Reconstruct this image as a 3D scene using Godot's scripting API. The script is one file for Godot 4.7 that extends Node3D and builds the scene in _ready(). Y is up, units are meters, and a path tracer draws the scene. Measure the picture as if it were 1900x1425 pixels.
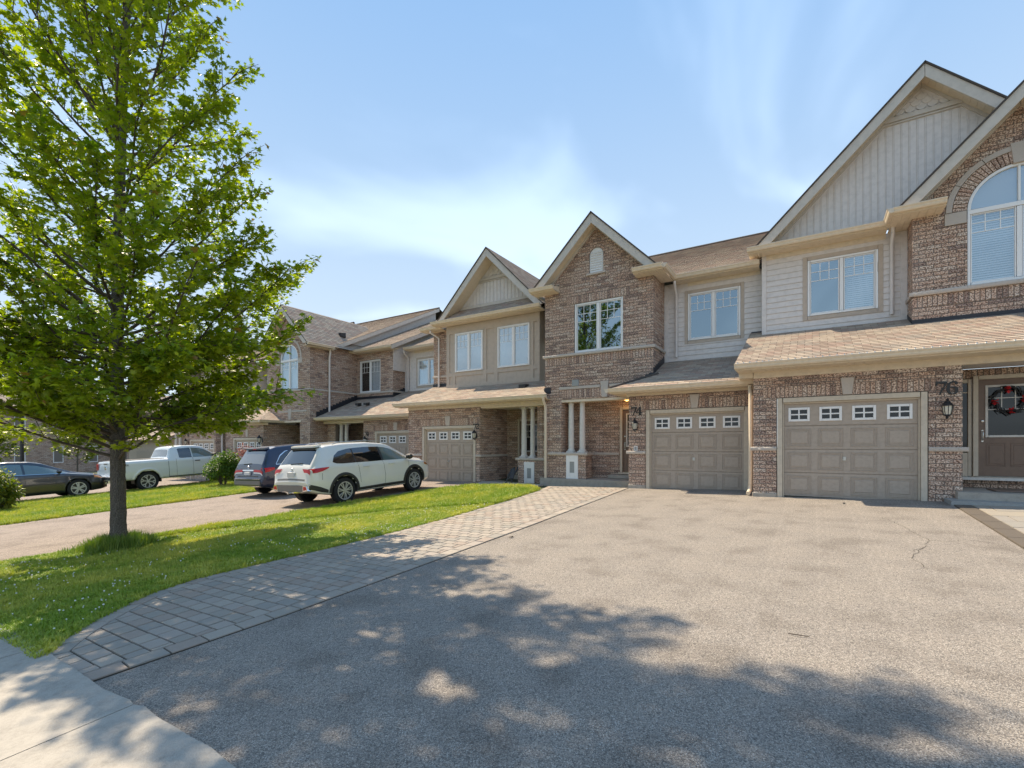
extends Node3D

# ---------------------------------------------------------------- mesh builder
class MB:
	var v := PackedVector3Array()
	var n := PackedVector3Array()
	var c := PackedColorArray()
	var ix := PackedInt32Array()
	# points counter-clockwise seen from outside
	func poly(p: Array, col := Color.WHITE) -> void:
		var no: Vector3 = (p[1] - p[0]).cross(p[2] - p[0])
		if no.length() < 1e-12 and p.size() > 3:
			no = (p[2] - p[0]).cross(p[3] - p[0])
		no = no.normalized()
		var b := v.size()
		for q in p:
			v.append(q); n.append(no); c.append(col)
		for i in range(1, p.size() - 1):
			ix.append(b); ix.append(b + i + 1); ix.append(b + i)
	func tris(p: PackedVector3Array, t: PackedInt32Array, no: Vector3, col := Color.WHITE) -> void:
		var b := v.size()
		for q in p:
			v.append(q); n.append(no); c.append(col)
		for i in range(0, t.size(), 3):
			var w := (p[t[i + 1]] - p[t[i]]).cross(p[t[i + 2]] - p[t[i]]).dot(no)
			ix.append(b + t[i])
			if w > 0.0:
				ix.append(b + t[i + 2]); ix.append(b + t[i + 1])
			else:
				ix.append(b + t[i + 1]); ix.append(b + t[i + 2])
	# box from centre and three half vectors (right handed)
	func obox(o: Vector3, x: Vector3, y: Vector3, z: Vector3, col := Color.WHITE) -> void:
		poly([o - x - y + z, o + x - y + z, o + x + y + z, o - x + y + z], col)
		poly([o + x - y - z, o - x - y - z, o - x + y - z, o + x + y - z], col)
		poly([o + x - y + z, o + x - y - z, o + x + y - z, o + x + y + z], col)
		poly([o - x - y - z, o - x - y + z, o - x + y + z, o - x + y - z], col)
		poly([o - x + y + z, o + x + y + z, o + x + y - z, o - x + y - z], col)
		poly([o - x - y - z, o + x - y - z, o + x - y + z, o - x - y + z], col)
	func box(x0: float, x1: float, y0: float, y1: float, z0: float, z1: float, col := Color.WHITE) -> void:
		obox(Vector3((x0 + x1) / 2, (y0 + y1) / 2, (z0 + z1) / 2), Vector3((x1 - x0) / 2, 0, 0), Vector3(0, (y1 - y0) / 2, 0), Vector3(0, 0, (z1 - z0) / 2), col)
	# box with chamfered edges on its x-y outline (faces front +z)
	func cbox(x0: float, x1: float, y0: float, y1: float, z0: float, z1: float, e: float, col := Color.WHITE) -> void:
		var a := PackedVector2Array([Vector2(x0, y0), Vector2(x1, y0), Vector2(x1, y1), Vector2(x0, y1)])
		slab(a, Vector3.ZERO, Vector3.RIGHT, Vector3.UP, Vector3.BACK, z0, z1, e, col)
	# extruded outline: front at d1 along n, shrunk by e; sides down to d0
	func slab(p: PackedVector2Array, o: Vector3, u: Vector3, w: Vector3, no: Vector3, d0: float, d1: float, e := 0.0, col := Color.WHITE, back := false) -> void:
		if Geometry2D.is_polygon_clockwise(p):
			p = p.duplicate(); p.reverse()
		var q := p
		if e > 0.0:
			var r := Geometry2D.offset_polygon(p, -e, Geometry2D.JOIN_MITER)
			if r.size() == 1 and r[0].size() == p.size():
				q = r[0]
				if Geometry2D.is_polygon_clockwise(q): q.reverse()
				var best := 0
				var bd := 1e9
				for i in q.size():
					var d := q[i].distance_squared_to(p[0])
					if d < bd: bd = d; best = i
				var rot := PackedVector2Array()
				for i in q.size(): rot.append(q[(i + best) % q.size()])
				q = rot
		var f := PackedVector3Array()
		for a in q: f.append(o + u * a.x + w * a.y + no * d1)
		if q.size() == 4 and e > 0.0:
			poly([f[0], f[1], f[2], f[3]], col)
		else:
			var t := Geometry2D.triangulate_polygon(q)
			tris(f, t, no, col)
			if back:
				var g := PackedVector3Array()
				for a in q: g.append(o + u * a.x + w * a.y + no * d0)
				tris(g, t, -no, col)
		for i in p.size():
			var j := (i + 1) % p.size()
			poly([o + u * p[i].x + w * p[i].y + no * d0, o + u * p[j].x + w * p[j].y + no * d0, f[j], f[i]], col)
	# grid of points (rows of equal length), smooth
	func grid(g: Array, col := Color.WHITE, flip := false, discs := []) -> void:
		var b := v.size()
		var m: int = g[0].size()
		var h := g.size()
		for i in h:
			for j in m:
				var du: Vector3 = g[i][mini(j + 1, m - 1)] - g[i][maxi(j - 1, 0)]
				var dv: Vector3 = g[mini(i + 1, h - 1)][j] - g[maxi(i - 1, 0)][j]
				var no := du.cross(dv)
				if no.length() < 1e-12: no = Vector3.UP
				no = no.normalized()
				v.append(g[i][j]); n.append(-no if flip else no); c.append(col)
		for i in h - 1:
			for j in m - 1:
				if discs.size():
					var mid: Vector3 = (g[i][j] + g[i + 1][j + 1]) / 2
					var gone := false
					for d3 in discs:
						if absf(mid.x) > 0.45 and Vector2(-mid.z - d3.x, mid.y - d3.y).length() < d3.z: gone = true
					if gone: continue
				var a := b + i * m + j
				var d := a + m
				if flip:
					ix.append_array([a, a + 1, d + 1, a, d + 1, d])
				else:
					ix.append_array([a, d + 1, a + 1, a, d, d + 1])
	func tube(p: Array, r: Array, sides := 8, col := Color.WHITE, caps := true) -> void:
		var g := []
		var side := Vector3.ZERO
		for i in p.size():
			var t: Vector3 = (p[mini(i + 1, p.size() - 1)] - p[maxi(i - 1, 0)]).normalized()
			if i == 0: side = t.cross(Vector3.UP if absf(t.y) < 0.9 else Vector3.RIGHT).normalized()
			side = (side - t * side.dot(t)).normalized()
			var up := side.cross(t)
			var row := []
			for k in sides + 1:
				var a := TAU * k / sides
				row.append(p[i] + (side * cos(a) + up * sin(a)) * r[i])
			g.append(row)
		var b := v.size()
		var m := sides + 1
		for i in g.size():
			for k in m:
				v.append(g[i][k]); n.append((g[i][k] - p[i]).normalized()); c.append(col)
		for i in g.size() - 1:
			for k in sides:
				var a := b + i * m + k
				var d := a + m
				ix.append_array([a, a + 1, d + 1, a, d + 1, d])
		if caps:
			for e in [0, g.size() - 1]:
				var pl := []
				for k in sides: pl.append(g[e][k])
				if e != 0: pl.reverse()
				poly(pl, col)
	# profile (radius, height) turned about an axis
	func lathe(prof: Array, o: Vector3, axis := Vector3.UP, sides := 20, col := Color.WHITE, smooth := true) -> void:
		var x := axis.cross(Vector3.RIGHT if absf(axis.x) < 0.9 else Vector3.UP).normalized()
		var z := x.cross(axis).normalized()
		for i in prof.size() - 1:
			var b := v.size()
			var s0: Vector2 = prof[i]
			var s1: Vector2 = prof[i + 1]
			var d := s1 - s0
			var slope := Vector2(d.y, -d.x).normalized()
			for k in sides + 1:
				var a := TAU * k / sides
				var rad := x * cos(a) + z * sin(a)
				for s in [s0, s1]:
					v.append(o + rad * s.x + axis * s.y); n.append((rad * slope.x + axis * slope.y).normalized()); c.append(col)
			for k in sides:
				var a := b + k * 2
				ix.append_array([a, a + 2, a + 1, a + 1, a + 2, a + 3])
	func mesh(m: Material) -> ArrayMesh:
		var a := []
		a.resize(Mesh.ARRAY_MAX)
		a[Mesh.ARRAY_VERTEX] = v
		a[Mesh.ARRAY_NORMAL] = n
		a[Mesh.ARRAY_COLOR] = c
		a[Mesh.ARRAY_INDEX] = ix
		var r := ArrayMesh.new()
		r.add_surface_from_arrays(Mesh.PRIMITIVE_TRIANGLES, a)
		r.surface_set_material(0, m)
		return r

# ---------------------------------------------------------------- scene helpers
var M := {}
var rng := RandomNumberGenerator.new()
var names := {}

func numbered(parent: Node, called: String) -> String:
	var k := str(parent.get_instance_id()) + called
	var i: int = names.get(k, 0)
	names[k] = i + 1
	return called if i == 0 else "%s_%03d" % [called, i]

func put(m: MB, called: String, mat: Material, parent: Node) -> MeshInstance3D:
	var o := MeshInstance3D.new()
	o.name = numbered(parent, called)
	if m.v.size() > 0: o.mesh = m.mesh(mat)
	parent.add_child(o, true)
	return o

func share(mesh: Mesh, called: String, at: Transform3D, parent: Node) -> MeshInstance3D:
	var o := MeshInstance3D.new()
	o.name = numbered(parent, called)
	o.mesh = mesh
	o.transform = at
	parent.add_child(o, true)
	return o

func tag(o: Node, label: String, category: String, group := "", kind := "") -> Node:
	if label: o.set_meta("label", label)
	if category: o.set_meta("category", category)
	if group: o.set_meta("group", group)
	if kind: o.set_meta("kind", kind)
	return o

func thing(called: String, label: String, category: String, at := Vector3.ZERO, group := "") -> Node3D:
	var o := Node3D.new()
	o.name = numbered(self, called)
	add_child(o, true)
	o.position = at
	tag(o, label, category, group)
	return o

func stuff(o: Node) -> Node:
	o.set_meta("kind", "stuff")
	return o

# ---------------------------------------------------------------- materials
func noise(seed_: int, type: int, freq: float, oct: int, size: int, cell := false) -> PackedByteArray:
	var f := FastNoiseLite.new()
	f.seed = seed_
	f.noise_type = type
	f.frequency = freq
	f.fractal_octaves = oct
	f.fractal_type = FastNoiseLite.FRACTAL_FBM if oct > 1 else FastNoiseLite.FRACTAL_NONE
	if cell:
		f.cellular_return_type = FastNoiseLite.RETURN_CELL_VALUE
	elif type == FastNoiseLite.TYPE_CELLULAR:
		f.cellular_return_type = FastNoiseLite.RETURN_DISTANCE
	var im := f.get_seamless_image(size, size, false, false, 0.12, true)
	im.convert(Image.FORMAT_L8)
	return im.get_data()

# colour texture from two noises; stops: [position, linear colour], value mixed from the noises
func ramp_tex(a: PackedByteArray, b: PackedByteArray, wa: float, size: int, stops: Array) -> ImageTexture:
	var lut := PackedByteArray()
	for i in 256:
		var t := i / 255.0
		var col: Color = stops[0][1]
		for k in stops.size() - 1:
			if t >= stops[k][0]:
				col = (stops[k][1] as Color).lerp(stops[k + 1][1], clampf((t - stops[k][0]) / (stops[k + 1][0] - stops[k][0]), 0, 1))
		col = col.linear_to_srgb()
		lut.append(int(clampf(col.r, 0, 1) * 255)); lut.append(int(clampf(col.g, 0, 1) * 255)); lut.append(int(clampf(col.b, 0, 1) * 255))
	var out := PackedByteArray()
	out.resize(size * size * 3)
	var wb := 1.0 - wa
	for i in size * size:
		var k := int(a[i] * wa + b[i] * wb) * 3
		out[i * 3] = lut[k]; out[i * 3 + 1] = lut[k + 1]; out[i * 3 + 2] = lut[k + 2]
	return ImageTexture.create_from_image(Image.create_from_data(size, size, false, Image.FORMAT_RGB8, out))

func gray_tex(a: PackedByteArray, size: int) -> ImageTexture:
	return ImageTexture.create_from_image(Image.create_from_data(size, size, false, Image.FORMAT_L8, a))

func g3(x: float) -> Color: return Color(x, x, x)

func mk(key: String, lin: Color, rough := 0.8, o := {}) -> StandardMaterial3D:
	var m := StandardMaterial3D.new()
	m.resource_name = key
	m.albedo_color = lin.linear_to_srgb()
	m.roughness = rough
	m.metallic = o.get("metal", 0.0)
	m.metallic_specular = o.get("spec", 0.5)
	if o.has("tex"):
		m.albedo_texture = o.tex
		m.uv1_triplanar = true
		m.uv1_world_triplanar = o.get("world", true)
		m.uv1_triplanar_sharpness = 4.0
		m.uv1_scale = Vector3.ONE * o.get("scale", 1.0)
		if o.has("vscale"): m.uv1_scale = o.vscale
	if o.has("bump"):
		m.heightmap_enabled = true
		m.heightmap_texture = o.bump
		m.heightmap_scale = o.get("bump_scale", 0.3)
		if not o.has("tex"):
			m.uv1_triplanar = true
			m.uv1_world_triplanar = true
			m.uv1_scale = Vector3.ONE * o.get("scale", 1.0)
	if o.has("detail"):
		m.detail_enabled = true
		m.detail_albedo = o.detail
		m.detail_blend_mode = BaseMaterial3D.BLEND_MODE_MUL
		m.detail_uv_layer = BaseMaterial3D.DETAIL_UV_2
		m.uv2_triplanar = true
		m.uv2_world_triplanar = true
		m.uv2_scale = Vector3.ONE * o.get("dscale", 0.1)
	if o.get("vc", false): m.vertex_color_use_as_albedo = true
	if o.has("coat"):
		m.clearcoat_enabled = true
		m.clearcoat = o.coat
		m.clearcoat_roughness = 0.05
	if o.has("back"):
		m.backlight_enabled = true
		m.backlight = (o.back as Color).linear_to_srgb()
		m.cull_mode = BaseMaterial3D.CULL_DISABLED
	if o.has("emit"):
		m.emission_enabled = true
		m.emission = o.emit
		m.emission_energy_multiplier = o.get("energy", 1.0)
	M[key] = m
	return m

# window glass: mirrors a share of the sky in the given tint, lets the rest pass
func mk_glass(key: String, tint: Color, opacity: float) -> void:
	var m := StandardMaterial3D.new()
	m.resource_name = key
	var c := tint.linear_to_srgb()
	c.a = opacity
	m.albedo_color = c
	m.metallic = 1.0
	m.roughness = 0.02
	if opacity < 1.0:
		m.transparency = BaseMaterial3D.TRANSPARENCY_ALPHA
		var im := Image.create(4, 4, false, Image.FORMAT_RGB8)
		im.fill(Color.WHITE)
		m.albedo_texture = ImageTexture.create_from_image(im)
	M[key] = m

func materials() -> void:
	var S := FastNoiseLite.TYPE_SIMPLEX_SMOOTH
	var C := FastNoiseLite.TYPE_CELLULAR
	var n1 := noise(1, S, 0.012, 5, 512)
	var n2 := noise(2, S, 0.06, 4, 512)
	var n3 := noise(3, S, 0.2, 2, 512)
	var nc := noise(4, C, 0.09, 1, 512)
	var bl := noise(9, S, 0.01, 5, 512)
	# mottled rock-face brick: multiplies the colour of each brick
	var tb := ramp_tex(n2, n3, 0.7, 512, [[0.0, Color(0.08, 0.065, 0.06)], [0.34, Color(0.23, 0.18, 0.16)], [0.46, Color(0.56, 0.48, 0.44)], [0.55, Color(0.9, 0.84, 0.8)], [0.7, Color(1.0, 0.98, 0.96)], [1.0, Color(1.0, 1.0, 1.0)]])
	var rough_h := gray_tex(n2, 512)
	var fine_h := gray_tex(n3, 512)
	M.fine_h = fine_h
	var tg := ramp_tex(n3, n2, 0.75, 512, [[0.0, g3(0.55)], [0.5, g3(0.82)], [1.0, g3(1.0)]])
	var tgs := ramp_tex(n2, n1, 0.4, 512, [[0.0, g3(0.62)], [0.35, g3(0.84)], [0.6, g3(0.95)], [1.0, g3(1.0)]])
	var soft := ramp_tex(n1, n2, 0.75, 512, [[0.0, g3(0.78)], [0.5, g3(0.93)], [1.0, g3(1.0)]])
	mk("brick", Color(1.0, 1.0, 1.0), 0.92, {tex = tb, scale = 0.8, bump = rough_h, bump_scale = 1.4, vc = true})
	mk("mortar", Color(0.24, 0.205, 0.175), 0.95, {tex = tg, scale = 2.0})
	mk("shingle", Color(1, 1, 1), 0.95, {tex = tg, scale = 3.0, vc = true})
	mk("roof_dark", Color(0.09, 0.075, 0.065), 0.95, {tex = tg, scale = 2.0})
	mk("flashing", Color(0.02, 0.021, 0.027), 0.5)
	mk("siding", Color(0.72, 0.665, 0.62), 0.6, {tex = soft, scale = 0.9})
	mk("tan", Color(0.74, 0.625, 0.47), 0.5, {tex = soft, scale = 1.1})
	mk("beige", Color(0.52, 0.43, 0.345), 0.7, {tex = soft, scale = 0.8})
	mk("fascia", Color(0.6, 0.54, 0.465), 0.55, {tex = soft, scale = 0.7})
	mk("white", Color(0.8, 0.79, 0.77), 0.4)
	mk("offwhite", Color(0.68, 0.65, 0.6), 0.6, {tex = soft, scale = 1.3})
	mk("garage", Color(0.44, 0.365, 0.295), 0.55, {tex = soft, scale = 1.6})
	mk("jamb", Color(0.6, 0.52, 0.41), 0.6, {tex = soft, scale = 1.2})
	mk("stone", Color(0.62, 0.55, 0.48), 0.9, {tex = tg, scale = 2.5, bump = fine_h, bump_scale = 0.3})
	mk("door_brown", Color(0.19, 0.125, 0.09), 0.45, {tex = soft, scale = 1.0})
	mk("black", Color(0.018, 0.018, 0.02), 0.45)
	mk("inside", Color(0.03, 0.03, 0.032), 0.9)  # near-black paint supplies the darkness of the rooms behind the panes
	mk("pane_dark", Color(0.012, 0.013, 0.015), 0.05)
	mk("blind", Color(0.5, 0.5, 0.49), 0.6)
	mk("curtain", Color(0.62, 0.65, 0.68), 0.9)
	mk_glass("glass_sky_tint", Color(0.55, 0.7, 0.8), 0.4)  # blue tint painted in for a deeper blue sky reflected in the panes
	mk_glass("glass", Color(0.55, 0.7, 0.8), 0.4)  # same painted sky blue
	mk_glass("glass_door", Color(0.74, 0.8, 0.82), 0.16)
	mk("steel", Color(0.55, 0.54, 0.52), 0.3, {metal = 1.0})
	mk("meter", Color(0.33, 0.34, 0.33), 0.5, {tex = soft, scale = 3.0})
	mk("concrete", Color(0.5, 0.455, 0.39), 0.9, {tex = tgs, scale = 0.75, bump = fine_h, bump_scale = 0.25, detail = tg, dscale = 2.3})
	mk("paver", Color(1, 1, 1), 0.92, {tex = tg, scale = 2.2, bump = fine_h, bump_scale = 0.35, vc = true})
	mk("sand", Color(0.085, 0.072, 0.055), 1.0, {tex = tg, scale = 3.0})
	# worn asphalt with pale stones
	var ca := noise(21, C, 0.075, 1, 1024, true)
	var cb := noise(22, C, 0.16, 1, 1024, true)
	var asp := ramp_tex(ca, cb, 0.6, 1024, [[0.0, Color(0.075, 0.07, 0.066)], [0.25, Color(0.18, 0.165, 0.15)], [0.45, Color(0.285, 0.255, 0.225)], [0.62, Color(0.36, 0.32, 0.28)], [0.8, Color(0.47, 0.43, 0.385)], [1.0, Color(0.75, 0.71, 0.66)]])
	var stain := ramp_tex(n1, bl, 0.5, 512, [[0.0, Color(0.58, 0.565, 0.55)], [0.32, Color(0.8, 0.785, 0.77)], [0.45, Color(0.91, 0.905, 0.9)], [0.6, Color(0.97, 0.96, 0.945)], [1.0, Color(1, 0.985, 0.96)]])
	mk("asphalt", Color(0.9, 0.885, 0.86), 0.93, {tex = asp, scale = 1.85, bump = gray_tex(noise(23, C, 0.075, 1, 1024), 1024), bump_scale = 0.5, detail = stain, dscale = 0.21})
	mk("asphalt_pink", Color(0.84, 0.77, 0.745), 0.93, {tex = asp, scale = 1.2, bump = fine_h, bump_scale = 0.3, detail = stain, dscale = 0.17})
	mk("soil", Color(0.16, 0.17, 0.045), 1.0, {tex = tg, scale = 3.0, detail = stain, dscale = 0.5})
	mk("earth", Color(0.085, 0.1, 0.045), 1.0, {tex = tg, scale = 0.6})
	mk("bark", Color(0.27, 0.235, 0.2), 0.95, {tex = ramp_tex(nc, n2, 0.45, 512, [[0.0, g3(0.2)], [0.35, g3(0.42)], [0.6, g3(0.85)], [1.0, g3(1.1)]]), vscale = Vector3(2.6, 0.8, 2.6), bump = gray_tex(nc, 512), bump_scale = 3.0})
	mk("twig", Color(0.09, 0.07, 0.055), 0.9)
	mk("roof_far", Color(0.36, 0.28, 0.225), 0.95, {tex = tg, scale = 2.0})
	mk("leaf", Color(1, 1, 1), 0.42, {vc = true, back = Color(0.85, 1.0, 0.14)})
	mk("grass", Color(1, 1, 1), 0.55, {vc = true, back = Color(0.45, 0.55, 0.1)})
	mk("petal", Color(0.75, 0.74, 0.68), 0.8)
	mk("red_petal", Color(0.55, 0.02, 0.025), 0.7)
	mk("number", Color(0.015, 0.014, 0.013), 0.4)
	mk("lantern_glass", Color(0.6, 0.56, 0.46), 0.25)
	mk("lit", Color(1, 0.9, 0.7), 0.5, {emit = Color(1.0, 0.72, 0.38), energy = 2.2})
	# vehicles
	mk("paint_white", Color(0.72, 0.71, 0.68), 0.35, {coat = 1.0})
	mk("paint_silver", Color(0.66, 0.69, 0.7), 0.35, {coat = 1.0})
	mk("paint_blue", Color(0.012, 0.02, 0.055), 0.35, {coat = 1.0, metal = 0.3})
	mk("paint_grey", Color(0.045, 0.047, 0.055), 0.3, {coat = 1.0, metal = 0.5})
	mk("plastic", Color(0.03, 0.03, 0.031), 0.6)
	mk("bumper_grey", Color(0.17, 0.165, 0.16), 0.45)
	mk("tyre", Color(0.016, 0.016, 0.017), 0.85)
	mk("rim", Color(0.55, 0.55, 0.55), 0.3, {metal = 0.35})
	mk("rim_dark", Color(0.03, 0.03, 0.032), 0.4)
	mk("chrome", Color(0.75, 0.75, 0.76), 0.12, {metal = 1.0})
	mk("lamp_red", Color(0.5, 0.008, 0.01), 0.3)
	mk("lamp_clear", Color(0.7, 0.68, 0.64), 0.15, {coat = 1.0})
	mk("lamp_amber", Color(0.6, 0.24, 0.06), 0.15, {coat = 1.0})
	mk("car_glass", Color(0.01, 0.011, 0.012), 0.03, {coat = 1.0, spec = 0.8})
	mk("car_glass_light", Color(0.11, 0.15, 0.145), 0.03, {coat = 1.0, spec = 0.8})
	mk("car_glass_grey", Color(0.13, 0.135, 0.14), 0.06, {coat = 1.0, spec = 0.8})
	mk("plate", Color(0.62, 0.64, 0.66), 0.5)
func _ready() -> void:
	rng.seed = 7674
	# ---- camera (level, lens shifted up)
	var cam := Camera3D.new()
	cam.name = "camera"
	cam.rotation_degrees.y = 32.1
	cam.projection = Camera3D.PROJECTION_FRUSTUM
	cam.near = 0.1
	cam.far = 900.0
	cam.size = 0.1 * 1425.0 / 888.0
	cam.frustum_offset = Vector2(0, 0.1 * (827.0 - 712.5) / 888.0)
	add_child(cam)
	cam.current = true
	# ---- sky and air
	var env := Environment.new()
	env.background_mode = Environment.BG_SKY
	env.tonemap_mode = Environment.TONE_MAPPER_LINEAR
	env.tonemap_exposure = 2.2
	env.sdfgi_enabled = true
	env.ssao_enabled = true
	env.ssil_enabled = true
	var sm := ProceduralSkyMaterial.new()
	sm.sky_top_color = Color(0.098, 0.212, 0.4).linear_to_srgb()
	sm.sky_horizon_color = Color(0.405, 0.465, 0.5).linear_to_srgb()
	sm.sky_curve = 0.4
	sm.ground_bottom_color = Color(0.12, 0.11, 0.1).linear_to_srgb()
	sm.ground_horizon_color = Color(0.3, 0.32, 0.33).linear_to_srgb()
	sm.sun_angle_max = 45.0
	sm.sun_curve = 0.12
	sm.sky_cover = cirrus()
	sm.sky_cover_modulate = Color(1, 1, 1, 1)
	var sky := Sky.new()
	sky.sky_material = sm
	env.sky = sky
	var we := WorldEnvironment.new()
	we.name = "world_environment"
	we.environment = env
	add_child(we)
	# ---- sun: high on the left, a few degrees behind the fronts of the houses
	var el := deg_to_rad(50.5)
	var az := deg_to_rad(6.0)
	var to_sun := Vector3(-cos(az) * cos(el), sin(el), -sin(az) * cos(el))
	var sun := DirectionalLight3D.new()
	sun.name = "sun"
	sun.look_at_from_position(Vector3.ZERO, -to_sun, Vector3.UP)
	sun.light_color = Color(1.0, 0.93, 0.82)
	sun.light_energy = 1.2
	sun.light_angular_distance = 0.53
	sun.shadow_enabled = true
	add_child(sun)
	materials()
	print("materials ", Time.get_ticks_msec())
	ground()
	print("ground ", Time.get_ticks_msec())
	house_76()
	house_74()
	house_72()
	house_70()
	house_68()
	print("houses ", Time.get_ticks_msec())
	far_houses()
	paths()
	lawns()
	print("lawn ", Time.get_ticks_msec())
	maple()
	print("maple ", Time.get_ticks_msec())
	shrubs()
	vehicles()
	small_things()
	print("done ", Time.get_ticks_msec())

func cirrus() -> ImageTexture:
	var w := 1024
	var h := 512
	var f := FastNoiseLite.new()
	f.seed = 31
	f.noise_type = FastNoiseLite.TYPE_SIMPLEX_SMOOTH
	f.frequency = 1.0
	f.fractal_octaves = 6
	f.fractal_gain = 0.52
	var wp := FastNoiseLite.new()
	wp.seed = 77
	wp.frequency = 1.0
	wp.fractal_octaves = 2
	var im := Image.create(w, h, false, Image.FORMAT_RGBA8)
	for j in h:
		var lat := (0.5 - (j + 0.5) / h) * PI
		if lat < -0.02:
			continue
		for i in w:
			var lon := (i + 0.5) / w * TAU
			var d := Vector3(cos(lat) * cos(lon), sin(lat), cos(lat) * sin(lon))
			var s := 1.0 / (d.y + 0.16)
			var p := Vector2(d.x, d.z) * s
			var q := Vector2(p.x * 0.9 + p.y * 0.42, p.y * 0.9 - p.x * 0.42)
			q += Vector2(wp.get_noise_2d(p.x * 0.5, p.y * 0.5), wp.get_noise_2d(p.x * 0.5 + 40.0, p.y * 0.5)) * 0.35
			var a := f.get_noise_2d(q.x * 0.55, q.y * 1.35) * 0.7 + f.get_noise_2d(q.x * 0.3 + 9.0, q.y * 0.5) * 0.85
			a = smoothstep(0.0, 0.7, a)
			im.set_pixel(i, j, Color(0.83, 0.86, 0.88, clampf(a * 0.2, 0, 1)))
	return ImageTexture.create_from_image(im)
# ---------------------------------------------------------------- ground
func gy(x: float, z: float) -> float:
	var xx := clampf(x, -70.0, 30.0)
	if z > 0.3: return -1.8 + 0.026 * xx - 0.015 - minf(z - 0.3, 60.0) * 0.01
	return -1.8 + 0.026 * xx - 0.05 * maxf(z, -17.0)

func gp(x: float, z: float, up := 0.0) -> Vector3: return Vector3(x, gy(x, z) + up, z)

func sheet(p: PackedVector2Array, up: float, called: String, mat: Material, label: String, category: String, thick := 0.06) -> MeshInstance3D:
	var m := MB.new()
	if Geometry2D.is_polygon_clockwise(p):
		p = p.duplicate(); p.reverse()
	var f := PackedVector3Array()
	for a in p: f.append(gp(a.x, a.y, up))
	m.tris(f, Geometry2D.triangulate_polygon(p), Vector3(-0.026, 1, 0.05).normalized())
	for i in p.size():
		var j := (i + 1) % p.size()
		m.poly([f[j], f[i], f[i] - Vector3(0, thick, 0), f[j] - Vector3(0, thick, 0)])
	var o := put(m, called, mat, self)
	tag(o, label, category, "", "structure")
	return o

func wavy(a: Vector2, b: Vector2, n: int, amp: float, sd: int) -> PackedVector2Array:
	var f := FastNoiseLite.new()
	f.seed = sd
	f.frequency = 0.35
	f.fractal_octaves = 3
	var d := (b - a)
	var s := d.orthogonal().normalized()
	var out := PackedVector2Array()
	for i in n + 1:
		var t := float(i) / n
		var p := a + d * t
		out.append(p + s * f.get_noise_2d(p.x * 2.0, p.y * 2.0) * amp * (1.0 if i > 0 and i < n else 0.0))
	return out

const PAVE_LEFT := [Vector2(-5.78, -1.37), Vector2(-6.1, -1.6), Vector2(-6.46, -1.96), Vector2(-6.78, -2.36), Vector2(-7.0, -2.72), Vector2(-7.1, -3.2), Vector2(-7.03, -3.9), Vector2(-6.88, -4.8), Vector2(-6.76, -6.0), Vector2(-6.7, -8.0), Vector2(-6.78, -10.5), Vector2(-6.95, -12.6), Vector2(-7.15, -13.6)]
const PAVE_RIGHT := [Vector2(-4.8, -1.37), Vector2(-4.66, -3.0), Vector2(-4.6, -5.2), Vector2(-4.53, -8.0), Vector2(-4.53, -13.6)]

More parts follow.
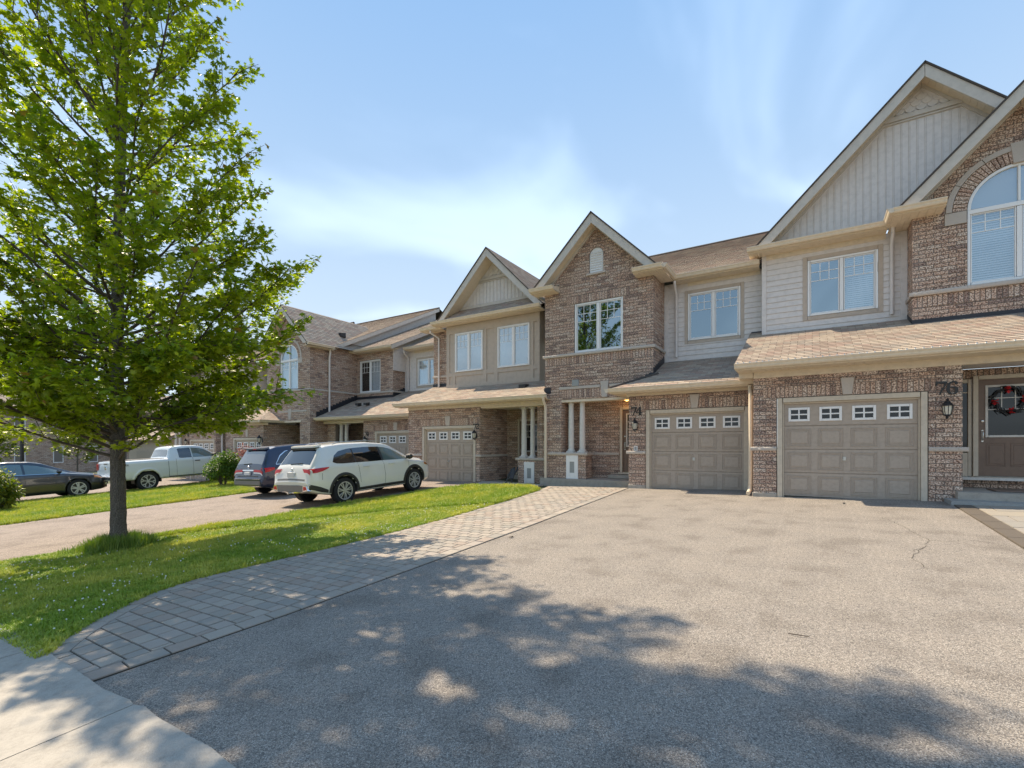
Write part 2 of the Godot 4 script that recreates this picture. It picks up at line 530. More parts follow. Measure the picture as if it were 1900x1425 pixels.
func ground() -> void:
	# far ground, one sheet to the horizon
	var m := MB.new()
	var xs := [-420.0, -160.0, -70.0, -40.0, -20.0, 0.0, 30.0, 160.0, 420.0]
	var zs := [-420.0, -160.0, -60.0, -17.0, -8.0, 0.3, 8.0, 30.0, 160.0, 420.0]
	for i in xs.size() - 1:
		for j in zs.size() - 1:
			var q := []
			for k in [[0, 1], [1, 1], [1, 0], [0, 0]]:
				q.append(gp(xs[i + k[0]], zs[j + k[1]], -0.045))
			m.poly([q[0], q[1], q[2]]); m.poly([q[0], q[2], q[3]])
	tag(put(m, "ground", M.earth, self), "wide green ground under the yards and streets", "ground", "", "structure")
	# street behind the camera, with its kerb
	m = MB.new()
	for i in 12:
		var x0 := -72.0 + i * 8.0
		m.poly([gp(x0, 10.5, -0.03), gp(x0 + 8, 10.5, -0.03), gp(x0 + 8, 3.1, -0.03), gp(x0, 3.1, -0.03)])
	tag(put(m, "road", M.asphalt_pink, self), "grey asphalt street running past the front yards", "road", "", "structure")
	m = MB.new()
	for i in 12:
		var x0 := -72.0 + i * 8.0
		m.obox(gp(x0 + 4, 3.0, 0.02), Vector3(3.998, 0.104, 0), Vector3(0, 0.07, 0), Vector3(0, 0, 0.1))
	tag(put(m, "kerb", M.concrete, self), "pale concrete kerb along the street edge", "kerb", "", "structure")
	# shared driveway of 74 and 76
	var e := PackedVector2Array()
	e.append_array(wavy(Vector2(-4.78, -1.3), Vector2(2.27, -1.3), 10, 0.0, 3))
	e.append_array(PackedVector2Array([Vector2(2.27, -12.2), Vector2(2.5, -12.74), Vector2(-1.18, -12.74), Vector2(-1.18, -13.75), Vector2(-4.52, -13.75)]))
	var r := PAVE_RIGHT.duplicate()
	r.reverse()
	for i in range(1, r.size() - 1): e.append(r[i] + Vector2(0.012, 0))
	sheet(e, 0.0, "driveway", M.asphalt, "wide worn asphalt driveway shared by houses 74 and 76, tree shadow across it", "driveway")
	# fine cracks, open lines in the old surface
	var drive := get_node("driveway")
	for line in [[[1.09, -8.03], [1.22, -8.22], [1.39, -8.75], [1.62, -8.8], [1.78, -8.95], [2.2, -8.85]], [[1.39, -8.75], [1.27, -9.4], [1.12, -10.2], [0.95, -10.6]], [[1.22, -8.22], [1.05, -7.7], [1.12, -7.1]]]:
		var cr := MB.new()
		var prev := Vector3.ZERO
		for k in line.size() - 1:
			for q in 8:
				var t := q / 8.0
				var p := gp(lerpf(line[k][0], line[k + 1][0], t) + rng.randf_range(-0.02, 0.02), lerpf(line[k][1], line[k + 1][1], t) + rng.randf_range(-0.02, 0.02), 0.0025)
				if prev != Vector3.ZERO:
					var sd := (p - prev).cross(Vector3.UP).normalized() * rng.randf_range(0.002, 0.005)
					cr.poly([prev - sd, prev + sd, p + sd, p - sd])
				prev = p
		put(cr, "crack", M.sand, drive)
	# driveway of 70 and 72
	e = PackedVector2Array()
	e.append_array(wavy(Vector2(-18.1, -1.4), Vector2(-11.75, -1.4), 20, 0.05, 4))
	e.append_array(wavy(Vector2(-11.75, -1.4), Vector2(-10.5, -12.2), 26, 0.12, 5).slice(1))
	e.append_array(PackedVector2Array([Vector2(-9.95, -13.35), Vector2(-9.9, -14.3), Vector2(-10.46, -14.55), Vector2(-14.0, -14.55), Vector2(-14.0, -15.3), Vector2(-17.7, -15.3)]))
	e.append_array(wavy(Vector2(-17.7, -15.3), Vector2(-18.1, -1.4), 26, 0.16, 6).slice(1, 26))
	sheet(e, 0.004, "driveway", M.asphalt_pink, "pinkish asphalt driveway under the white sport utility vehicle and blue minivan", "driveway")
	# driveway of 66 and 68
	e = PackedVector2Array()
	e.append_array(PackedVector2Array([Vector2(-33.5, -1.4), Vector2(-25.7, -1.4)]))
	e.append_array(wavy(Vector2(-25.7, -1.4), Vector2(-25.9, -13.8), 24, 0.14, 8).slice(1))
	e.append_array(PackedVector2Array([Vector2(-33.5, -13.8)]))
	sheet(e, 0.002, "driveway", M.asphalt_pink, "pinkish asphalt driveway under the pickup truck and grey crossover", "driveway")
	# pale apron in front of the porch of 72
	sheet(PackedVector2Array([Vector2(-9.9, -13.3), Vector2(-7.6, -13.35), Vector2(-7.5, -13.9), Vector2(-10.2, -14.55), Vector2(-10.44, -14.52)]), 0.03, "porch_path", M.concrete, "pale concrete path along the porch of house 72", "path", 0.05)
	# sidewalk slabs
	var sw := Node3D.new()
	sw.name = "sidewalk"
	add_child(sw)
	tag(sw, "pale concrete sidewalk of square slabs dappled with leaf shadow", "sidewalk", "", "structure")
	var joints := []
	var x := -4.02
	while x > -45.0:
		joints.append(x); x -= 2.04
	x = -4.02
	while x < 16.0:
		x += 2.04; joints.append(x)
	joints.sort()
	for i in joints.size() - 1:
		var a: float = joints[i] + 0.006
		var b: float = joints[i + 1] - 0.006
		m = MB.new()
		var poly := PackedVector2Array([Vector2(a, 0.22), Vector2(b, 0.22)])
		var back := wavy(Vector2(b, -1.43), Vector2(a, -1.43), 20, 0.05, 40 + i) if a < 3.0 else PackedVector2Array([Vector2(b, -1.43), Vector2(a, -1.43)])
		poly.append_array(back)
		var flip := PackedVector2Array()
		for q in poly: flip.append(Vector2(q.x, -q.y))
		# tooled edge: a low rim round a slightly raised field
		m.slab(flip, Vector3(0, gy(0, 0) + 0.012 + rng.randf_range(-0.003, 0.003), 0), Vector3(1, 0.026, 0), Vector3(0, 0.05, -1), Vector3.UP, -0.08, 0.012, 0.008)
		put(m, "slab", M.concrete, sw)
	m = MB.new()
	for i in 12:
		var x0 := -72.0 + i * 8.0
		m.poly([gp(x0, 0.3, -0.02), gp(x0 + 8, 0.3, -0.02), gp(x0 + 8, -1.4, -0.02), gp(x0, -1.4, -0.02)])
	put(m, "bedding", M.sand, sw)

# ---------------------------------------------------------------- pieces laid on a plane
# plane: {o, u, v, n, node}; pieces: {poly, plane, full, at, lean}
func fits(p: PackedVector2Array, outline: PackedVector2Array) -> bool:
	for a in p:
		if not Geometry2D.is_point_in_polygon(a, outline): return false
	return true

func box_of(p: PackedVector2Array) -> Rect2:
	var r := Rect2(p[0], Vector2.ZERO)
	for a in p: r = r.expand(a)
	return r

func area_of(p: PackedVector2Array) -> float:
	var s := 0.0
	for i in p.size(): s += p[i].cross(p[(i + 1) % p.size()])
	return absf(s) / 2

func rect(x0: float, x1: float, y0: float, y1: float) -> PackedVector2Array:
	return PackedVector2Array([Vector2(x0, y0), Vector2(x1, y0), Vector2(x1, y1), Vector2(x0, y1)])

func cut(p: PackedVector2Array, outline: PackedVector2Array, holes: Array) -> Array:
	var out := []
	var list: Array = Array(Geometry2D.intersect_polygons(p, outline), TYPE_NIL, "", null)
	for h in holes:
		var next := []
		for q in list:
			if box_of(q).intersects(box_of(h)):
				next.append_array(Geometry2D.clip_polygons(q, h))
			else:
				next.append(q)
		list = next
	for q in list:
		if area_of(q) > 0.0006 and not Geometry2D.is_polygon_clockwise(q): out.append(q)
	return out

# rows of pieces: l x h with joint j, every other row shifted
func lay(plane: Dictionary, outline: PackedVector2Array, holes: Array, l: float, h: float, j: float, into: Array, shift := 0.5, start := 0.0) -> void:
	var bb := box_of(outline)
	var boxes := []
	for q in holes: boxes.append(box_of(q).grow(0.001))
	var r0 := int(floor((bb.position.y - start) / h))
	var r1 := int(ceil((bb.end.y - start) / h))
	for r in range(r0, r1):
		var off := (absi(r) % 2) * shift * l
		var k0 := int(floor((bb.position.x - off) / l))
		var k1 := int(ceil((bb.end.x - off) / l))
		for k in range(k0, k1):
			var x := k * l + off
			var y := r * h + start
			var p := rect(x + j / 2, x + l - j / 2, y + j / 2, y + h - j / 2)
			var rr := Rect2(p[0], p[2] - p[0])
			if not rr.intersects(bb): continue
			var hit := []
			for i in holes.size():
				if (boxes[i] as Rect2).intersects(rr): hit.append(holes[i])
			var whole := fits(p, outline)
			if whole and hit.is_empty():
				into.append({poly = p, plane = plane, full = true, at = rr.get_center()})
			else:
				for q in cut(p, outline, hit):
					into.append({poly = q, plane = plane, full = false, at = box_of(q).get_center()})

func world_of(p: Dictionary) -> Vector3:
	var pl: Dictionary = p.plane
	return pl.o + pl.u * p.at.x + pl.v * p.at.y

const BL := 0.262
const BH := 0.0885
const BJ := 0.012
var brick_mesh := []
var shingle_mesh := []

func brick_tone(k := -1) -> Color:
	var tones := [Color(0.72, 0.56, 0.45), Color(0.69, 0.52, 0.41), Color(0.75, 0.61, 0.5), Color(0.63, 0.46, 0.365), Color(0.72, 0.58, 0.48), Color(0.55, 0.415, 0.335), Color(0.74, 0.585, 0.475), Color(0.42, 0.325, 0.275), Color(0.68, 0.52, 0.42), Color(0.76, 0.65, 0.55)]
	var t: Color = tones[rng.randi() % tones.size() if k < 0 else k]
	return t

func shingle_tone(k := -1) -> Color:
	var tones := [Color(0.475, 0.383, 0.302), Color(0.400, 0.308, 0.243), Color(0.540, 0.443, 0.346), Color(0.464, 0.340, 0.270), Color(0.410, 0.346, 0.286), Color(0.529, 0.432, 0.335)]
	return tones[rng.randi() % tones.size() if k < 0 else k]

func add_piece(m: MB, p: Dictionary, d0: float, d1: float, e: float, col: Color) -> void:
	var pl: Dictionary = p.plane
	m.slab(p.poly, pl.o, pl.u, pl.v, pl.n, d0, d1, e, col)

# the nearest 300 whole bricks are meshes of their own, the rest one mass
func set_bricks(house: Node3D, list: Array, single: int) -> void:
	if brick_mesh.is_empty():
		for k in 10:
			var m := MB.new()
			m.slab(rect(-BL / 2 + BJ / 2, BL / 2 - BJ / 2, -BH / 2 + BJ / 2, BH / 2 - BJ / 2), Vector3.ZERO, Vector3.RIGHT, Vector3.UP, Vector3.BACK, -0.012, 0.001, 0.0035, brick_tone(k))
			brick_mesh.append(m.mesh(M.brick))
	list.sort_custom(func(a, b): return world_of(a).length_squared() < world_of(b).length_squared())
	var rest := MB.new()
	for p in list:
		if single > 0 and p.full and p.plane.n.z > 0.5:
			single -= 1
			var pl: Dictionary = p.plane
			var b := Basis(pl.u, pl.v, pl.n)
			if p.get("stand", false): b = Basis(pl.v, -pl.u, pl.n)
			share(brick_mesh[rng.randi() % 10], "brick", Transform3D(b, world_of(p) + pl.n * rng.randf_range(-0.001, 0.003)), pl.node)
		else:
			add_piece(rest, p, -0.012, rng.randf_range(0.0, 0.004), 0.0035, brick_tone())
	if rest.v.size() > 0: stuff(put(rest, "brickwork", M.brick, house))

# a wall of bricks: backing with reveals, running bond, soldier courses
func brick_wall(house: Node3D, list: Array, o: Vector3, u: Vector3, n: Vector3, outline: PackedVector2Array, holes := [], soldiers := [], reveal := 0.09) -> Node3D:
	var m := MB.new()
	var v := Vector3.UP
	var xs := []
	var bb := box_of(outline)
	xs.append(bb.position.x); xs.append(bb.end.x)
	for h in holes:
		var b := box_of(h)
		xs.append(b.position.x); xs.append(b.end.x); xs.append(b.get_center().x)
	xs.sort()
	for i in xs.size() - 1:
		if xs[i + 1] - xs[i] < 0.001: continue
		for q in cut(rect(xs[i], xs[i + 1], bb.position.y - 0.1, bb.end.y + 0.1), outline, holes):
			m.slab(q, o, u, v, n, -0.2, -0.009)
	for h in holes:
		for i in h.size():
			var a: Vector2 = h[i]
			var b: Vector2 = h[(i + 1) % h.size()]
			m.poly([o + u * a.x + v * a.y - n * reveal, o + u * a.x + v * a.y - n * 0.001, o + u * b.x + v * b.y - n * 0.001, o + u * b.x + v * b.y - n * reveal])
	var node := put(m, "brick_wall", M.mortar, house)
	var plane := {o = o, u = u, v = v, n = n, node = node}
	var keep := holes.duplicate()
	keep.append_array(soldiers)
	lay(plane, outline, keep, BL, BH, BJ, list)
	for s in soldiers:
		var b := box_of(s)
		var k := int(round(b.size.x / BH))
		var w := b.size.x / k
		for i in k:
			var p := rect(b.position.x + i * w + BJ / 2, b.position.x + (i + 1) * w - BJ / 2, b.position.y + BJ / 2, b.end.y - BJ / 2)
			var c := cut(p, outline, holes)
			for q in c:
				var whole := absf(area_of(q) - area_of(p)) < 0.0002 and absf(b.size.y - BL) < 0.02
				list.append({poly = q, plane = plane, full = whole, stand = true, at = box_of(q).get_center()})
	return node

# a shingled roof slope: outline in (along u, up the slope w)
func roof_slope(house: Node3D, o: Vector3, u: Vector3, w: Vector3, outline: PackedVector2Array, single := 0, tabs := true, thick := 0.1) -> Node3D:
	var n := u.cross(w).normalized()
	var m := MB.new()
	m.slab(outline, o, u, w, n, -thick, 0.0, 0.0, Color.WHITE, true)
	var node := put(m, "roof", M.roof_dark, house)
	if not tabs: return node
	if shingle_mesh.is_empty():
		for k in 6:
			var s := MB.new()
			tab(s, rect(-0.1475, 0.1475, -0.067, 0.067), Vector3.ZERO, Vector3.RIGHT, Vector3.UP, Vector3.BACK, shingle_tone(k))
			shingle_mesh.append(s.mesh(M.shingle))
	var list := []
	lay({o = o, u = u, v = w, n = n, node = node}, outline, [], 0.305, 0.142, 0.009, list, 0.5)
	list.sort_custom(func(a, b): return world_of(a).length_squared() < world_of(b).length_squared())
	var rest := MB.new()
	for p in list:
		if single > 0 and p.full:
			single -= 1
			share(shingle_mesh[rng.randi() % 6], "shingle", Transform3D(Basis(u, w, n), world_of(p)), node)
		else:
			tab(rest, p.poly, o, u, w, n, shingle_tone())
	if rest.v.size() > 0: stuff(put(rest, "shingles", M.shingle, node))
	return node

# one shingle tab: thick at its lower edge
func tab(m: MB, p: PackedVector2Array, o: Vector3, u: Vector3, w: Vector3, n: Vector3, col: Color, lo := 0.014, hi := 0.003) -> void:
	var b := box_of(p)
	var f := PackedVector3Array()
	for a in p:
		var t := (a.y - b.position.y) / maxf(b.size.y, 0.001)
		f.append(o + u * a.x + w * a.y + n * lerpf(lo, hi, t))
	if p.size() == 4:
		m.poly([f[0], f[1], f[2], f[3]], col)
	else:
		m.tris(f, Geometry2D.triangulate_polygon(p), n, col)
	for i in p.size():
		var j := (i + 1) % p.size()
		m.poly([f[i] - n * 0.012, f[j] - n * 0.012, f[j], f[i]], col)
# ---------------------------------------------------------------- parts of a house
const FRONT := Vector3(0, 0, 1)
const RIGHT := Vector3(1, 0, 0)

func gutter(house: Node3D, a: Vector3, b: Vector3, out: Vector3, mat: Material = null) -> void:
	var p := PackedVector2Array([Vector2(0, 0), Vector2(0.075, 0), Vector2(0.095, 0.03), Vector2(0.1, 0.06), Vector2(0.125, 0.095), Vector2(0.125, 0.115), Vector2(0.112, 0.115), Vector2(0.108, 0.1), Vector2(0.012, 0.1), Vector2(0.0, 0.115)])
	var n := out.cross(Vector3.UP)
	var m := MB.new()
	var t := (b - a).dot(n)
	m.slab(p, a, out, Vector3.UP, n, minf(t, 0), maxf(t, 0), 0.0, Color.WHITE, true)
	put(m, "gutter", mat if mat else M.tan, house)

func downspout(house: Node3D, p: Array, mat: Material = null, r := 0.042) -> void:
	var m := MB.new()
	var rr := []
	for q in p: rr.append(r)
	m.tube(p, rr, 8)
	for q in p.slice(1, p.size() - 1):
		m.lathe([Vector2(r + 0.004, -0.012), Vector2(r + 0.004, 0.012)], q, Vector3.UP, 8)
	put(m, "downspout", mat if mat else M.tan, house)

# level soffit boards between wall (z0) and gutter (z1)
func soffit(house: Node3D, x0: float, x1: float, y: float, z0: float, z1: float, single := true, mat: Material = null) -> void:
	mat = mat if mat else M.tan
	var base := MB.new()
	base.box(x0, x1, y + 0.008, y + 0.02, z0 - 0.06, z1)
	var node := put(base, "soffit", mat, house)
	var n := maxi(1, int(round((x1 - x0) / 0.15)))
	var w := (x1 - x0) / n
	var all := MB.new()
	for i in n:
		var m := MB.new() if single else all
		m.box(x0 + i * w + 0.003, x0 + (i + 1) * w - 0.003, y - 0.004, y + 0.008, z0, z1)
		if single: put(m, "soffit_board", mat, node)
	if not single: put(all, "soffit_boards", mat, node)

func bar(house: Node3D, called: String, mat: Material, x0: float, x1: float, y0: float, y1: float, z0: float, z1: float, e := 0.006) -> MeshInstance3D:
	var m := MB.new()
	m.cbox(x0, x1, y0, y1, z0, z1, e)
	return put(m, called, mat, house)

func siding(house: Node3D, z: float, outline: PackedVector2Array, holes: Array, single := true, n := FRONT, o := Vector3.ZERO, u := RIGHT) -> void:
	if n == FRONT: o = Vector3(0, 0, z)
	var m := MB.new()
	var bb := box_of(outline)
	var xs := [bb.position.x, bb.end.x]
	for h in holes:
		var b := box_of(h)
		xs.append(b.position.x); xs.append(b.end.x)
	xs.sort()
	for i in xs.size() - 1:
		if xs[i + 1] - xs[i] < 0.001: continue
		for q in cut(rect(xs[i], xs[i + 1], bb.position.y - 0.1, bb.end.y + 0.1), outline, holes):
			m.slab(q, o, u, Vector3.UP, n, -0.15, 0.0)
	var node := put(m, "siding_wall", M.siding, house)
	var lap := 0.152
	var y := bb.position.y
	var all := MB.new()
	while y < bb.end.y:
		for q in cut(rect(bb.position.x - 0.01, bb.end.x + 0.01, y, y + lap), outline, holes):
			var k := MB.new() if single else all
			tab(k, q, o, u, Vector3.UP, n, Color.WHITE, 0.024, 0.006)
			if single: put(k, "siding_board", M.siding, node)
		y += lap
	if not single: put(all, "siding_boards", M.siding, node)

func room(house_part: Node3D, x0: float, x1: float, y0: float, y1: float, z: float, d := 0.6) -> void:
	var m := MB.new()
	m.poly([Vector3(x0, y0, z - d), Vector3(x1, y0, z - d), Vector3(x1, y1, z - d), Vector3(x0, y1, z - d)])
	m.poly([Vector3(x0, y0, z), Vector3(x1, y0, z), Vector3(x1, y0, z - d), Vector3(x0, y0, z - d)])
	m.poly([Vector3(x0, y1, z - d), Vector3(x1, y1, z - d), Vector3(x1, y1, z), Vector3(x0, y1, z)])
	m.poly([Vector3(x0, y0, z), Vector3(x0, y0, z - d), Vector3(x0, y1, z - d), Vector3(x0, y1, z)])
	m.poly([Vector3(x1, y0, z - d), Vector3(x1, y0, z), Vector3(x1, y1, z), Vector3(x1, y1, z - d)])
	put(m, "room", M.inside, house_part)

func blinds(part: Node3D, x0: float, x1: float, y0: float, y1: float, z: float, pitch := 0.052) -> void:
	var m := MB.new()
	var y := y1
	while y > y0:
		m.obox(Vector3((x0 + x1) / 2, y, z), Vector3((x1 - x0) / 2, 0, 0), Vector3(0, 0.021, -0.012), Vector3(0, 0.0008, 0.0014))
		y -= pitch
	m.box(x0, x1, y1 - 0.01, y1 + 0.04, z - 0.02, z + 0.02)
	put(m, "blind", M.blind, part)

func curtain(part: Node3D, x0: float, x1: float, y0: float, y1: float, z: float) -> void:
	var m := MB.new()
	var g := []
	for i in 2:
		var row := []
		for k in 33:
			var t := k / 32.0
			row.append(Vector3(lerpf(x0, x1, t), y0 if i == 0 else y1, z + 0.02 * sin(t * 31.0) + 0.012 * sin(t * 13.0 + 1.0)))
		g.append(row)
	m.grid(g)
	put(m, "curtain", M.curtain, part)

# twin casement with a three by two grille at the top of each light; hangs: per light "", "blind", "curtain"
func window(house: Node3D, z: float, x0: float, x1: float, y0: float, y1: float, hang := ["", ""], glass := "glass_sky_tint", in_wall := true) -> Node3D:
	var m := MB.new()
	var zf := z - 0.02 if in_wall else z + 0.03
	var zb := zf - 0.09
	var f := 0.06
	var xc := (x0 + x1) / 2
	m.cbox(x0, x0 + f, y0, y1, zb, zf, 0.006)
	m.cbox(x1 - f, x1, y0, y1, zb, zf, 0.006)
	m.cbox(x0 + f, x1 - f, y1 - f, y1, zb, zf - 0.001, 0.006)
	m.cbox(x0 + f, x1 - f, y0, y0 + f, zb, zf + 0.012, 0.006)
	m.cbox(xc - 0.045, xc + 0.045, y0 + f, y1 - f, zb, zf - 0.002, 0.006)
	var node := put(m, "window", M.white, house)
	for k in 2:
		var a := x0 + f if k == 0 else xc + 0.045
		var b := xc - 0.045 if k == 0 else x1 - f
		var s := MB.new()
		var c0 := y0 + f
		var c1 := y1 - f
		var t := 0.028
		s.cbox(a, a + t, c0, c1, zb, zf - 0.018, 0.004)
		s.cbox(b - t, b, c0, c1, zb, zf - 0.018, 0.004)
		s.cbox(a + t, b - t, c1 - t, c1, zb, zf - 0.019, 0.004)
		s.cbox(a + t, b - t, c0, c0 + t, zb, zf - 0.019, 0.004)
		put(s, "sash", M.white, node)
		a += t; b -= t; c0 += t; c1 -= t
		var p := MB.new()
		p.poly([Vector3(a, c0, zf - 0.045), Vector3(b, c0, zf - 0.045), Vector3(b, c1, zf - 0.045), Vector3(a, c1, zf - 0.045)])
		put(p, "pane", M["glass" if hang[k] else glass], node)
		var g := MB.new()
		var gh := (c1 - c0) * 0.36
		for q in 2:
			var gx := lerpf(a, b, (q + 1) / 3.0)
			g.box(gx - 0.008, gx + 0.008, c1 - gh, c1, zf - 0.044, zf - 0.034)
			var gyy := c1 - gh * (q + 1) / 2.0
			g.box(a, b, gyy - 0.008, gyy + 0.008, zf - 0.0435, zf - 0.0335)
		put(g, "grille", M.white, node)
		if hang[k] == "blind": blinds(node, a - 0.02, b + 0.02, c0, c1, zb - 0.03)
		if hang[k] == "curtain": curtain(node, a - 0.02, b + 0.02, c0 - 0.02, c1 + 0.02, zb - 0.05)
	room(node, x0 + 0.02, x1 - 0.02, y0 + 0.02, y1 - 0.02, zb)
	return node

func arc(xc: float, yc: float, r: float, a0: float, a1: float, n: int) -> PackedVector2Array:
	var p := PackedVector2Array()
	for i in n + 1:
		var a := lerpf(a0, a1, float(i) / n)
		p.append(Vector2(xc + cos(a) * r, yc + sin(a) * r))
	return p

func ring(m: MB, xc: float, yc: float, r0: float, r1: float, a0: float, a1: float, n: int, z0: float, z1: float, col := Color.WHITE, e := 0.0) -> void:
	var p := arc(xc, yc, r1, a0, a1, n)
	var q := arc(xc, yc, r0, a1, a0, n)
	p.append_array(q)
	m.slab(p, Vector3.ZERO, RIGHT, Vector3.UP, FRONT, z0, z1, e, col)

# tall window with a round head: ys is the spring line
func arch_window(house: Node3D, z: float, xc: float, r: float, y0: float, ys: float, hang: String) -> Node3D:
	var m := MB.new()
	var zf := z - 0.02
	var zb := zf - 0.09
	var f := 0.06
	m.cbox(xc - r, xc - r + f, y0, ys, zb, zf, 0.006)
	m.cbox(xc + r - f, xc + r, y0, ys, zb, zf, 0.006)
	m.cbox(xc - r + f, xc + r - f, y0, y0 + f, zb, zf + 0.01, 0.006)
	m.cbox(xc - r, xc + r, ys - 0.1, ys, zb, zf + 0.004, 0.006)
	ring(m, xc, ys, r - f, r, 0, PI, 20, zb, zf)
	m.cbox(xc - 0.045, xc + 0.045, y0 + f, ys - 0.1, zb, zf - 0.002, 0.006)
	m.cbox(xc - 0.022, xc + 0.022, ys, ys + r - f, zb, zf - 0.002, 0.004)
	var node := put(m, "window", M.white, house)
	for k in 2:
		var a := xc - r + f if k == 0 else xc + 0.045
		var b := xc - 0.045 if k == 0 else xc + r - f
		var c0 := y0 + f
		var c1 := ys - 0.1
		var s := MB.new()
		var t := 0.026
		s.cbox(a, a + t, c0, c1, zb, zf - 0.018, 0.004)
		s.cbox(b - t, b, c0, c1, zb, zf - 0.018, 0.004)
		s.cbox(a + t, b - t, c1 - t, c1, zb, zf - 0.019, 0.004)
		s.cbox(a + t, b - t, c0, c0 + t, zb, zf - 0.019, 0.004)
		put(s, "sash", M.white, node)
		var p := MB.new()
		p.poly([Vector3(a, c0, zf - 0.045), Vector3(b, c0, zf - 0.045), Vector3(b, c1, zf - 0.045), Vector3(a, c1, zf - 0.045)])
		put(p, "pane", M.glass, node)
		var g := MB.new()
		var gh := (c1 - c0) * 0.27
		for q in 2:
			var gx := lerpf(a, b, (q + 1) / 3.0)
			g.box(gx - 0.008, gx + 0.008, c1 - gh, c1, zf - 0.044, zf - 0.034)
			g.box(a, b, c1 - gh * (q + 1) / 2.0 - 0.008, c1 - gh * (q + 1) / 2.0 + 0.008, zf - 0.0435, zf - 0.0335)
		put(g, "grille", M.white, node)
		if hang == "blind": blinds(node, a, b, c0, c1, zb - 0.03)
		else: curtain(node, a, b, c0, c1, zb - 0.05)
		var fan := MB.new()
		var lo := 0.03 if k == 1 else PI / 2 + 0.03
		var pts := arc(xc, ys, r - f, lo, lo + PI / 2 - 0.06, 10)
		pts.append(Vector2(xc, ys))
		var f3 := PackedVector3Array()
		for q in pts: f3.append(Vector3(q.x, q.y, zf - 0.05))
		fan.tris(f3, Geometry2D.triangulate_polygon(pts), FRONT)
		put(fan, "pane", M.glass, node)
	# pleated fan shade behind the round head
	var sh := MB.new()
	var g2 := [[], []]
	for i in 61:
		var a := PI * i / 60.0
		g2[0].append(Vector3(xc + cos(a) * 0.03, ys + 0.01 + sin(a) * 0.03, zb - 0.03))
		g2[1].append(Vector3(xc + cos(a) * (r - 0.03), ys + 0.01 + sin(a) * (r - 0.03), zb - 0.03 + (0.022 if i % 2 == 0 else -0.022)))
	for i in 60:
		sh.poly([g2[0][i + 1], g2[0][i], g2[1][i], g2[1][i + 1]])
	put(sh, "fan_shade", M.blind, node)
	room(node, xc - r + 0.01, xc + r - 0.01, y0 + 0.02, ys, zb)
	return node

# steel panel garage door in its wooden frame; x0, y0 lower left corner of the opening
func garage_door(house: Node3D, z: float, x0: float, y0: float, wins := 4) -> void:
	var w := 2.44
	var h := 2.13
	var t := 0.115
	var x1 := x0 + w
	var y1 := y0 + h
	var j := MB.new()
	j.cbox(x0 - t, x0, y0 - 0.06, y1 + t, z - 0.14, z + 0.012, 0.008)
	j.cbox(x1, x1 + t, y0 - 0.06, y1 + t, z - 0.14, z + 0.012, 0.008)
	j.cbox(x0, x1, y1, y1 + t, z - 0.14, z + 0.012, 0.008)
	j.box(x0, x0 + 0.025, y0 - 0.06, y1, z - 0.14, z - 0.055)
	j.box(x1 - 0.025, x1, y0 - 0.06, y1, z - 0.14, z - 0.055)
	j.box(x0 + 0.025, x1 - 0.025, y1 - 0.03, y1, z - 0.14, z - 0.055)
	put(j, "door_frame", M.jamb, house)
	var zf := z - 0.1
	var base := MB.new()
	base.box(x0 + 0.02, x1 - 0.02, y0, y1 - 0.01, zf - 0.06, zf - 0.02)
	base.box(x0 + 0.02, x1 - 0.02, y0, y0 + 0.03, zf - 0.03, zf + 0.004)
	var door := put(base, "garage_door", M.garage, house)
	var sh := h / 4.0
	for r in 4:
		var a := y0 + r * sh
		var s := MB.new()
		s.cbox(x0 + 0.022, x1 - 0.022, a + (0.03 if r == 0 else 0.004), a + sh - 0.004, zf - 0.03, zf, 0.006)
		put(s, "door_section", M.garage, door)
		for k in 4:
			var c := x0 + 0.022 + (w - 0.044) * (k + 0.5) / 4.0
			var yc := a + sh * 0.5
			if r < 3:
				# raised panel: rim, groove and field
				var p := MB.new()
				var pw := 0.235
				var ph := 0.198
				ring_rect(p, c - pw, c + pw, yc - ph, yc + ph, 0.016, zf, zf + 0.012)
				ring_rect(p, c - pw + 0.04, c + pw - 0.04, yc - ph + 0.035, yc + ph - 0.035, 0.014, zf, zf + 0.01)
				p.cbox(c - pw + 0.065, c + pw - 0.065, yc - ph + 0.06, yc + ph - 0.06, zf - 0.001, zf + 0.01, 0.014)
				put(p, "door_panel", M.garage, door)
			else:
				var p := MB.new()
				ring_rect(p, c - 0.21, c + 0.21, yc - 0.165, yc + 0.15, 0.052, zf, zf + 0.022)
				p.box(c - 0.014, c + 0.014, yc - 0.115, yc + 0.1, zf, zf + 0.016)
				p.box(c - 0.16, c + 0.16, yc - 0.0215, yc + 0.0065, zf, zf + 0.0155)
				put(p, "door_window", M.white, door)
				p = MB.new()
				p.box(c - 0.162, c + 0.162, yc - 0.118, yc + 0.103, zf - 0.002, zf + 0.004)
				put(p, "door_pane", M.pane_dark, door)
	var hd := MB.new()
	var hx := (x0 + x1) / 2 - 0.05
	var hy := y0 + sh * 1.62
	hd.cbox(hx - 0.035, hx + 0.035, hy - 0.045, hy + 0.045, zf, zf + 0.012, 0.004)
	hd.lathe([Vector2(0.001, 0.04), Vector2(0.018, 0.04), Vector2(0.018, 0.0)], Vector3(hx, hy, zf + 0.01), FRONT, 10)
	hd.obox(Vector3(hx, hy - 0.012, zf + 0.045), Vector3(0.03, 0, 0), Vector3(0, 0.009, 0), Vector3(0, 0, 0.006))
	put(hd, "handle", M.steel, door)

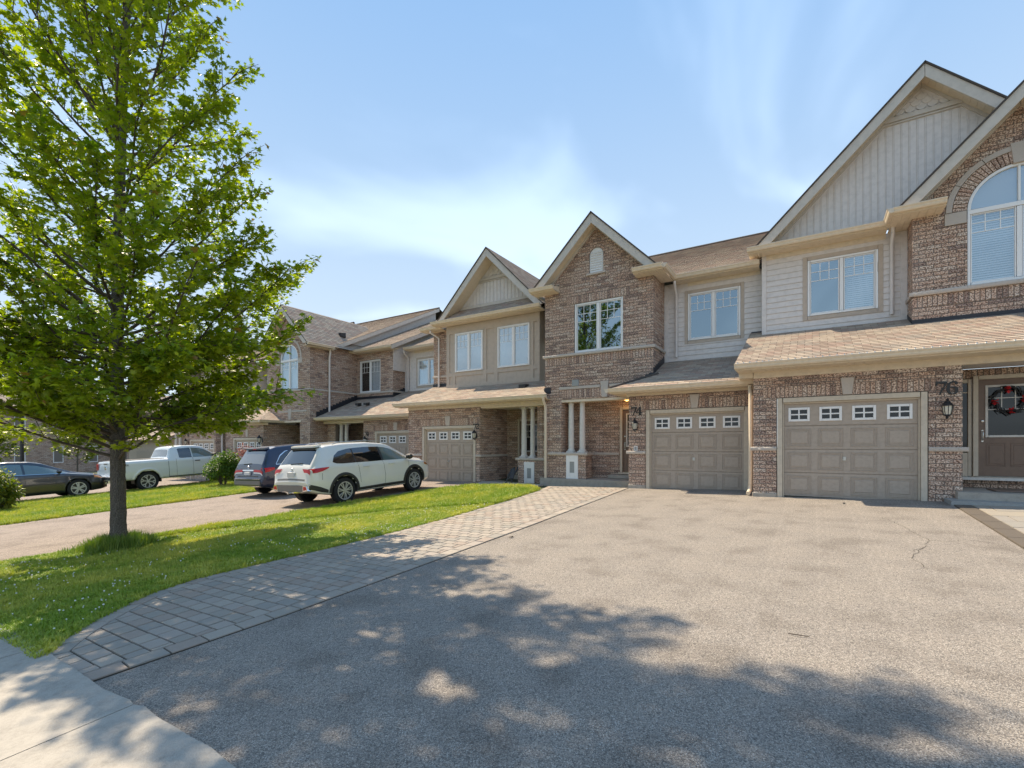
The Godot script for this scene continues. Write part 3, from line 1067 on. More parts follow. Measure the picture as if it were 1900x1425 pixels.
func ring_rect(m: MB, x0: float, x1: float, y0: float, y1: float, t: float, z0: float, z1: float) -> void:
	m.cbox(x0, x0 + t, y0, y1, z0, z1, 0.003)
	m.cbox(x1 - t, x1, y0, y1, z0, z1, 0.003)
	m.cbox(x0 + t, x1 - t, y0, y0 + t, z0, z1, 0.003)
	m.cbox(x0 + t, x1 - t, y1 - t, y1, z0, z1, 0.003)

func keystone(house: Node3D, xc: float, y0: float, y1: float, z: float, w := 0.13) -> void:
	var m := MB.new()
	m.slab(PackedVector2Array([Vector2(xc - w * 0.66, y0), Vector2(xc + w * 0.66, y0), Vector2(xc + w, y1), Vector2(xc - w, y1)]), Vector3(0, 0, z), RIGHT, Vector3.UP, FRONT, -0.02, 0.035, 0.008)
	put(m, "keystone", M.stone, house)

func stone_band(house: Node3D, a: Vector3, b: Vector3, out: Vector3, h := 0.085, proud := 0.045) -> void:
	var d := (b - a).normalized()
	var n := MB.new()
	var steps := maxi(2, int(a.distance_to(b) / 0.05))
	var g := []
	# rock-faced front edge
	for i in steps + 1:
		var p := a.lerp(b, float(i) / steps)
		var r := rng.randf_range(-0.006, 0.006)
		g.append([p - out * 0.03, p + out * (proud - 0.012 + r), p + Vector3(0, h * 0.3, 0) + out * (proud + r), p + Vector3(0, h * 0.75, 0) + out * (proud + rng.randf_range(-0.007, 0.007)), p + Vector3(0, h, 0) + out * (proud - 0.012 + r), p + Vector3(0, h + 0.004, 0) - out * 0.03])
	for i in steps:
		for k in 5:
			n.poly([g[i][k], g[i + 1][k], g[i + 1][k + 1], g[i][k + 1]] if out.cross(Vector3.UP).dot(d) < 0 else [g[i + 1][k], g[i][k], g[i][k + 1], g[i + 1][k + 1]])
	for e in [0, steps]:
		n.poly(g[e].slice(0, 6))
	put(n, "stone_band", M.stone, house)

func column(house: Node3D, x: float, z: float, y0: float, y1: float, r := 0.1) -> void:
	var m := MB.new()
	m.box(x - r * 1.35, x + r * 1.35, y0, y0 + 0.05, z - r * 1.35, z + r * 1.35)
	m.box(x - r * 1.3, x + r * 1.3, y1 - 0.05, y1, z - r * 1.3, z + r * 1.3)
	var h := y1 - y0
	m.lathe([Vector2(r * 1.3, 0.05), Vector2(r * 1.33, 0.075), Vector2(r * 1.2, 0.1), Vector2(r * 1.05, 0.105), Vector2(r, 0.14), Vector2(r, h * 0.35), Vector2(r * 0.93, h * 0.7), Vector2(r * 0.86, h - 0.16), Vector2(r * 1.0, h - 0.15), Vector2(r * 1.0, h - 0.125), Vector2(r * 0.87, h - 0.12), Vector2(r * 0.9, h - 0.08), Vector2(r * 1.25, h - 0.05)], Vector3(x, y0, z), Vector3.UP, 24)
	put(m, "column", M.offwhite, house)

# gable roof over a front: eave height ye at xc -+ half, bargeboards at zf, wall at zw, ridge back to zb
func gable(house: Node3D, xc: float, half: float, ye: float, slope: float, zf: float, zw: float, zb: float, single := true, tabs_right := false, trim := true) -> void:
	var apex := ye + half * slope
	var len_ := sqrt(half * half + pow(half * slope, 2))
	for s in [-1, 1]:
		var w := Vector3(-s, slope, 0).normalized()
		var u := Vector3(0, 0, -s)
		var o := Vector3(xc + s * half, ye, zf + 0.03)
		var depth := zf + 0.03 - zb
		var out := rect(0, depth, 0, len_) if s > 0 else rect(-depth, 0, 0, len_)
		roof_slope(house, o, u, w, out, 0, tabs_right and s > 0, 0.035)
		# bargeboard
		var m := MB.new()
		var p := PackedVector2Array([Vector2(xc + s * half, ye - 0.045), Vector2(xc, apex - 0.045), Vector2(xc, apex - 0.36), Vector2(xc + s * (half - 0.315 / slope), ye - 0.045)])
		if Geometry2D.is_polygon_clockwise(p): p.reverse()
		m.slab(p, Vector3.ZERO, RIGHT, Vector3.UP, FRONT, zf - 0.03, zf, 0.006)
		put(m, "bargeboard", M.fascia, house)
		# soffit boards under the verge
		var so := MB.new()
		var nrm := Vector3(s * slope, 1, 0).normalized()
		var base := o - nrm * 0.17
		so.obox(base + w * len_ / 2 + Vector3(0, 0, (zw - zf) / 2 - 0.062), w * len_ / 2, nrm * 0.008, Vector3(0, 0, (zf - zw) / 2) * (-1.0 if s > 0 else 1.0) * -1.0)
		var node := put(so, "verge_soffit", M.tan, house)
		var k := int(len_ / 0.17)
		var all := MB.new()
		for i in k:
			var b := MB.new() if single else all
			b.obox(base - nrm * 0.012 + w * (len_ * (i + 0.5) / k) + Vector3(0, 0, (zw - zf) / 2 - 0.064), w * (len_ / k / 2 - 0.003), nrm * 0.006, Vector3(0, 0, (zf - zw) / 2))
			if single: put(b, "soffit_board", M.tan, node)
		if not single: put(all, "soffit_boards", M.tan, node)
		if trim:
			var t := MB.new()
			var q := PackedVector2Array([Vector2(xc + s * (half - 0.2 / slope), ye), Vector2(xc, apex - 0.2), Vector2(xc, apex - 0.36), Vector2(xc + s * (half - 0.36 / slope), ye)])
			if Geometry2D.is_polygon_clockwise(q): q.reverse()
			t.slab(q, Vector3.ZERO, RIGHT, Vector3.UP, FRONT, zw, zw + 0.041, 0.005)
			put(t, "verge_trim", M.fascia, house)

# gable end in boards and battens with scalloped shingles in its tip
func batten_gable(house: Node3D, xc: float, y0: float, half: float, apex: float, beam: float, z: float, single: bool, pitch: float) -> void:
	var m := MB.new()
	var tri := PackedVector2Array([Vector2(xc - half, y0), Vector2(xc + half, y0), Vector2(xc, apex)])
	m.slab(tri, Vector3(0, 0, z), RIGHT, Vector3.UP, FRONT, -0.12, 0.0)
	var node := put(m, "gable_wall", M.siding, house)
	var sl := (apex - y0) / half
	var all := MB.new()
	var k := int(half / pitch)
	for i in range(-k, k + 1):
		var x := xc + (i + 0.5) * pitch
		var top := minf(beam, apex - absf(x - xc) * sl - 0.32)
		if top < y0 + 0.1: continue
		var b := MB.new() if single else all
		b.cbox(x - 0.011, x + 0.011, y0 + 0.13, top, z, z + 0.016, 0.004)
		# the pan beside the batten
		b.cbox(x + 0.016, x + pitch - 0.016, y0 + 0.13, minf(beam, apex - absf(x + pitch / 2 - xc) * sl - 0.34), z, z + 0.007, 0.005)
		if single: put(b, "batten_board", M.siding, node)
	if not single: put(all, "batten_boards", M.siding, node)
	var bh := (apex - beam) / sl - 0.02
	var t := MB.new()
	t.cbox(xc - bh, xc + bh, beam, beam + 0.13, z, z + 0.07, 0.01)
	t.cbox(xc - bh, xc + bh, beam - 0.05, beam, z, z + 0.045, 0.006)
	t.cbox(xc - half + 0.15, xc + half - 0.15, y0, y0 + 0.12, z, z + 0.03, 0.006)
	put(t, "gable_beam", M.fascia, node)
	var r := 0.105 if single else 0.1
	var row := 0
	var y := beam + 0.16
	all = MB.new()
	while y < apex - 0.32:
		var reach := (apex - y - 0.05) / sl - r * 0.9
		var n := int(reach / (r * 2)) + 1
		for i in range(-n, n + 1):
			var x := xc + (i + (0.5 if row % 2 else 0.0)) * r * 2
			if absf(x - xc) > reach: continue
			var b := MB.new() if single else all
			var p := arc(x, y + r * 0.8, r * 0.97, PI, TAU, 10)
			p.append(Vector2(x + r * 0.97, y + r * 1.75)); p.append(Vector2(x - r * 0.97, y + r * 1.75))
			tab(b, p, Vector3(0, 0, z), RIGHT, Vector3.UP, FRONT, Color.WHITE, 0.03, 0.008)
			if single: put(b, "scallop", M.siding, node)
		y += r * 1.15
		row += 1
	if not single: put(all, "scallops", M.siding, node)

# entrance door in its frame
func front_door(house: Node3D, z: float, x0: float, y0: float, w := 0.92, h := 2.03) -> Node3D:
	var f := MB.new()
	f.cbox(x0 - 0.09, x0, y0, y0 + h + 0.09, z - 0.1, z + 0.02, 0.006)
	f.cbox(x0 + w, x0 + w + 0.09, y0, y0 + h + 0.09, z - 0.1, z + 0.02, 0.006)
	f.cbox(x0, x0 + w, y0 + h, y0 + h + 0.09, z - 0.1, z + 0.02, 0.006)
	f.cbox(x0 - 0.12, x0 + w + 0.12, y0 - 0.06, y0, z - 0.12, z + 0.1, 0.006)
	put(f, "door_frame", M.jamb, house)
	var m := MB.new()
	m.box(x0, x0 + w, y0 + 0.01, y0 + h, z - 0.1, z - 0.05)
	var d := put(m, "front_door", M.door_brown, house)
	m = MB.new()
	ring_rect(m, x0 + 0.11, x0 + w - 0.11, y0 + 0.82, y0 + h - 0.12, 0.045, z - 0.05, z - 0.025)
	for i in 2:
		var gx := lerpf(x0 + 0.155, x0 + w - 0.155, (i + 1) / 3.0)
		m.box(gx - 0.009, gx + 0.009, y0 + 1.4, y0 + h - 0.165, z - 0.046, z - 0.032)
		var yy := y0 + 1.4 + i * 0.235
		m.box(x0 + 0.155, x0 + w - 0.155, yy - 0.009, yy + 0.009, z - 0.0465, z - 0.0325)
	put(m, "glazing_frame", M.offwhite, d)
	m = MB.new()
	m.box(x0 + 0.15, x0 + w - 0.15, y0 + 0.86, y0 + h - 0.16, z - 0.052, z - 0.047)
	put(m, "pane", M.pane_dark, d)
	for k in 2:
		var c := x0 + w * (0.3 if k == 0 else 0.7)
		m = MB.new()
		ring_rect(m, c - 0.15, c + 0.15, y0 + 0.22, y0 + 0.7, 0.018, z - 0.05, z - 0.042)
		m.cbox(c - 0.11, c + 0.11, y0 + 0.26, y0 + 0.66, z - 0.05, z - 0.044, 0.012)
		put(m, "door_panel", M.door_brown, d)
	m = MB.new()
	m.cbox(x0 + 0.05, x0 + 0.09, y0 + 0.72, y0 + 0.98, z - 0.05, z - 0.04, 0.005)
	m.lathe([Vector2(0.02, 0), Vector2(0.022, 0.03), Vector2(0.001, 0.035)], Vector3(x0 + 0.07, y0 + 1.16, z - 0.05), FRONT, 10)
	m.tube([Vector3(x0 + 0.07, y0 + 0.95, z - 0.04), Vector3(x0 + 0.07, y0 + 0.93, z + 0.01), Vector3(x0 + 0.07, y0 + 0.8, z + 0.01), Vector3(x0 + 0.07, y0 + 0.76, z - 0.04)], [0.01, 0.011, 0.011, 0.01], 8)
	put(m, "handle", M.steel, d)
	return d

func steps_flashing(house: Node3D, a: Vector3, b: Vector3, along: Vector3, n: Vector3, count: int, h := 0.12) -> void:
	var m := MB.new()
	for i in count:
		var p := a.lerp(b, (i + 0.5) / count)
		var l := (b - a).dot(along) / count / 2
		m.obox(p + Vector3(0, h * 0.45, 0) + n * 0.006, along * (absf(l) + 0.012), Vector3(0, h / 2 + absf(b.y - a.y) / count * 0.6, 0), n * (0.004 + 0.0006 * (i % 2)) if along.cross(Vector3.UP).dot(n) > 0 else -n * -0.004)
	put(m, "step_flashing", M.flashing, house)
# ---------------------------------------------------------------- the houses
func eave_line(house: Node3D, x0: float, x1: float, ytop: float, zg: float, zwall: float, single := true, frieze := 0.15) -> void:
	# gutter, soffit and frieze board of a level eave; zg front of the fascia
	var m := MB.new()
	m.box(x0 + 0.01, x1 - 0.01, ytop - 0.15, ytop - 0.01, zg - 0.03, zg)
	put(m, "fascia", M.tan, house)
	gutter(house, Vector3(x0, ytop - 0.12, zg + 0.001), Vector3(x1, ytop - 0.12, zg + 0.001), FRONT)
	soffit(house, x0 + 0.02, x1 - 0.02, ytop - 0.15, zwall, zg - 0.03, single)
	if frieze > 0: bar(house, "frieze", M.tan, x0 + 0.34, x1 - 0.02, ytop - 0.16 - frieze, ytop - 0.14, zwall - 0.02, zwall + 0.035)

func slope_v(k: float) -> Vector3: return Vector3(0, k, -1).normalized()
func slope_len(k: float, dz: float) -> float: return dz * sqrt(1 + k * k)

func wall_side(house: Node3D, list: Array, x: float, z0: float, z1: float, y0: float, y1: float, facing := 1) -> void:
	# facing +x: u runs away from the viewer
	if facing > 0:
		brick_wall(house, list, Vector3(x, 0, 0), Vector3(0, 0, -1), RIGHT, rect(-z0, -z1, y0, y1))
	else:
		brick_wall(house, list, Vector3(x, 0, 0), Vector3(0, 0, 1), -RIGHT, rect(z1, z0, y0, y1))

func house_76() -> void:
	var h := thing("townhouse", "brick and siding townhouse numbered 76 with the tall batten gable and round-headed window", "house", Vector3.ZERO, "townhouses in the row")
	var b := []
	var zg := -12.64
	# garage front
	var key := PackedVector2Array([Vector2(0.56, 1.11), Vector2(0.73, 1.11), Vector2(0.775, 1.48), Vector2(0.515, 1.48)])
	brick_wall(h, b, Vector3(0, 0, zg), RIGHT, FRONT, rect(-1.18, 2.5, -1.3, 1.65), [rect(-0.7, 1.985, -1.4, 1.1), key], [rect(-0.98, 2.19, 1.1, 1.37)], 0.14)
	keystone(h, 0.645, 1.105, 1.48, zg)
	garage_door(h, zg, -0.577, -1.145)
	wall_side(h, b, -1.18, zg, -15.1, -1.3, 2.0, -1)
	wall_side(h, b, 2.5, zg - 0.2, -13.75, -1.3, 1.65, 1)
	for s in [[-1.24, -0.7], [1.985, 2.58]]:
		stone_band(h, Vector3(s[0], -0.115, zg), Vector3(s[1], -0.115, zg), FRONT)
	bar(h, "plinth", M.concrete, -1.2, -0.69, -1.32, -1.1, zg, zg + 0.03, 0.01)
	# porch
	var zp := -13.75
	brick_wall(h, b, Vector3(0, 0, zp), RIGHT, FRONT, rect(2.5, 6.2, -1.2, 1.62), [rect(2.42, 3.97, -0.72, 1.42)], [rect(2.5, 5.1, 1.42, 1.62)], 0.1)
	front_door(h, zp + 0.02, 2.96, -0.646)
	var side := MB.new()
	side.cbox(2.5, 2.55, -0.65, 1.41, zp - 0.08, zp, 0.005)
	side.cbox(2.8, 2.86, -0.65, 1.41, zp - 0.08, zp, 0.005)
	side.box(2.55, 2.8, -0.65, -0.15, zp - 0.08, zp - 0.01)
	side.box(2.55, 2.8, 1.33, 1.41, zp - 0.08, zp - 0.01)
	side.box(2.55, 2.8, 1.12, 1.14, zp - 0.05, zp - 0.03)
	var sl := put(side, "sidelight", M.jamb, h)
	side = MB.new()
	side.box(2.55, 2.8, -0.15, 1.33, zp - 0.075, zp - 0.05)
	put(side, "pane", M.pane_dark, sl)
	bar(h, "door_sill", M.offwhite, 2.5, 6.2, -0.72, -0.655, zp - 0.02, zp + 0.2)
	bar(h, "porch_slab", M.concrete, 2.38, 6.2, -1.05, -0.885, -13.74, -12.45, 0.012)
	bar(h, "porch_step", M.meter, 2.22, 6.2, -1.22, -1.03, -12.9, -12.12, 0.015)
	bar(h, "porch_beam", M.tan, 2.505, 6.2, 1.6, 1.78, zg - 0.16, zg + 0.012)
	soffit(h, 2.52, 6.2, 1.63, zp, zg - 0.16, true, M.siding)
	# lower roof
	var k := 0.41
	var ze := -12.1
	var ye := 1.88
	var w := slope_v(k)
	roof_slope(h, Vector3(0, ye, ze), RIGHT, w, PackedVector2Array([Vector2(-1.52, 0), Vector2(6.2, 0), Vector2(6.2, slope_len(k, 2.95)), Vector2(-1.2, slope_len(k, 2.95)), Vector2(-1.2, slope_len(k, 3.38)), Vector2(-1.52, slope_len(k, 3.38))]), 300)
	eave_line(h, -1.52, 6.2, ye, ze - 0.01, zg, true, 0.14)
	bar(h, "eave_return", M.tan, -1.5, -1.18, 1.6, 1.73, zg - 0.9, zg + 0.02)
	# pale gutter clips along the eave
	for i in 62:
		var c := MB.new()
		var x := -1.45 + i * 0.125
		c.box(x, x + 0.022, ye - 0.012, ye + 0.012, ze + 0.085, ze + 0.135)
		if i < 48: put(c, "gutter_clip", M.white, h)
	# upper siding
	var zs := -15.1
	siding(h, zs, rect(-1.18, 1.98, 2.9, 5.3), [rect(-0.2, 1.49, 3.37, 5.04)])
	bar(h, "corner_board", M.siding, -1.2, -1.08, 2.95, 5.3, zs - 0.1, zs + 0.043)
	bar(h, "corner_board", M.siding, 1.84, 1.98, 2.95, 5.28, zs, zs + 0.033)
	casing(h, zs, -0.11, 1.4, 3.46, 4.95, 0.11)
	window(h, zs, -0.11, 1.4, 3.46, 4.95, ["", "blind"], "glass", false)
	eave_line(h, -1.52, 1.58, 5.44, -14.66, zs, true, 0.12)
	downspout(h, [Vector3(1.66, 5.3, -14.72), Vector3(1.66, 5.16, -14.74), Vector3(1.67, 4.95, zs + 0.07), Vector3(1.67, 3.25, zs + 0.07)], M.siding)
	# gable with battens
	batten_gable(h, 2.24, 5.42, 3.5, 8.92, 8.0, zs, true, 0.152)
	gable(h, 2.24, 3.64, 5.39, 1.0, -14.66, zs, -23.0, true)
	# brick bay
	var zb := -14.43
	var arch := arc(3.76, 5.25, 0.83, 0, PI, 24)
	arch.append(Vector2(2.93, 3.56)); arch.append(Vector2(4.59, 3.56))
	var surround := arc(3.76, 5.25, 1.2, 0, PI, 24)
	surround.append(Vector2(2.56, 5.25))
	surround.append_array(arc(3.76, 5.25, 0.83, PI, 0, 24))
	var bay := PackedVector2Array([Vector2(1.98, 2.7), Vector2(5.54, 2.7), Vector2(5.54, 5.5), Vector2(3.76, 7.3), Vector2(1.98, 5.5)])
	brick_wall(h, b, Vector3(0, 0, zb), RIGHT, FRONT, bay, [arch, surround, rect(2.54, 2.925, 4.97, 5.25), rect(4.595, 4.98, 4.97, 5.25)], [rect(1.98, 5.54, 3.2, 3.46)], 0.1)
	wall_side(h, b, 1.98, zb, zs, 2.7, 5.5, -1)
	# arch of standing bricks, stone hood and springers
	var bm := MB.new()
	for i in 36:
		var a0 := PI * i / 36.0 + 0.006
		var a1 := PI * (i + 1) / 36.0 - 0.006
		if absf((a0 + a1) / 2 - PI / 2) < 0.1: continue
		var one := MB.new()
		ring(one, 3.76, 5.25, 0.835, 1.08, a0, a1, 1, zb - 0.1, zb + rng.randf_range(0.0, 0.004), brick_tone(), 0.003)
		put(one, "arch_brick", M.brick, h)
	for i in 6:
		var a0 := PI * i / 6.0 + 0.003
		var a1 := PI * (i + 1) / 6.0 - 0.003
		var one := MB.new()
		ring(one, 3.76, 5.25, 1.085, 1.2, a0, a1, 6, zb - 0.1, zb + 0.02, Color.WHITE, 0.004)
		put(one, "hood_stone", M.stone, h)
	keystone(h, 3.76, 6.05, 6.5, zb, 0.16)
	bar(h, "springer_stone", M.stone, 2.54, 2.925, 4.97, 5.25, zb - 0.05, zb + 0.02, 0.008)
	bar(h, "springer_stone", M.stone, 4.595, 4.98, 4.97, 5.25, zb - 0.05, zb + 0.02, 0.008)
	arch_window(h, zb, 3.76, 0.83, 3.565, 5.25, "blind")
	stone_band(h, Vector3(1.92, 3.465, zb), Vector3(5.6, 3.465, zb), FRONT, 0.095, 0.06)
	stone_band(h, Vector3(1.98, 3.465, zb + 0.05), Vector3(1.98, 3.465, zs), -RIGHT, 0.095, 0.05)
	bar(h, "base_flashing", M.flashing, 1.965, 5.54, 2.72, 2.93, zb, zb + 0.018)
	var sf := MB.new()
	sf.slab(PackedVector2Array([Vector2(zs, 3.0), Vector2(zb, 2.72), Vector2(zb, 2.93), Vector2(zs, 3.22)]), Vector3(1.98, 0, 0), Vector3(0, 0, 1), Vector3.UP, -RIGHT, 0, 0.012)
	put(sf, "base_flashing", M.flashing, h)
	gable(h, 3.76, 2.12, 5.43, 1.03, -13.98, zb, -19.0, true)
	# boxed return of the bay eave
	box_return(h, 1.58, 2.5, 5.44, -13.98, zb, zs)
	soffit(h, 1.59, 1.975, 5.29, zs, zb, true)
	bar(h, "gutter_end", M.tan, 1.5, 1.64, 5.285, 5.42, -14.72, -14.6)
	bar(h, "wall_flashing", M.flashing, -1.5, -1.2, 3.16, 3.3, -15.47, -15.455)
	set_bricks(h, b, 300)

# eave return: gutter along the front and the side, boxed soffit and a small sloped cap
func box_return(h: Node3D, x0: float, x1: float, ytop: float, zg: float, zw: float, zback: float, gutter_left := true) -> void:
	gutter(h, Vector3(x0, ytop - 0.12, zg), Vector3(x1, ytop - 0.12, zg), FRONT)
	if gutter_left: gutter(h, Vector3(x0, ytop - 0.1205, zback + 0.4), Vector3(x0, ytop - 0.1205, zg + 0.12), -RIGHT)
	var m := MB.new()
	m.box(x0, x1, ytop - 0.15, ytop - 0.01, zg - 0.03, zg - 0.001)
	m.box(x0, x0 + 0.03, ytop - 0.15, ytop - 0.01, zback + 0.4, zg - 0.03)
	m.box(x1 - 0.02, x1, ytop - 0.15, ytop + 0.05, zw, zg - 0.03)
	put(m, "fascia", M.tan, h)
	soffit(h, x0 + 0.03, x1, ytop - 0.15, zw, zg - 0.03, true)
	m = MB.new()
	m.slab(PackedVector2Array([Vector2(x0, 0), Vector2(x1, 0), Vector2(x1, 0.55), Vector2(x0, 0.55)]), Vector3(0, ytop, zg + 0.02), RIGHT, Vector3(0, 0.35, -1).normalized(), Vector3(0, 1, 0.35).normalized(), -0.03, 0.0)
	put(m, "return_cap", M.fascia, h)

func casing(h: Node3D, z: float, x0: float, x1: float, y0: float, y1: float, t: float) -> void:
	var m := MB.new()
	m.cbox(x0 - t, x0, y0 - t, y1 + t, z, z + 0.03, 0.005)
	m.cbox(x1, x1 + t, y0 - t, y1 + t, z, z + 0.03, 0.005)
	m.cbox(x0, x1, y1, y1 + t, z, z + 0.03, 0.005)
	m.cbox(x0, x1, y0 - t, y0, z, z + 0.03, 0.005)
	put(m, "window_casing", M.beige, h)

func house_74() -> void:
	var h := thing("townhouse", "brick townhouse numbered 74 with a steep brick gable and small round-headed vent", "house", Vector3.ZERO, "townhouses in the row")
	var b := []
	var zg := -13.63
	var key := PackedVector2Array([Vector2(-2.79, 1.02), Vector2(-2.62, 1.02), Vector2(-2.57, 1.4), Vector2(-2.84, 1.4)])
	brick_wall(h, b, Vector3(0, 0, zg), RIGHT, FRONT, rect(-4.53, -1.18, -1.4, 1.46), [rect(-4.035, -1.355, -1.5, 1.02), key], [rect(-4.29, -1.2, 1.02, 1.29)], 0.14)
	keystone(h, -2.705, 1.02, 1.4, zg)
	garage_door(h, zg, -3.915, -1.226)
	stone_band(h, Vector3(-4.6, -0.24, zg), Vector3(-4.035, -0.24, zg), FRONT)
	stone_band(h, Vector3(-1.355, -0.24, zg), Vector3(-1.2, -0.24, zg), FRONT)
	bar(h, "plinth", M.concrete, -4.55, -4.03, -1.4, -1.13, zg, zg + 0.03, 0.01)
	wall_side(h, b, -4.53, zg, -15.1, -1.4, 1.5, -1)
	downspout(h, [Vector3(-1.3, 1.5, -13.1), Vector3(-1.3, 1.4, -13.15), Vector3(-1.27, 1.2, -12.98), Vector3(-1.27, -0.96, -12.9), Vector3(-1.28, -1.08, -12.84), Vector3(-1.3, -1.14, -12.68)], M.tan, 0.05)
	# lower roof with a hip to the left
	var k := 0.43
	var ye := 1.64
	var ze := -13.15
	var w := slope_v(k)
	roof_slope(h, Vector3(0, ye, ze), RIGHT, w, PackedVector2Array([Vector2(-4.95, 0), Vector2(-1.2, 0), Vector2(-1.2, slope_len(k, ze + 15.5)), Vector2(-3.99, slope_len(k, ze + 15.5)), Vector2(-3.99, slope_len(k, ze + 14.25)), Vector2(-3.85, slope_len(k, ze + 14.25))]), 300)
	var hip := MB.new()
	hip.poly([Vector3(-4.95, ye, ze), Vector3(-3.85, ye + k * 1.1, -14.25), Vector3(-4.95, ye, -14.25)])
	put(hip, "hip_roof", M.roof_dark, h)
	hip = MB.new()
	hip.tube([Vector3(-4.95, ye + 0.01, ze), Vector3(-3.85, ye + k * 1.1 + 0.01, -14.25)], [0.05, 0.05], 6)
	put(hip, "hip_ridge", M.roof_dark, h)
	eave_line(h, -4.95, -1.2, ye, ze - 0.01, zg, true, 0.05)
	bar(h, "frieze_return", M.tan, -4.6, -4.5, 1.42, 1.49, -14.2, zg + 0.034)
	soffit(h, -4.93, -4.54, 1.49, -14.24, zg, false)
	gutter(h, Vector3(-4.95, ye - 0.1205, -14.24), Vector3(-4.95, ye - 0.1205, ze + 0.1), -RIGHT)
	steps_flashing(h, Vector3(-4.93, 1.66, -14.25), Vector3(-3.99, 2.06, -14.25), RIGHT, FRONT, 8)
	steps_flashing(h, Vector3(-3.99, 2.11, -14.25), Vector3(-3.99, 2.65, -15.5), Vector3(0, 0, -1), RIGHT, 8, 0.16)
	# brick bay over the porch
	var zb := -14.25
	var bay := PackedVector2Array([Vector2(-7.63, 1.51), Vector2(-3.99, 1.51), Vector2(-3.99, 5.1), Vector2(-5.8, 6.92), Vector2(-7.63, 5.1)])
	var vent := arc(-5.79, 6.05, 0.23, 0, PI, 14)
	vent.append(Vector2(-6.02, 5.49)); vent.append(Vector2(-5.56, 5.49))
	brick_wall(h, b, Vector3(0, 0, zb), RIGHT, FRONT, bay, [rect(-6.545, -4.92, 3.0, 4.6), vent, PackedVector2Array([Vector2(-5.6, 1.52), Vector2(-5.42, 1.52), Vector2(-5.37, 2.04), Vector2(-5.65, 2.04)])], [rect(-7.63, -3.99, 2.66, 2.92), rect(-7.0, -4.2, 1.56, 1.83), rect(-6.75, -4.72, 4.6, 4.86)], 0.09)
	keystone(h, -5.51, 1.52, 2.04, zb, 0.14)
	bar(h, "stone_course", M.stone, -7.1, -5.66, 1.84, 1.93, zb - 0.01, zb + 0.02)
	bar(h, "stone_course", M.stone, -5.36, -4.9, 1.84, 1.93, zb - 0.01, zb + 0.02)
	bar(h, "wall_vent", M.meter, -6.62, -6.38, 1.93, 2.14, zb, zb + 0.04)
	wall_side(h, b, -3.99, zb, -15.5, 2.0, 5.2, 1)
	window(h, zb, -6.545, -4.92, 3.0, 4.6, ["", ""], "glass_sky_tint")
	stone_band(h, Vector3(-7.69, 2.92, zb), Vector3(-3.93, 2.92, zb), FRONT, 0.085, 0.06)
	stone_band(h, Vector3(-3.99, 2.92, zb + 0.06), Vector3(-3.99, 2.92, -15.5), RIGHT, 0.085, 0.06)
	bar(h, "vent_sill", M.stone, -6.12, -5.46, 5.42, 5.49, zb - 0.02, zb + 0.05)
	var vm := MB.new()
	var vp := arc(-5.79, 6.05, 0.23, 0, PI, 14)
	vp.append(Vector2(-6.02, 5.49)); vp.append(Vector2(-5.56, 5.49))
	vm.slab(vp, Vector3(0, 0, zb), RIGHT, Vector3.UP, FRONT, -0.08, -0.03)
	var vent_node := put(vm, "gable_vent", M.white, h)
	for i in 9:
		var s := MB.new()
		var y := 5.53 + i * 0.075
		var hw := 0.2 if y < 6.05 else sqrt(maxf(0.001, 0.21 * 0.21 - pow(y - 6.05, 2)))
		s.obox(Vector3(-5.79, y, zb - 0.018), Vector3(hw, 0, 0), Vector3(0, 0.026, -0.012), Vector3(0, 0.002, 0.005))
		put(s, "louver", M.white, vent_node)
	gable(h, -5.79, 2.08, 5.17, 1.0, -13.82, zb, -19.5, true)
	box_return(h, -4.48, -3.62, 5.21, -13.83, zb, -15.5, false)
	gutter(h, Vector3(-3.62, 5.09, -13.83), Vector3(-3.62, 5.09, -15.06), RIGHT)
	soffit(h, -3.98, -3.63, 5.06, -15.06, -14.25, true)
	box_return(h, -7.96, -7.08, 5.19, -13.83, zb, -15.2, false)
	# upper siding beside the bay
	var zs := -15.5
	siding(h, zs, rect(-3.99, -1.18, 2.5, 5.1), [rect(-3.36, -1.69, 3.16, 4.8)])
	bar(h, "corner_board", M.siding, -3.99, -3.86, 2.6, 5.05, zs, zs + 0.034)
	casing(h, zs, -3.27, -1.785, 3.25, 4.71, 0.1)
	window(h, zs, -3.27, -1.785, 3.25, 4.71, ["", ""], "glass_sky_tint", false)
	eave_line(h, -3.62, -1.25, 5.2, -15.06, zs, true, 0.1)
	downspout(h, [Vector3(-3.56, 5.02, -15.0), Vector3(-3.56, 4.9, -15.02), Vector3(-3.6, 4.66, zs + 0.08), Vector3(-3.6, 2.76, zs + 0.08)], M.siding)
	# main roof
	var km := 0.48
	roof_slope(h, Vector3(0, 5.2, -15.03), RIGHT, slope_v(km), rect(-7.9, -1.21, 0, slope_len(km, 8.2)), 0)
	main_back(h, -7.9, -1.21, 5.2 + km * 8.2, -23.23)
	# porch
	brick_wall(h, b, Vector3(0, 0, zb), RIGHT, FRONT, PackedVector2Array([Vector2(-7.63, -1.35), Vector2(-6.15, -1.35), Vector2(-6.15, -0.31), Vector2(-7.02, -0.31), Vector2(-7.02, 1.52), Vector2(-7.63, 1.52)]), [], [])
	wall_side(h, b, -7.02, zb, -14.75, -0.3, 1.52, 1)
	wall_side(h, b, -6.15, zb, -14.75, -1.35, -0.31, 1)
	stone_band(h, Vector3(-7.63, -0.31, zb), Vector3(-6.08, -0.31, zb), FRONT, 0.085, 0.06)
	bar(h, "pedestal_cap", M.stone, -7.0, -6.1, -0.31, -0.226, -14.8, zb - 0.01)
	column(h, -6.76, zb - 0.22, -0.225, 1.51, 0.095)
	column(h, -6.36, zb - 0.22, -0.225, 1.51, 0.095)
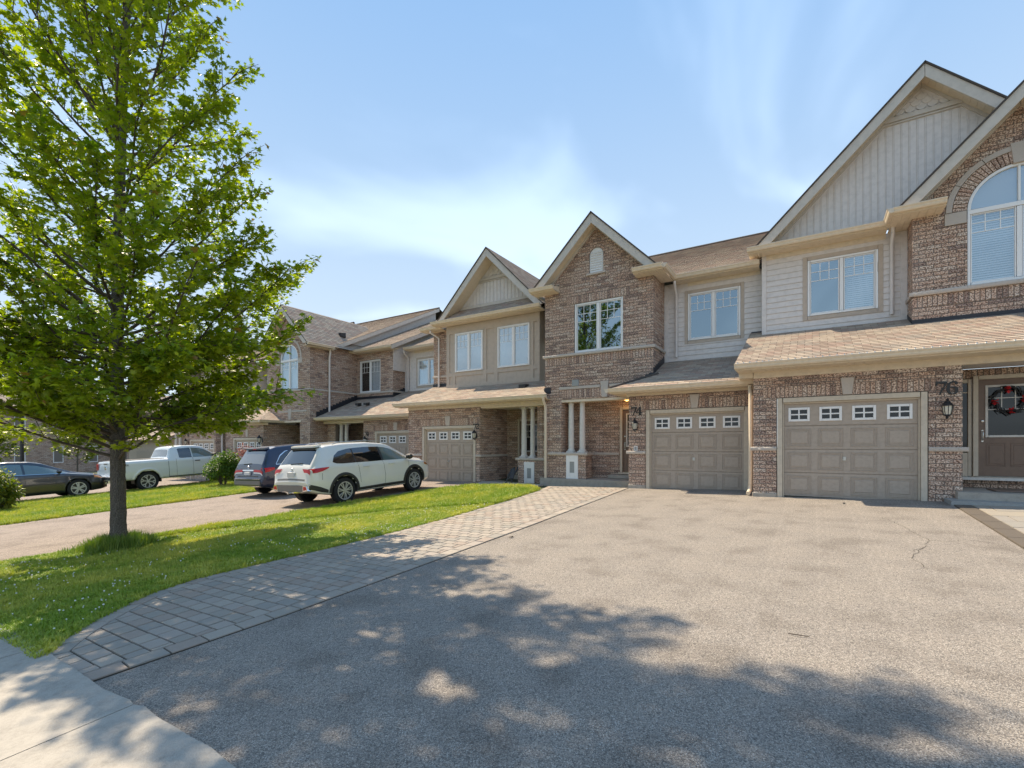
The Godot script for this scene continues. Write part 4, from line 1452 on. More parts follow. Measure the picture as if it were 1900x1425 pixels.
	brick_wall(h, b, Vector3(0, 0, -15.1), RIGHT, FRONT, rect(-7.63, -4.4, -1.2, 1.52), [rect(-5.32, -4.2, -0.9, 1.22)], [], 0.1)
	stone_band(h, Vector3(-7.63, -0.31, -15.1), Vector3(-5.34, -0.31, -15.1), FRONT)
	front_door(h, -15.08, -5.22, -0.86)
	bar(h, "porch_slab", M.concrete, -7.75, -4.54, -1.36, -1.06, -15.1, -14.08, 0.015)
	bar(h, "door_step", M.concrete, -5.6, -4.55, -1.06, -0.93, -15.08, -14.75, 0.012)
	bar(h, "porch_ceiling", M.siding, -7.05, -4.5, 1.5, 1.54, -15.1, zb - 0.2)
	bar(h, "porch_beam", M.tan, -7.03, -4.54, 1.42, 1.51, zb - 0.34, zb - 0.012)
	set_bricks(h, b, 300)

func main_back(h: Node3D, x0: float, x1: float, y: float, z: float) -> void:
	# rear slope and ridge cap
	var m := MB.new()
	m.poly([Vector3(x1, y, z), Vector3(x0, y, z), Vector3(x0, y - 3.5, z - 7.5), Vector3(x1, y - 3.5, z - 7.5)])
	put(m, "rear_roof", M.roof_dark, h)
	m = MB.new()
	m.tube([Vector3(x0, y + 0.005, z), Vector3(x1, y + 0.005, z)], [0.07, 0.07], 6)
	put(m, "ridge_cap", M.roof_dark, h)

func house_72() -> void:
	var h := thing("townhouse", "townhouse numbered 72 with a tan panelled bay window wall under a batten gable", "house", Vector3.ZERO, "townhouses in the row")
	var b := []
	var zg := -14.43
	var key := PackedVector2Array([Vector2(-12.08, 0.78), Vector2(-11.9, 0.78), Vector2(-11.84, 1.15), Vector2(-12.14, 1.15)])
	brick_wall(h, b, Vector3(0, 0, zg), RIGHT, FRONT, rect(-14.08, -10.46, -1.7, 1.45), [rect(-13.33, -10.65, -1.8, 0.775), key], [rect(-13.6, -10.5, 0.775, 1.04)], 0.14)
	keystone(h, -11.99, 0.775, 1.15, zg, 0.14)
	garage_door(h, zg, -13.21, -1.47)
	wall_side(h, b, -10.46, zg, -16.3, -1.7, 1.45, 1)
	for s in [[-14.14, -13.33], [-10.65, -10.4]]:
		stone_band(h, Vector3(s[0], -0.42, zg), Vector3(s[1], -0.42, zg), FRONT)
	stone_band(h, Vector3(-10.46, -0.42, zg), Vector3(-10.46, -0.42, -16.3), RIGHT)
	# porch
	var zp := -14.75
	brick_wall(h, b, Vector3(0, 0, zp), RIGHT, FRONT, PackedVector2Array([Vector2(-9.0, -1.6), Vector2(-7.64, -1.6), Vector2(-7.64, 1.4), Vector2(-8.2, 1.4), Vector2(-8.2, -0.52), Vector2(-9.0, -0.52)]), [], [])
	wall_side(h, b, -8.2 + 0.001, zp, -15.2, -0.5, 1.4, -1)
	stone_band(h, Vector3(-9.08, -0.52, zp), Vector3(-7.9, -0.52, zp), FRONT)
	bar(h, "pedestal_cap", M.stone, -9.05, -8.15, -0.52, -0.436, -15.25, zp - 0.01)
	column(h, -8.86, zp - 0.2, -0.435, 1.4, 0.095)
	column(h, -8.5, zp - 0.2, -0.435, 1.4, 0.085)
	brick_wall(h, b, Vector3(0, 0, -16.3), RIGHT, FRONT, rect(-10.68, -7.6, -1.5, 1.5), [rect(-9.95, -8.75, -1.1, 1.06)], [], 0.1)
	front_door(h, -16.28, -9.85, -1.06)
	bar(h, "porch_slab", M.concrete, -10.6, -8.9, -1.62, -1.33, -16.3, -14.6, 0.015)
	bar(h, "porch_slab", M.concrete, -8.9, -7.63, -1.62, -1.36, -16.3, -14.6, 0.015)
	bar(h, "door_step", M.concrete, -10.2, -8.9, -1.33, -1.12, -16.28, -15.9, 0.012)
	bar(h, "porch_beam", M.tan, -10.44, -7.64, 1.38, 1.56, zg - 0.45, zg - 0.02)
	bar(h, "porch_ceiling", M.siding, -10.46, -7.6, 1.44, 1.48, -16.3, zg - 0.4)
	# lower roof
	var k := 0.42
	var ze := -13.95
	var ye := 1.7
	var w := slope_v(k)
	roof_slope(h, Vector3(0, ye, ze), RIGHT, w, PackedVector2Array([Vector2(-14.42, 0), Vector2(-7.4, 0), Vector2(-7.66, slope_len(k, 0.3)), Vector2(-7.66, slope_len(k, 1.72)), Vector2(-13.09, slope_len(k, 1.72)), Vector2(-13.09, slope_len(k, 2.06)), Vector2(-14.1, slope_len(k, 2.06)), Vector2(-14.1, slope_len(k, 1.2)), Vector2(-14.42, slope_len(k, 1.2))]), 300)
	eave_line(h, -14.42, -7.4, ye, ze - 0.01, zg, true, 0.1)
	bar(h, "roof_vent", M.black, -9.05, -8.75, 2.07, 2.24, -15.1, -14.85, 0.02)
	bar(h, "end_flashing", M.flashing, -7.66, -7.4, 1.74, 1.94, -14.248, -14.235)
	downspout(h, [Vector3(-7.5, 1.6, -13.87), Vector3(-7.5, 1.5, -13.9), Vector3(-7.55, 1.3, -14.15), Vector3(-7.55, -1.28, -14.15)], M.tan, 0.048)
	# panelled upper wall
	var zs := -15.65
	var x0 := -13.09
	var x1 := -8.6
	var m := MB.new()
	m.box(x0, x1, 2.36, 5.05, zs - 0.9, zs - 0.03)
	put(m, "panel_wall", M.beige, h)
	for v in [[-13.09, -12.92], [-12.76, -12.61], [-11.19, -11.02], [-10.66, -10.48], [-9.02, -8.86], [-8.72, -8.6]]:
		bar(h, "panel_stile", M.beige, v[0], v[1], 2.38, 4.72, zs - 0.04, zs)
	for v in [[2.38, 2.56, 0.014], [2.88, 3.05, -0.002], [4.66, 5.0, 0.006]]:
		bar(h, "panel_rail", M.beige, x0 - 0.004, x1 + 0.004, v[0], v[1], zs - 0.04, zs + v[2])
	window(h, zs, -12.61, -11.19, 3.05, 4.66, ["", "blind"], "glass_sky_tint", false)
	window(h, zs, -10.48, -9.02, 3.05, 4.66, ["blind", "blind"], "glass_sky_tint", false)
	eave_line(h, -13.52, -8.32, 5.16, -15.22, zs, true, 0.0)
	# brick beside it
	brick_wall(h, b, Vector3(0, 0, -16.0), RIGHT, FRONT, rect(-14.1, -13.09, 2.3, 5.0), [], [])
	stone_band(h, Vector3(-14.14, 2.95, -16.0), Vector3(-13.09, 2.95, -16.0), FRONT)
	bar(h, "base_flashing", M.flashing, -14.12, -13.09, 2.5, 2.7, -15.99, -15.975)
	eave_line(h, -14.5, -13.3, 5.1, -15.6, -16.0, false, 0.0)
	downspout(h, [Vector3(-13.9, 4.95, -15.55), Vector3(-13.9, 4.85, -15.57), Vector3(-13.72, 4.65, -15.9), Vector3(-13.72, 2.55, -15.9)], M.siding)
	# skirt roof and gable
	roof_slope(h, Vector3(0, 5.14, -15.2), RIGHT, slope_v(0.74), rect(-13.4, -8.4, 0, slope_len(0.74, 0.76)), 0)
	batten_gable(h, -10.8, 5.68, 1.95, 7.6, 6.7, -15.95, false, 0.17)
	gable(h, -10.8, 2.52, 5.2, 1.02, -15.3, -15.95, -21.0, false, true, false)
	bar(h, "roof_vent", M.black, -9.75, -9.45, 6.72, 6.98, -17.9, -17.6, 0.03)
	var km := 0.48
	roof_slope(h, Vector3(0, 5.12, -15.55), RIGHT, slope_v(km), rect(-14.4, -7.9, 0, slope_len(km, 8.0)), 0)
	main_back(h, -14.4, -7.9, 5.12 + km * 8.0, -23.55)
	rake(h, -7.9, 5.12, -15.55, km, 8.0)
	set_bricks(h, b, 300)

# right-hand rake of a main roof: sloping fascia and the boarded triangle below it
func rake(h: Node3D, x: float, y: float, z: float, k: float, run: float) -> void:
	var m := MB.new()
	var p := PackedVector2Array([Vector2(-z, y - 0.22), Vector2(-z + run, y + k * run - 0.22), Vector2(-z + run, y + k * run - 0.01), Vector2(-z, y - 0.01)])
	m.slab(p, Vector3(x, 0, 0), Vector3(0, 0, -1), Vector3.UP, RIGHT, -0.02, 0.02, 0.004)
	put(m, "rake_board", M.fascia, h)
	m = MB.new()
	p = PackedVector2Array([Vector2(-z + 0.4, y - 1.2), Vector2(-z + run, y - 1.2), Vector2(-z + run, y + k * run - 0.2), Vector2(-z + 0.4, y + k * 0.4 - 0.2)])
	m.slab(p, Vector3(x - 0.3, 0, 0), Vector3(0, 0, -1), Vector3.UP, RIGHT, -0.02, 0.0)
	put(m, "rake_wall", M.siding, h)

func house_70() -> void:
	var h := thing("townhouse", "brick townhouse numbered 70 set back behind the blue minivan, dark paired window above", "house", Vector3.ZERO, "townhouses in the row")
	var b := []
	var zg := -15.2
	brick_wall(h, b, Vector3(0, 0, zg), RIGHT, FRONT, rect(-17.7, -14.08, -1.9, 1.18), [rect(-16.92, -14.24, -2.0, 0.67)], [rect(-17.2, -14.1, 0.67, 0.93)], 0.14)
	keystone(h, -15.6, 0.68, 1.03, zg)
	garage_door(h, zg, -16.8, -1.58)
	wall_side(h, b, -17.7, zg, -16.9, -1.9, 1.18, -1)
	brick_wall(h, b, Vector3(0, 0, -16.9), RIGHT, FRONT, rect(-20.9, -17.5, -1.9, 1.2), [rect(-19.3, -18.2, -1.25, 1.0)], [], 0.1)
	front_door(h, -16.88, -19.2, -1.2)
	brick_wall(h, b, Vector3(0, 0, zg - 0.3), RIGHT, FRONT, PackedVector2Array([Vector2(-20.7, -1.9), Vector2(-19.3, -1.9), Vector2(-19.3, -0.7), Vector2(-20.1, -0.7), Vector2(-20.1, 1.1), Vector2(-20.7, 1.1)]), [], [])
	column(h, -19.88, zg - 0.5, -0.7, 1.1, 0.1)
	column(h, -19.5, zg - 0.5, -0.7, 1.1, 0.1)
	bar(h, "porch_slab", M.concrete, -20.7, -17.7, -1.9, -1.3, -16.9, zg - 0.1)
	bar(h, "porch_beam", M.tan, -20.7, -17.7, 1.08, 1.22, zg - 0.5, zg - 0.05)
	var k := 0.42
	var ze := -14.75
	var ye := 1.37
	roof_slope(h, Vector3(0, ye, ze), RIGHT, slope_v(k), PackedVector2Array([Vector2(-20.66, 0), Vector2(-14.09, 0), Vector2(-14.09, slope_len(k, 3.45)), Vector2(-18.0, slope_len(k, 3.45)), Vector2(-18.0, slope_len(k, 2.6)), Vector2(-20.66, slope_len(k, 2.6))]), 0)
	eave_line(h, -20.66, -14.1, ye, ze - 0.01, zg, false, 0.05)
	bar(h, "roof_vent", M.black, -18.6, -18.35, 1.98, 2.12, -16.15, -15.95, 0.02)
	bar(h, "roof_vent", M.black, -19.2, -18.95, 1.98, 2.12, -16.15, -15.95, 0.02)
	var zb := -17.35
	brick_wall(h, b, Vector3(0, 0, zb), RIGHT, FRONT, rect(-20.7, -18.0, 2.3, 4.9), [rect(-20.5, -18.92, 2.81, 4.5)], [])
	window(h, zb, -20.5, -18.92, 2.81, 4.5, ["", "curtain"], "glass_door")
	wall_side(h, b, -18.0, zb, -18.2, 2.3, 4.9, 1)
	stone_band(h, Vector3(-20.7, 2.72, zb), Vector3(-17.94, 2.72, zb), FRONT)
	stone_band(h, Vector3(-18.0, 2.72, zb), Vector3(-18.0, 2.72, -18.2), RIGHT)
	bar(h, "base_flashing", M.flashing, -20.7, -18.0, 2.44, 2.6, zb, zb + 0.015)
	steps_flashing(h, Vector3(-18.0, 2.48, zb), Vector3(-18.0, 2.84, -18.2), Vector3(0, 0, -1), RIGHT, 5, 0.16)
	siding(h, -18.2, rect(-18.0, -14.0, 2.5, 4.9), [rect(-17.2, -15.5, 2.95, 4.45)], false)
	casing(h, -18.2, -17.1, -15.6, 3.05, 4.4, 0.1)
	window(h, -18.2, -17.1, -15.6, 3.05, 4.4, ["curtain", "curtain"], "glass", false)
	eave_line(h, -20.7, -17.65, 5.02, -16.92, zb, false, 0.0)
	eave_line(h, -17.65, -14.1, 5.0, -17.78, -18.2, false, 0.1)
	downspout(h, [Vector3(-17.6, 4.85, -17.7), Vector3(-17.62, 4.72, -17.75), Vector3(-17.7, 4.5, -18.12), Vector3(-17.7, 2.85, -18.12)], M.siding)
	var km := 0.46
	roof_slope(h, Vector3(0, 5.02, -16.9), RIGHT, slope_v(km), rect(-20.66, -17.62, 0, slope_len(km, 7.0)), 0)
	rake(h, -17.62, 5.02, -16.9, km, 7.0)
	roof_slope(h, Vector3(0, 4.98, -17.76), RIGHT, slope_v(km), rect(-17.6, -13.6, 0, slope_len(km, 6.1)), 0)
	main_back(h, -20.6, -13.6, 5.02 + km * 7.0, -23.9)
	set_bricks(h, b, 0)

func house_68() -> void:
	var h := thing("townhouse", "brick townhouse with a steep gable over a round-headed window, half behind the maple", "house", Vector3.ZERO, "townhouses in the row")
	var b := []
	var zb := -14.5
	var arch := arc(-22.4, 4.36, 0.75, 0, PI, 20)
	arch.append(Vector2(-23.15, 2.8)); arch.append(Vector2(-21.65, 2.8))
	var bay := PackedVector2Array([Vector2(-24.2, 1.25), Vector2(-20.7, 1.25), Vector2(-20.7, 4.95), Vector2(-22.45, 6.65), Vector2(-24.2, 4.95)])
	brick_wall(h, b, Vector3(0, 0, zb), RIGHT, FRONT, bay, [arch], [rect(-24.2, -20.7, 2.44, 2.7)], 0.1)
	brick_wall(h, b, Vector3(0, 0, zb), RIGHT, FRONT, rect(-21.5, -20.7, -2.0, 1.25), [], [])
	wall_side(h, b, -20.7, zb, -17.4, -2.0, 5.0, 1)
	arch_window(h, zb, -22.4, 0.75, 2.8, 4.36, "curtain")
	ring_hood(h, -22.4, 4.36, 0.95, 1.06, zb)
	bar(h, "springer_stone", M.stone, -23.5, -23.16, 4.1, 4.36, zb - 0.02, zb + 0.02)
	bar(h, "springer_stone", M.stone, -21.64, -21.3, 4.1, 4.36, zb - 0.02, zb + 0.02)
	stone_band(h, Vector3(-24.26, 2.72, zb), Vector3(-20.64, 2.72, zb), FRONT)
	stone_band(h, Vector3(-20.7, 2.72, zb), Vector3(-20.7, 2.72, -17.35), RIGHT)
	bar(h, "stone_course", M.stone, -23.3, -20.95, 1.68, 1.77, zb, zb + 0.02)
	keystone(h, -22.3, 1.3, 1.86, zb, 0.14)
	steps_flashing(h, Vector3(-20.7, 1.42, -14.85), Vector3(-20.7, 2.5, -17.35), Vector3(0, 0, -1), RIGHT, 13, 0.18)
	downspout(h, [Vector3(-20.5, 4.8, -15.5), Vector3(-20.5, 4.65, -15.5), Vector3(-20.62, 4.4, -15.55), Vector3(-20.62, 1.5, -15.55)], M.siding, 0.05)
	gable(h, -22.45, 2.1, 4.96, 1.0, -14.1, zb, -19.5, false, true)
	gutter(h, Vector3(-20.35, 4.84, -14.1), Vector3(-20.35, 4.84, -15.6), RIGHT)
	soffit(h, -20.69, -20.36, 4.8, -15.6, -14.1, false)
	bar(h, "roof_vent", M.black, -21.3, -21.05, 5.75, 6.0, -16.9, -16.6, 0.03)
	var km := 0.48
	roof_slope(h, Vector3(0, 4.98, -15.6), RIGHT, slope_v(km), rect(-30.0, -20.5, 0, slope_len(km, 8.2)), 0)
	rake(h, -20.5, 4.98, -15.6, km, 8.2)
	main_back(h, -30.0, -20.5, 4.98 + km * 8.2, -23.8)
	# porch and garage
	brick_wall(h, b, Vector3(0, 0, -16.2), RIGHT, FRONT, rect(-24.4, -20.5, -2.0, 1.3), [rect(-22.6, -21.5, -1.4, 0.8)], [], 0.1)
	front_door(h, -16.18, -22.5, -1.35)
	column(h, -21.7, zb - 0.3, -1.2, 1.25, 0.1)
	bar(h, "porch_beam", M.tan, -23.4, -21.4, 1.16, 1.26, zb - 0.3, zb + 0.01)
	bar(h, "porch_slab", M.concrete, -24.0, -20.7, -2.0, -1.5, -16.2, zb - 0.05)
	var zg := -13.7
	brick_wall(h, b, Vector3(0, 0, zg), RIGHT, FRONT, rect(-26.9, -23.3, -2.1, 1.1), [rect(-26.1, -23.42, -2.2, 0.42)], [], 0.14)
	garage_door(h, zg, -25.98, -1.83)
	keystone(h, -24.76, 0.45, 0.85, zg)
	wall_side(h, b, -23.3, zg, -16.2, -2.1, 1.1, 1)
	var k := 0.45
	var ye := 1.28
	var ze := -13.3
	roof_slope(h, Vector3(0, ye, ze), RIGHT, slope_v(k), PackedVector2Array([Vector2(-27.2, 0), Vector2(-22.9, 0), Vector2(-24.2, slope_len(k, 1.3)), Vector2(-24.2, slope_len(k, 3.4)), Vector2(-27.2, slope_len(k, 3.4))]), 0)
	roof_slope(h, Vector3(-22.9, ye, 0), Vector3(0, 0, -1), Vector3(-1, k, 0).normalized(), PackedVector2Array([Vector2(13.3, 0), Vector2(14.5, 0), Vector2(14.5, slope_len(k, 1.2))]), 0)
	eave_line(h, -27.2, -22.9, ye, ze - 0.01, zg, false, 0.08)
	gutter(h, Vector3(-22.9, ye - 0.1205, ze + 0.1), Vector3(-22.9, ye - 0.1205, -14.48), RIGHT)
	downspout(h, [Vector3(-26.95, 1.1, -13.2), Vector3(-26.98, 0.95, -13.25), Vector3(-27.05, 0.75, -13.6), Vector3(-27.05, -1.9, -13.6)], M.siding, 0.05)
	# siding on the far side of the bay
	siding(h, -16.7, rect(-28.0, -24.2, 2.5, 4.9), [rect(-25.5, -24.25, 2.7, 4.4)], false)
	window(h, -16.7, -25.45, -24.3, 2.75, 4.35, ["curtain", "curtain"], "glass", false)
	wall_side(h, b, -24.2, zb, -16.7, 2.0, 4.95, -1)
	set_bricks(h, b, 0)
	house_66()

func ring_hood(h: Node3D, xc: float, yc: float, r0: float, r1: float, z: float) -> void:
	var m := MB.new()
	ring(m, xc, yc, r0, r1, 0, PI, 20, z - 0.02, z + 0.02)
	put(m, "hood_stone", M.stone, h)

func house_66() -> void:
	var h := thing("townhouse", "farthest townhouse of the row, mostly hidden behind the maple crown and pickup", "house", Vector3.ZERO, "townhouses in the row")
	var b := []
	var zg := -13.3
	brick_wall(h, b, Vector3(0, 0, zg), RIGHT, FRONT, rect(-30.4, -27.1, -2.2, 1.1), [rect(-29.9, -27.22, -2.3, 0.36)], [], 0.14)
	garage_door(h, zg, -29.78, -1.89)
	keystone(h, -28.56, 0.4, 0.8, zg)
	wall_side(h, b, -27.1, zg, -14.5, -2.2, 1.1, 1)
	var k := 0.45
	roof_slope(h, Vector3(0, 1.28, -12.9), RIGHT, slope_v(k), rect(-33.5, -27.0, 0, slope_len(k, 3.2)), 0)
	eave_line(h, -33.5, -27.0, 1.28, -12.91, zg, false, 0.08)
	brick_wall(h, b, Vector3(0, 0, -14.4), RIGHT, FRONT, rect(-33.6, -30.4, -2.2, 1.2), [], [])
	column(h, -31.5, -13.5, -1.4, 1.1, 0.1)
	column(h, -32.0, -13.5, -1.4, 1.1, 0.1)
	var m := MB.new()
	m.box(-33.6, -28.2, 2.2, 5.0, -18.0, -15.6)
	put(m, "panel_wall", M.siding, h)
	window(h, -15.6, -31.9, -30.5, 2.85, 4.4, ["curtain", "curtain"], "glass", false)
	window(h, -15.6, -29.9, -28.6, 2.85, 4.4, ["curtain", "curtain"], "glass", false)
	downspout(h, [Vector3(-28.1, 4.8, -15.2), Vector3(-28.1, 4.6, -15.3), Vector3(-28.3, 4.4, -15.5), Vector3(-28.3, 2.5, -15.5)], M.siding, 0.05)
	eave_line(h, -34.0, -28.0, 5.0, -15.1, -15.6, false, 0.1)
	roof_slope(h, Vector3(0, 5.0, -15.1), RIGHT, slope_v(0.48), rect(-34.0, -27.9, 0, slope_len(0.48, 8.0)), 0)
	main_back(h, -34.0, -27.9, 8.84, -23.1)
	set_bricks(h, b, 0)
	# end wall of the row
	m = MB.new()
	m.box(-33.62, -33.6, -2.4, 5.0, -23.0, -14.4)
	put(m, "end_wall", M.mortar, h)

# houses across the side street, far left
func far_houses() -> void:
	for i in 4:
		var x := -62.0 + i * 1.5
		var z := -2.0 - i * 9.2
		var labels := ["far brick house at the very left edge, behind the small lime-leaved tree", "far brick house behind the roof of the dark grey crossover", "far brick house behind the trunk of the maple", "far brick house seen past the cab of the pickup truck"]
		var h := thing("far_house", labels[i], "house", Vector3.ZERO, "brick houses across the side street")
		var g := gy(x, z)
		var b := []
		var wins := []
		for fl in 2:
			for c in 3:
				var u := -z + 1.4 + c * 2.6
				wins.append(rect(u, u + 0.75, g + 1.2 + fl * 2.9, g + 2.8 + fl * 2.9))
		brick_wall(h, b, Vector3(x, 0, 0), Vector3(0, 0, -1), RIGHT, rect(-z, -z + 8.8, g - 0.3, g + 6.0), wins, [], 0.12)
		for wn in wins:
			var q := box_of(wn)
			var m := MB.new()
			for e in [[q.position.x, q.position.x + 0.07, q.position.y, q.end.y], [q.end.x - 0.07, q.end.x, q.position.y, q.end.y], [q.position.x + 0.07, q.end.x - 0.07, q.position.y, q.position.y + 0.07], [q.position.x + 0.07, q.end.x - 0.07, q.end.y - 0.07, q.end.y]]:
				m.slab(rect(e[0], e[1], e[2], e[3]), Vector3(x, 0, 0), Vector3(0, 0, -1), Vector3.UP, RIGHT, -0.1, -0.02)
			var wnode := put(m, "window", M.white, h)
			m = MB.new()
			m.slab(rect(q.position.x, q.end.x, q.position.y, q.end.y), Vector3(x, 0, 0), Vector3(0, 0, -1), Vector3.UP, RIGHT, -0.12, -0.08)
			put(m, "pane", M.car_glass_grey, wnode)
		var m := MB.new()
		m.box(x - 9.0, x - 0.02, g - 0.3, g + 6.0, z - 8.78, z - 0.02)
		put(m, "house_body", M.mortar, h)
		roof_slope(h, Vector3(x + 0.5, g + 5.95, 0), Vector3(0, 0, -1), Vector3(-1, 0.5, 0).normalized(), rect(-z, -z + 8.8, 0, slope_len(0.5, 4.6)), 0, false, 0.15).set_surface_override_material(0, M.roof_far)
		set_bricks(h, b, 0)
	# low garage at the end of the row
	var h := thing("far_garage", "low tan garage with a pale roof behind the pickup cab", "garage")
	var m := MB.new()
	m.box(-43.0, -37.0, -3.0, 0.4, -22.0, -15.0)
	put(m, "garage_wall", M.beige, h)
	bar(h, "garage_door", M.garage, -41.5, -38.6, -2.7, -0.4, -15.0, -14.93)
	roof_slope(h, Vector3(0, 0.4, -14.6), RIGHT, slope_v(0.5), rect(-43.4, -36.6, 0, slope_len(0.5, 3.9)), 0, false).set_surface_override_material(0, M.roof_far)
# ---------------------------------------------------------------- pavers
var paver_tones := [Color(0.439, 0.378, 0.314), Color(0.403, 0.354, 0.296), Color(0.476, 0.414, 0.342), Color(0.427, 0.348, 0.285), Color(0.378, 0.342, 0.296), Color(0.451, 0.390, 0.331)]

func strip_pieces(plane: Dictionary, line: Array, w: float, l: float, side: float, into: Array) -> PackedVector2Array:
	# pieces along a line (x, -z), inward by w on the given side; returns the inner line
	var pts := PackedVector2Array()
	for p in line: pts.append(Vector2(p.x, -p.y))
	var c := Curve2D.new()
	for p in pts: c.add_point(p)
	var total := c.get_baked_length()
	var n := int(round(total / l))
	var inner := PackedVector2Array()
	var at := []
	for i in n + 1:
		var t := total * i / n
		var p := c.sample_baked(t)
		var d := (c.sample_baked(minf(t + 0.05, total)) - c.sample_baked(maxf(t - 0.05, 0))).normalized()
		var q := p + Vector2(d.y, -d.x) * side * w
		at.append([p, q, d])
		inner.append(q)
	for i in n:
		var d: Vector2 = at[i][2] * 0.0035
		var e: Vector2 = at[i + 1][2] * 0.0035
		var p := PackedVector2Array([at[i][0] + d, at[i + 1][0] - e, at[i + 1][1] - e, at[i][1] + d])
		if Geometry2D.is_polygon_clockwise(p): p.reverse()
		into.append({poly = p, plane = plane, full = true, own = true, at = (at[i][0] + at[i + 1][1]) / 2})
	return inner

func paths() -> void:
	var o := Vector3(0, -1.8, 0)
	var u := Vector3(1, 0.026, 0)
	var v := Vector3(0, 0.05, -1)
	var n := u.cross(v).normalized()
	var node := Node3D.new()
	node.name = "paver_walkway"
	add_child(node)
	tag(node, "curving grey concrete paver walkway between the lawn and the asphalt driveway", "walkway", "", "structure")
	var bed := MB.new()
	var whole := PackedVector2Array()
	for p in PAVE_LEFT: whole.append(Vector2(p.x, -p.y))
	var rr := PAVE_RIGHT.duplicate()
	rr.reverse()
	for p in rr: whole.append(Vector2(p.x, -p.y))
	bed.slab(whole, o, u, v, n, -0.05, 0.003)
	put(bed, "bedding", M.sand, node)
	var plane := {o = o, u = u, v = v, n = n, node = node}
	var list := []
	var lin := strip_pieces(plane, PAVE_LEFT, 0.19, 0.27, 1.0, list)
	var rin := strip_pieces(plane, PAVE_RIGHT, 0.2, 0.3, -1.0, list)
	var inner := PackedVector2Array()
	inner.append(Vector2(lin[0].x - 0.06, 1.385))
	for p in lin: inner.append(p + Vector2(0.004, 0))
	for i in range(rin.size() - 1, -1, -1): inner.append(rin[i] - Vector2(0.004, 0))
	inner.append(Vector2(rin[0].x - 0.004, 1.385))
	lay(plane, inner, [], 0.232, 0.176, 0.008, list, 0.42, 1.37)
	list.sort_custom(func(a, b): return world_of(a).length_squared() < world_of(b).length_squared())
	var shared := []
	for k in 6:
		var m := MB.new()
		m.slab(rect(-0.112, 0.112, -0.084, 0.084), Vector3.ZERO, Vector3.RIGHT, Vector3.UP, Vector3.BACK, -0.02, 0.012, 0.006, paver_tones[k])
		shared.append(m.mesh(M.paver))
	var rest := MB.new()
	var single := 300
	for p in list:
		var lift := rng.randf_range(0.0, 0.004)
		var k := rng.randi() % 6
		if single > 0:
			single -= 1
			if p.full and not p.has("own"):
				share(shared[k], "paver", Transform3D(Basis(u, v, n), world_of(p) + n * lift), node)
			else:
				var m := MB.new()
				m.slab(p.poly, o, u, v, n, -0.02, lift + 0.012, 0.005, paver_tones[k])
				put(m, "paver", M.paver, node)
		else:
			m_slab(rest, p.poly, o, u, v, n, lift + 0.012, paver_tones[k])
	stuff(put(rest, "pavers", M.paver, node))
	# flagstones by the entrance of 76
	node = Node3D.new()
	node.name = "flagstone_path"
	add_child(node)
	tag(node, "pale flagstone path with a dark border leading to the porch of house 76", "path", "", "structure")
	plane = {o = o, u = u, v = v, n = n, node = node}
	bed = MB.new()
	bed.slab(rect(2.27, 6.2, 1.42, 12.15), o, u, v, n, -0.05, 0.006)
	put(bed, "bedding", M.sand, node)
	list = []
	var z := 1.42
	while z < 12.1:
		var m := MB.new()
		m.slab(rect(2.275, 2.52, z + 0.003, minf(z + 0.597, 12.15)), o, u, v, n, -0.02, 0.022, 0.005, Color(0.16, 0.13, 0.105))
		put(m, "border_stone", M.paver, node)
		z += 0.6
	lay(plane, rect(2.53, 6.2, 1.42, 12.15), [], 0.8, 0.5, 0.008, list, 0.4)
	for p in list:
		var m := MB.new()
		m.slab(p.poly, o, u, v, n, -0.02, 0.022 + rng.randf_range(-0.002, 0.002), 0.005, Color(0.42, 0.37, 0.3).lerp(Color(0.37, 0.34, 0.3), rng.randf()))
		put(m, "flagstone", M.paver, node)

func m_slab(m: MB, p: PackedVector2Array, o: Vector3, u: Vector3, v: Vector3, n: Vector3, d: float, col: Color) -> void:
	m.slab(p, o, u, v, n, -0.02, d, 0.005, col)

# ---------------------------------------------------------------- plants
func multi(called: String, mesh: Mesh, xf: Array, cols: Array, parent: Node) -> MultiMeshInstance3D:
	var mm := MultiMesh.new()
	mm.transform_format = MultiMesh.TRANSFORM_3D
	mm.use_colors = true
	mm.mesh = mesh
	mm.instance_count = xf.size()
	for i in xf.size():
		mm.set_instance_transform(i, xf[i])
		mm.set_instance_color(i, cols[i])
	var o := MultiMeshInstance3D.new()
	o.name = numbered(parent, called)
	o.multimesh = mm
	parent.add_child(o, true)
	return o

func tuft_mesh(blades: int, h: float, spread: float, sd: int) -> ArrayMesh:
	var r := RandomNumberGenerator.new()
	r.seed = sd
	var m := MB.new()
	for i in blades:
		var a := r.randf() * TAU
		var p := Vector3(cos(a), 0, sin(a)) * spread * sqrt(r.randf())
		var b := r.randf() * TAU
		var lean := Vector3(cos(b), 0, sin(b)) * h * r.randf_range(0.25, 0.9)
		var side := Vector3(-sin(b), 0, cos(b)).rotated(Vector3.UP, r.randf_range(-0.6, 0.6)) * h * 0.055
		var hh := h * r.randf_range(0.6, 1.0)
		var mid := p + lean * 0.35 + Vector3(0, hh * 0.62, 0)
		var tip := p + lean + Vector3(0, hh, 0)
		m.poly([p - side, p + side, mid + side * 0.8, mid - side * 0.8])
		m.poly([mid - side * 0.8, mid + side * 0.8, tip])
	return m.mesh(M.grass)

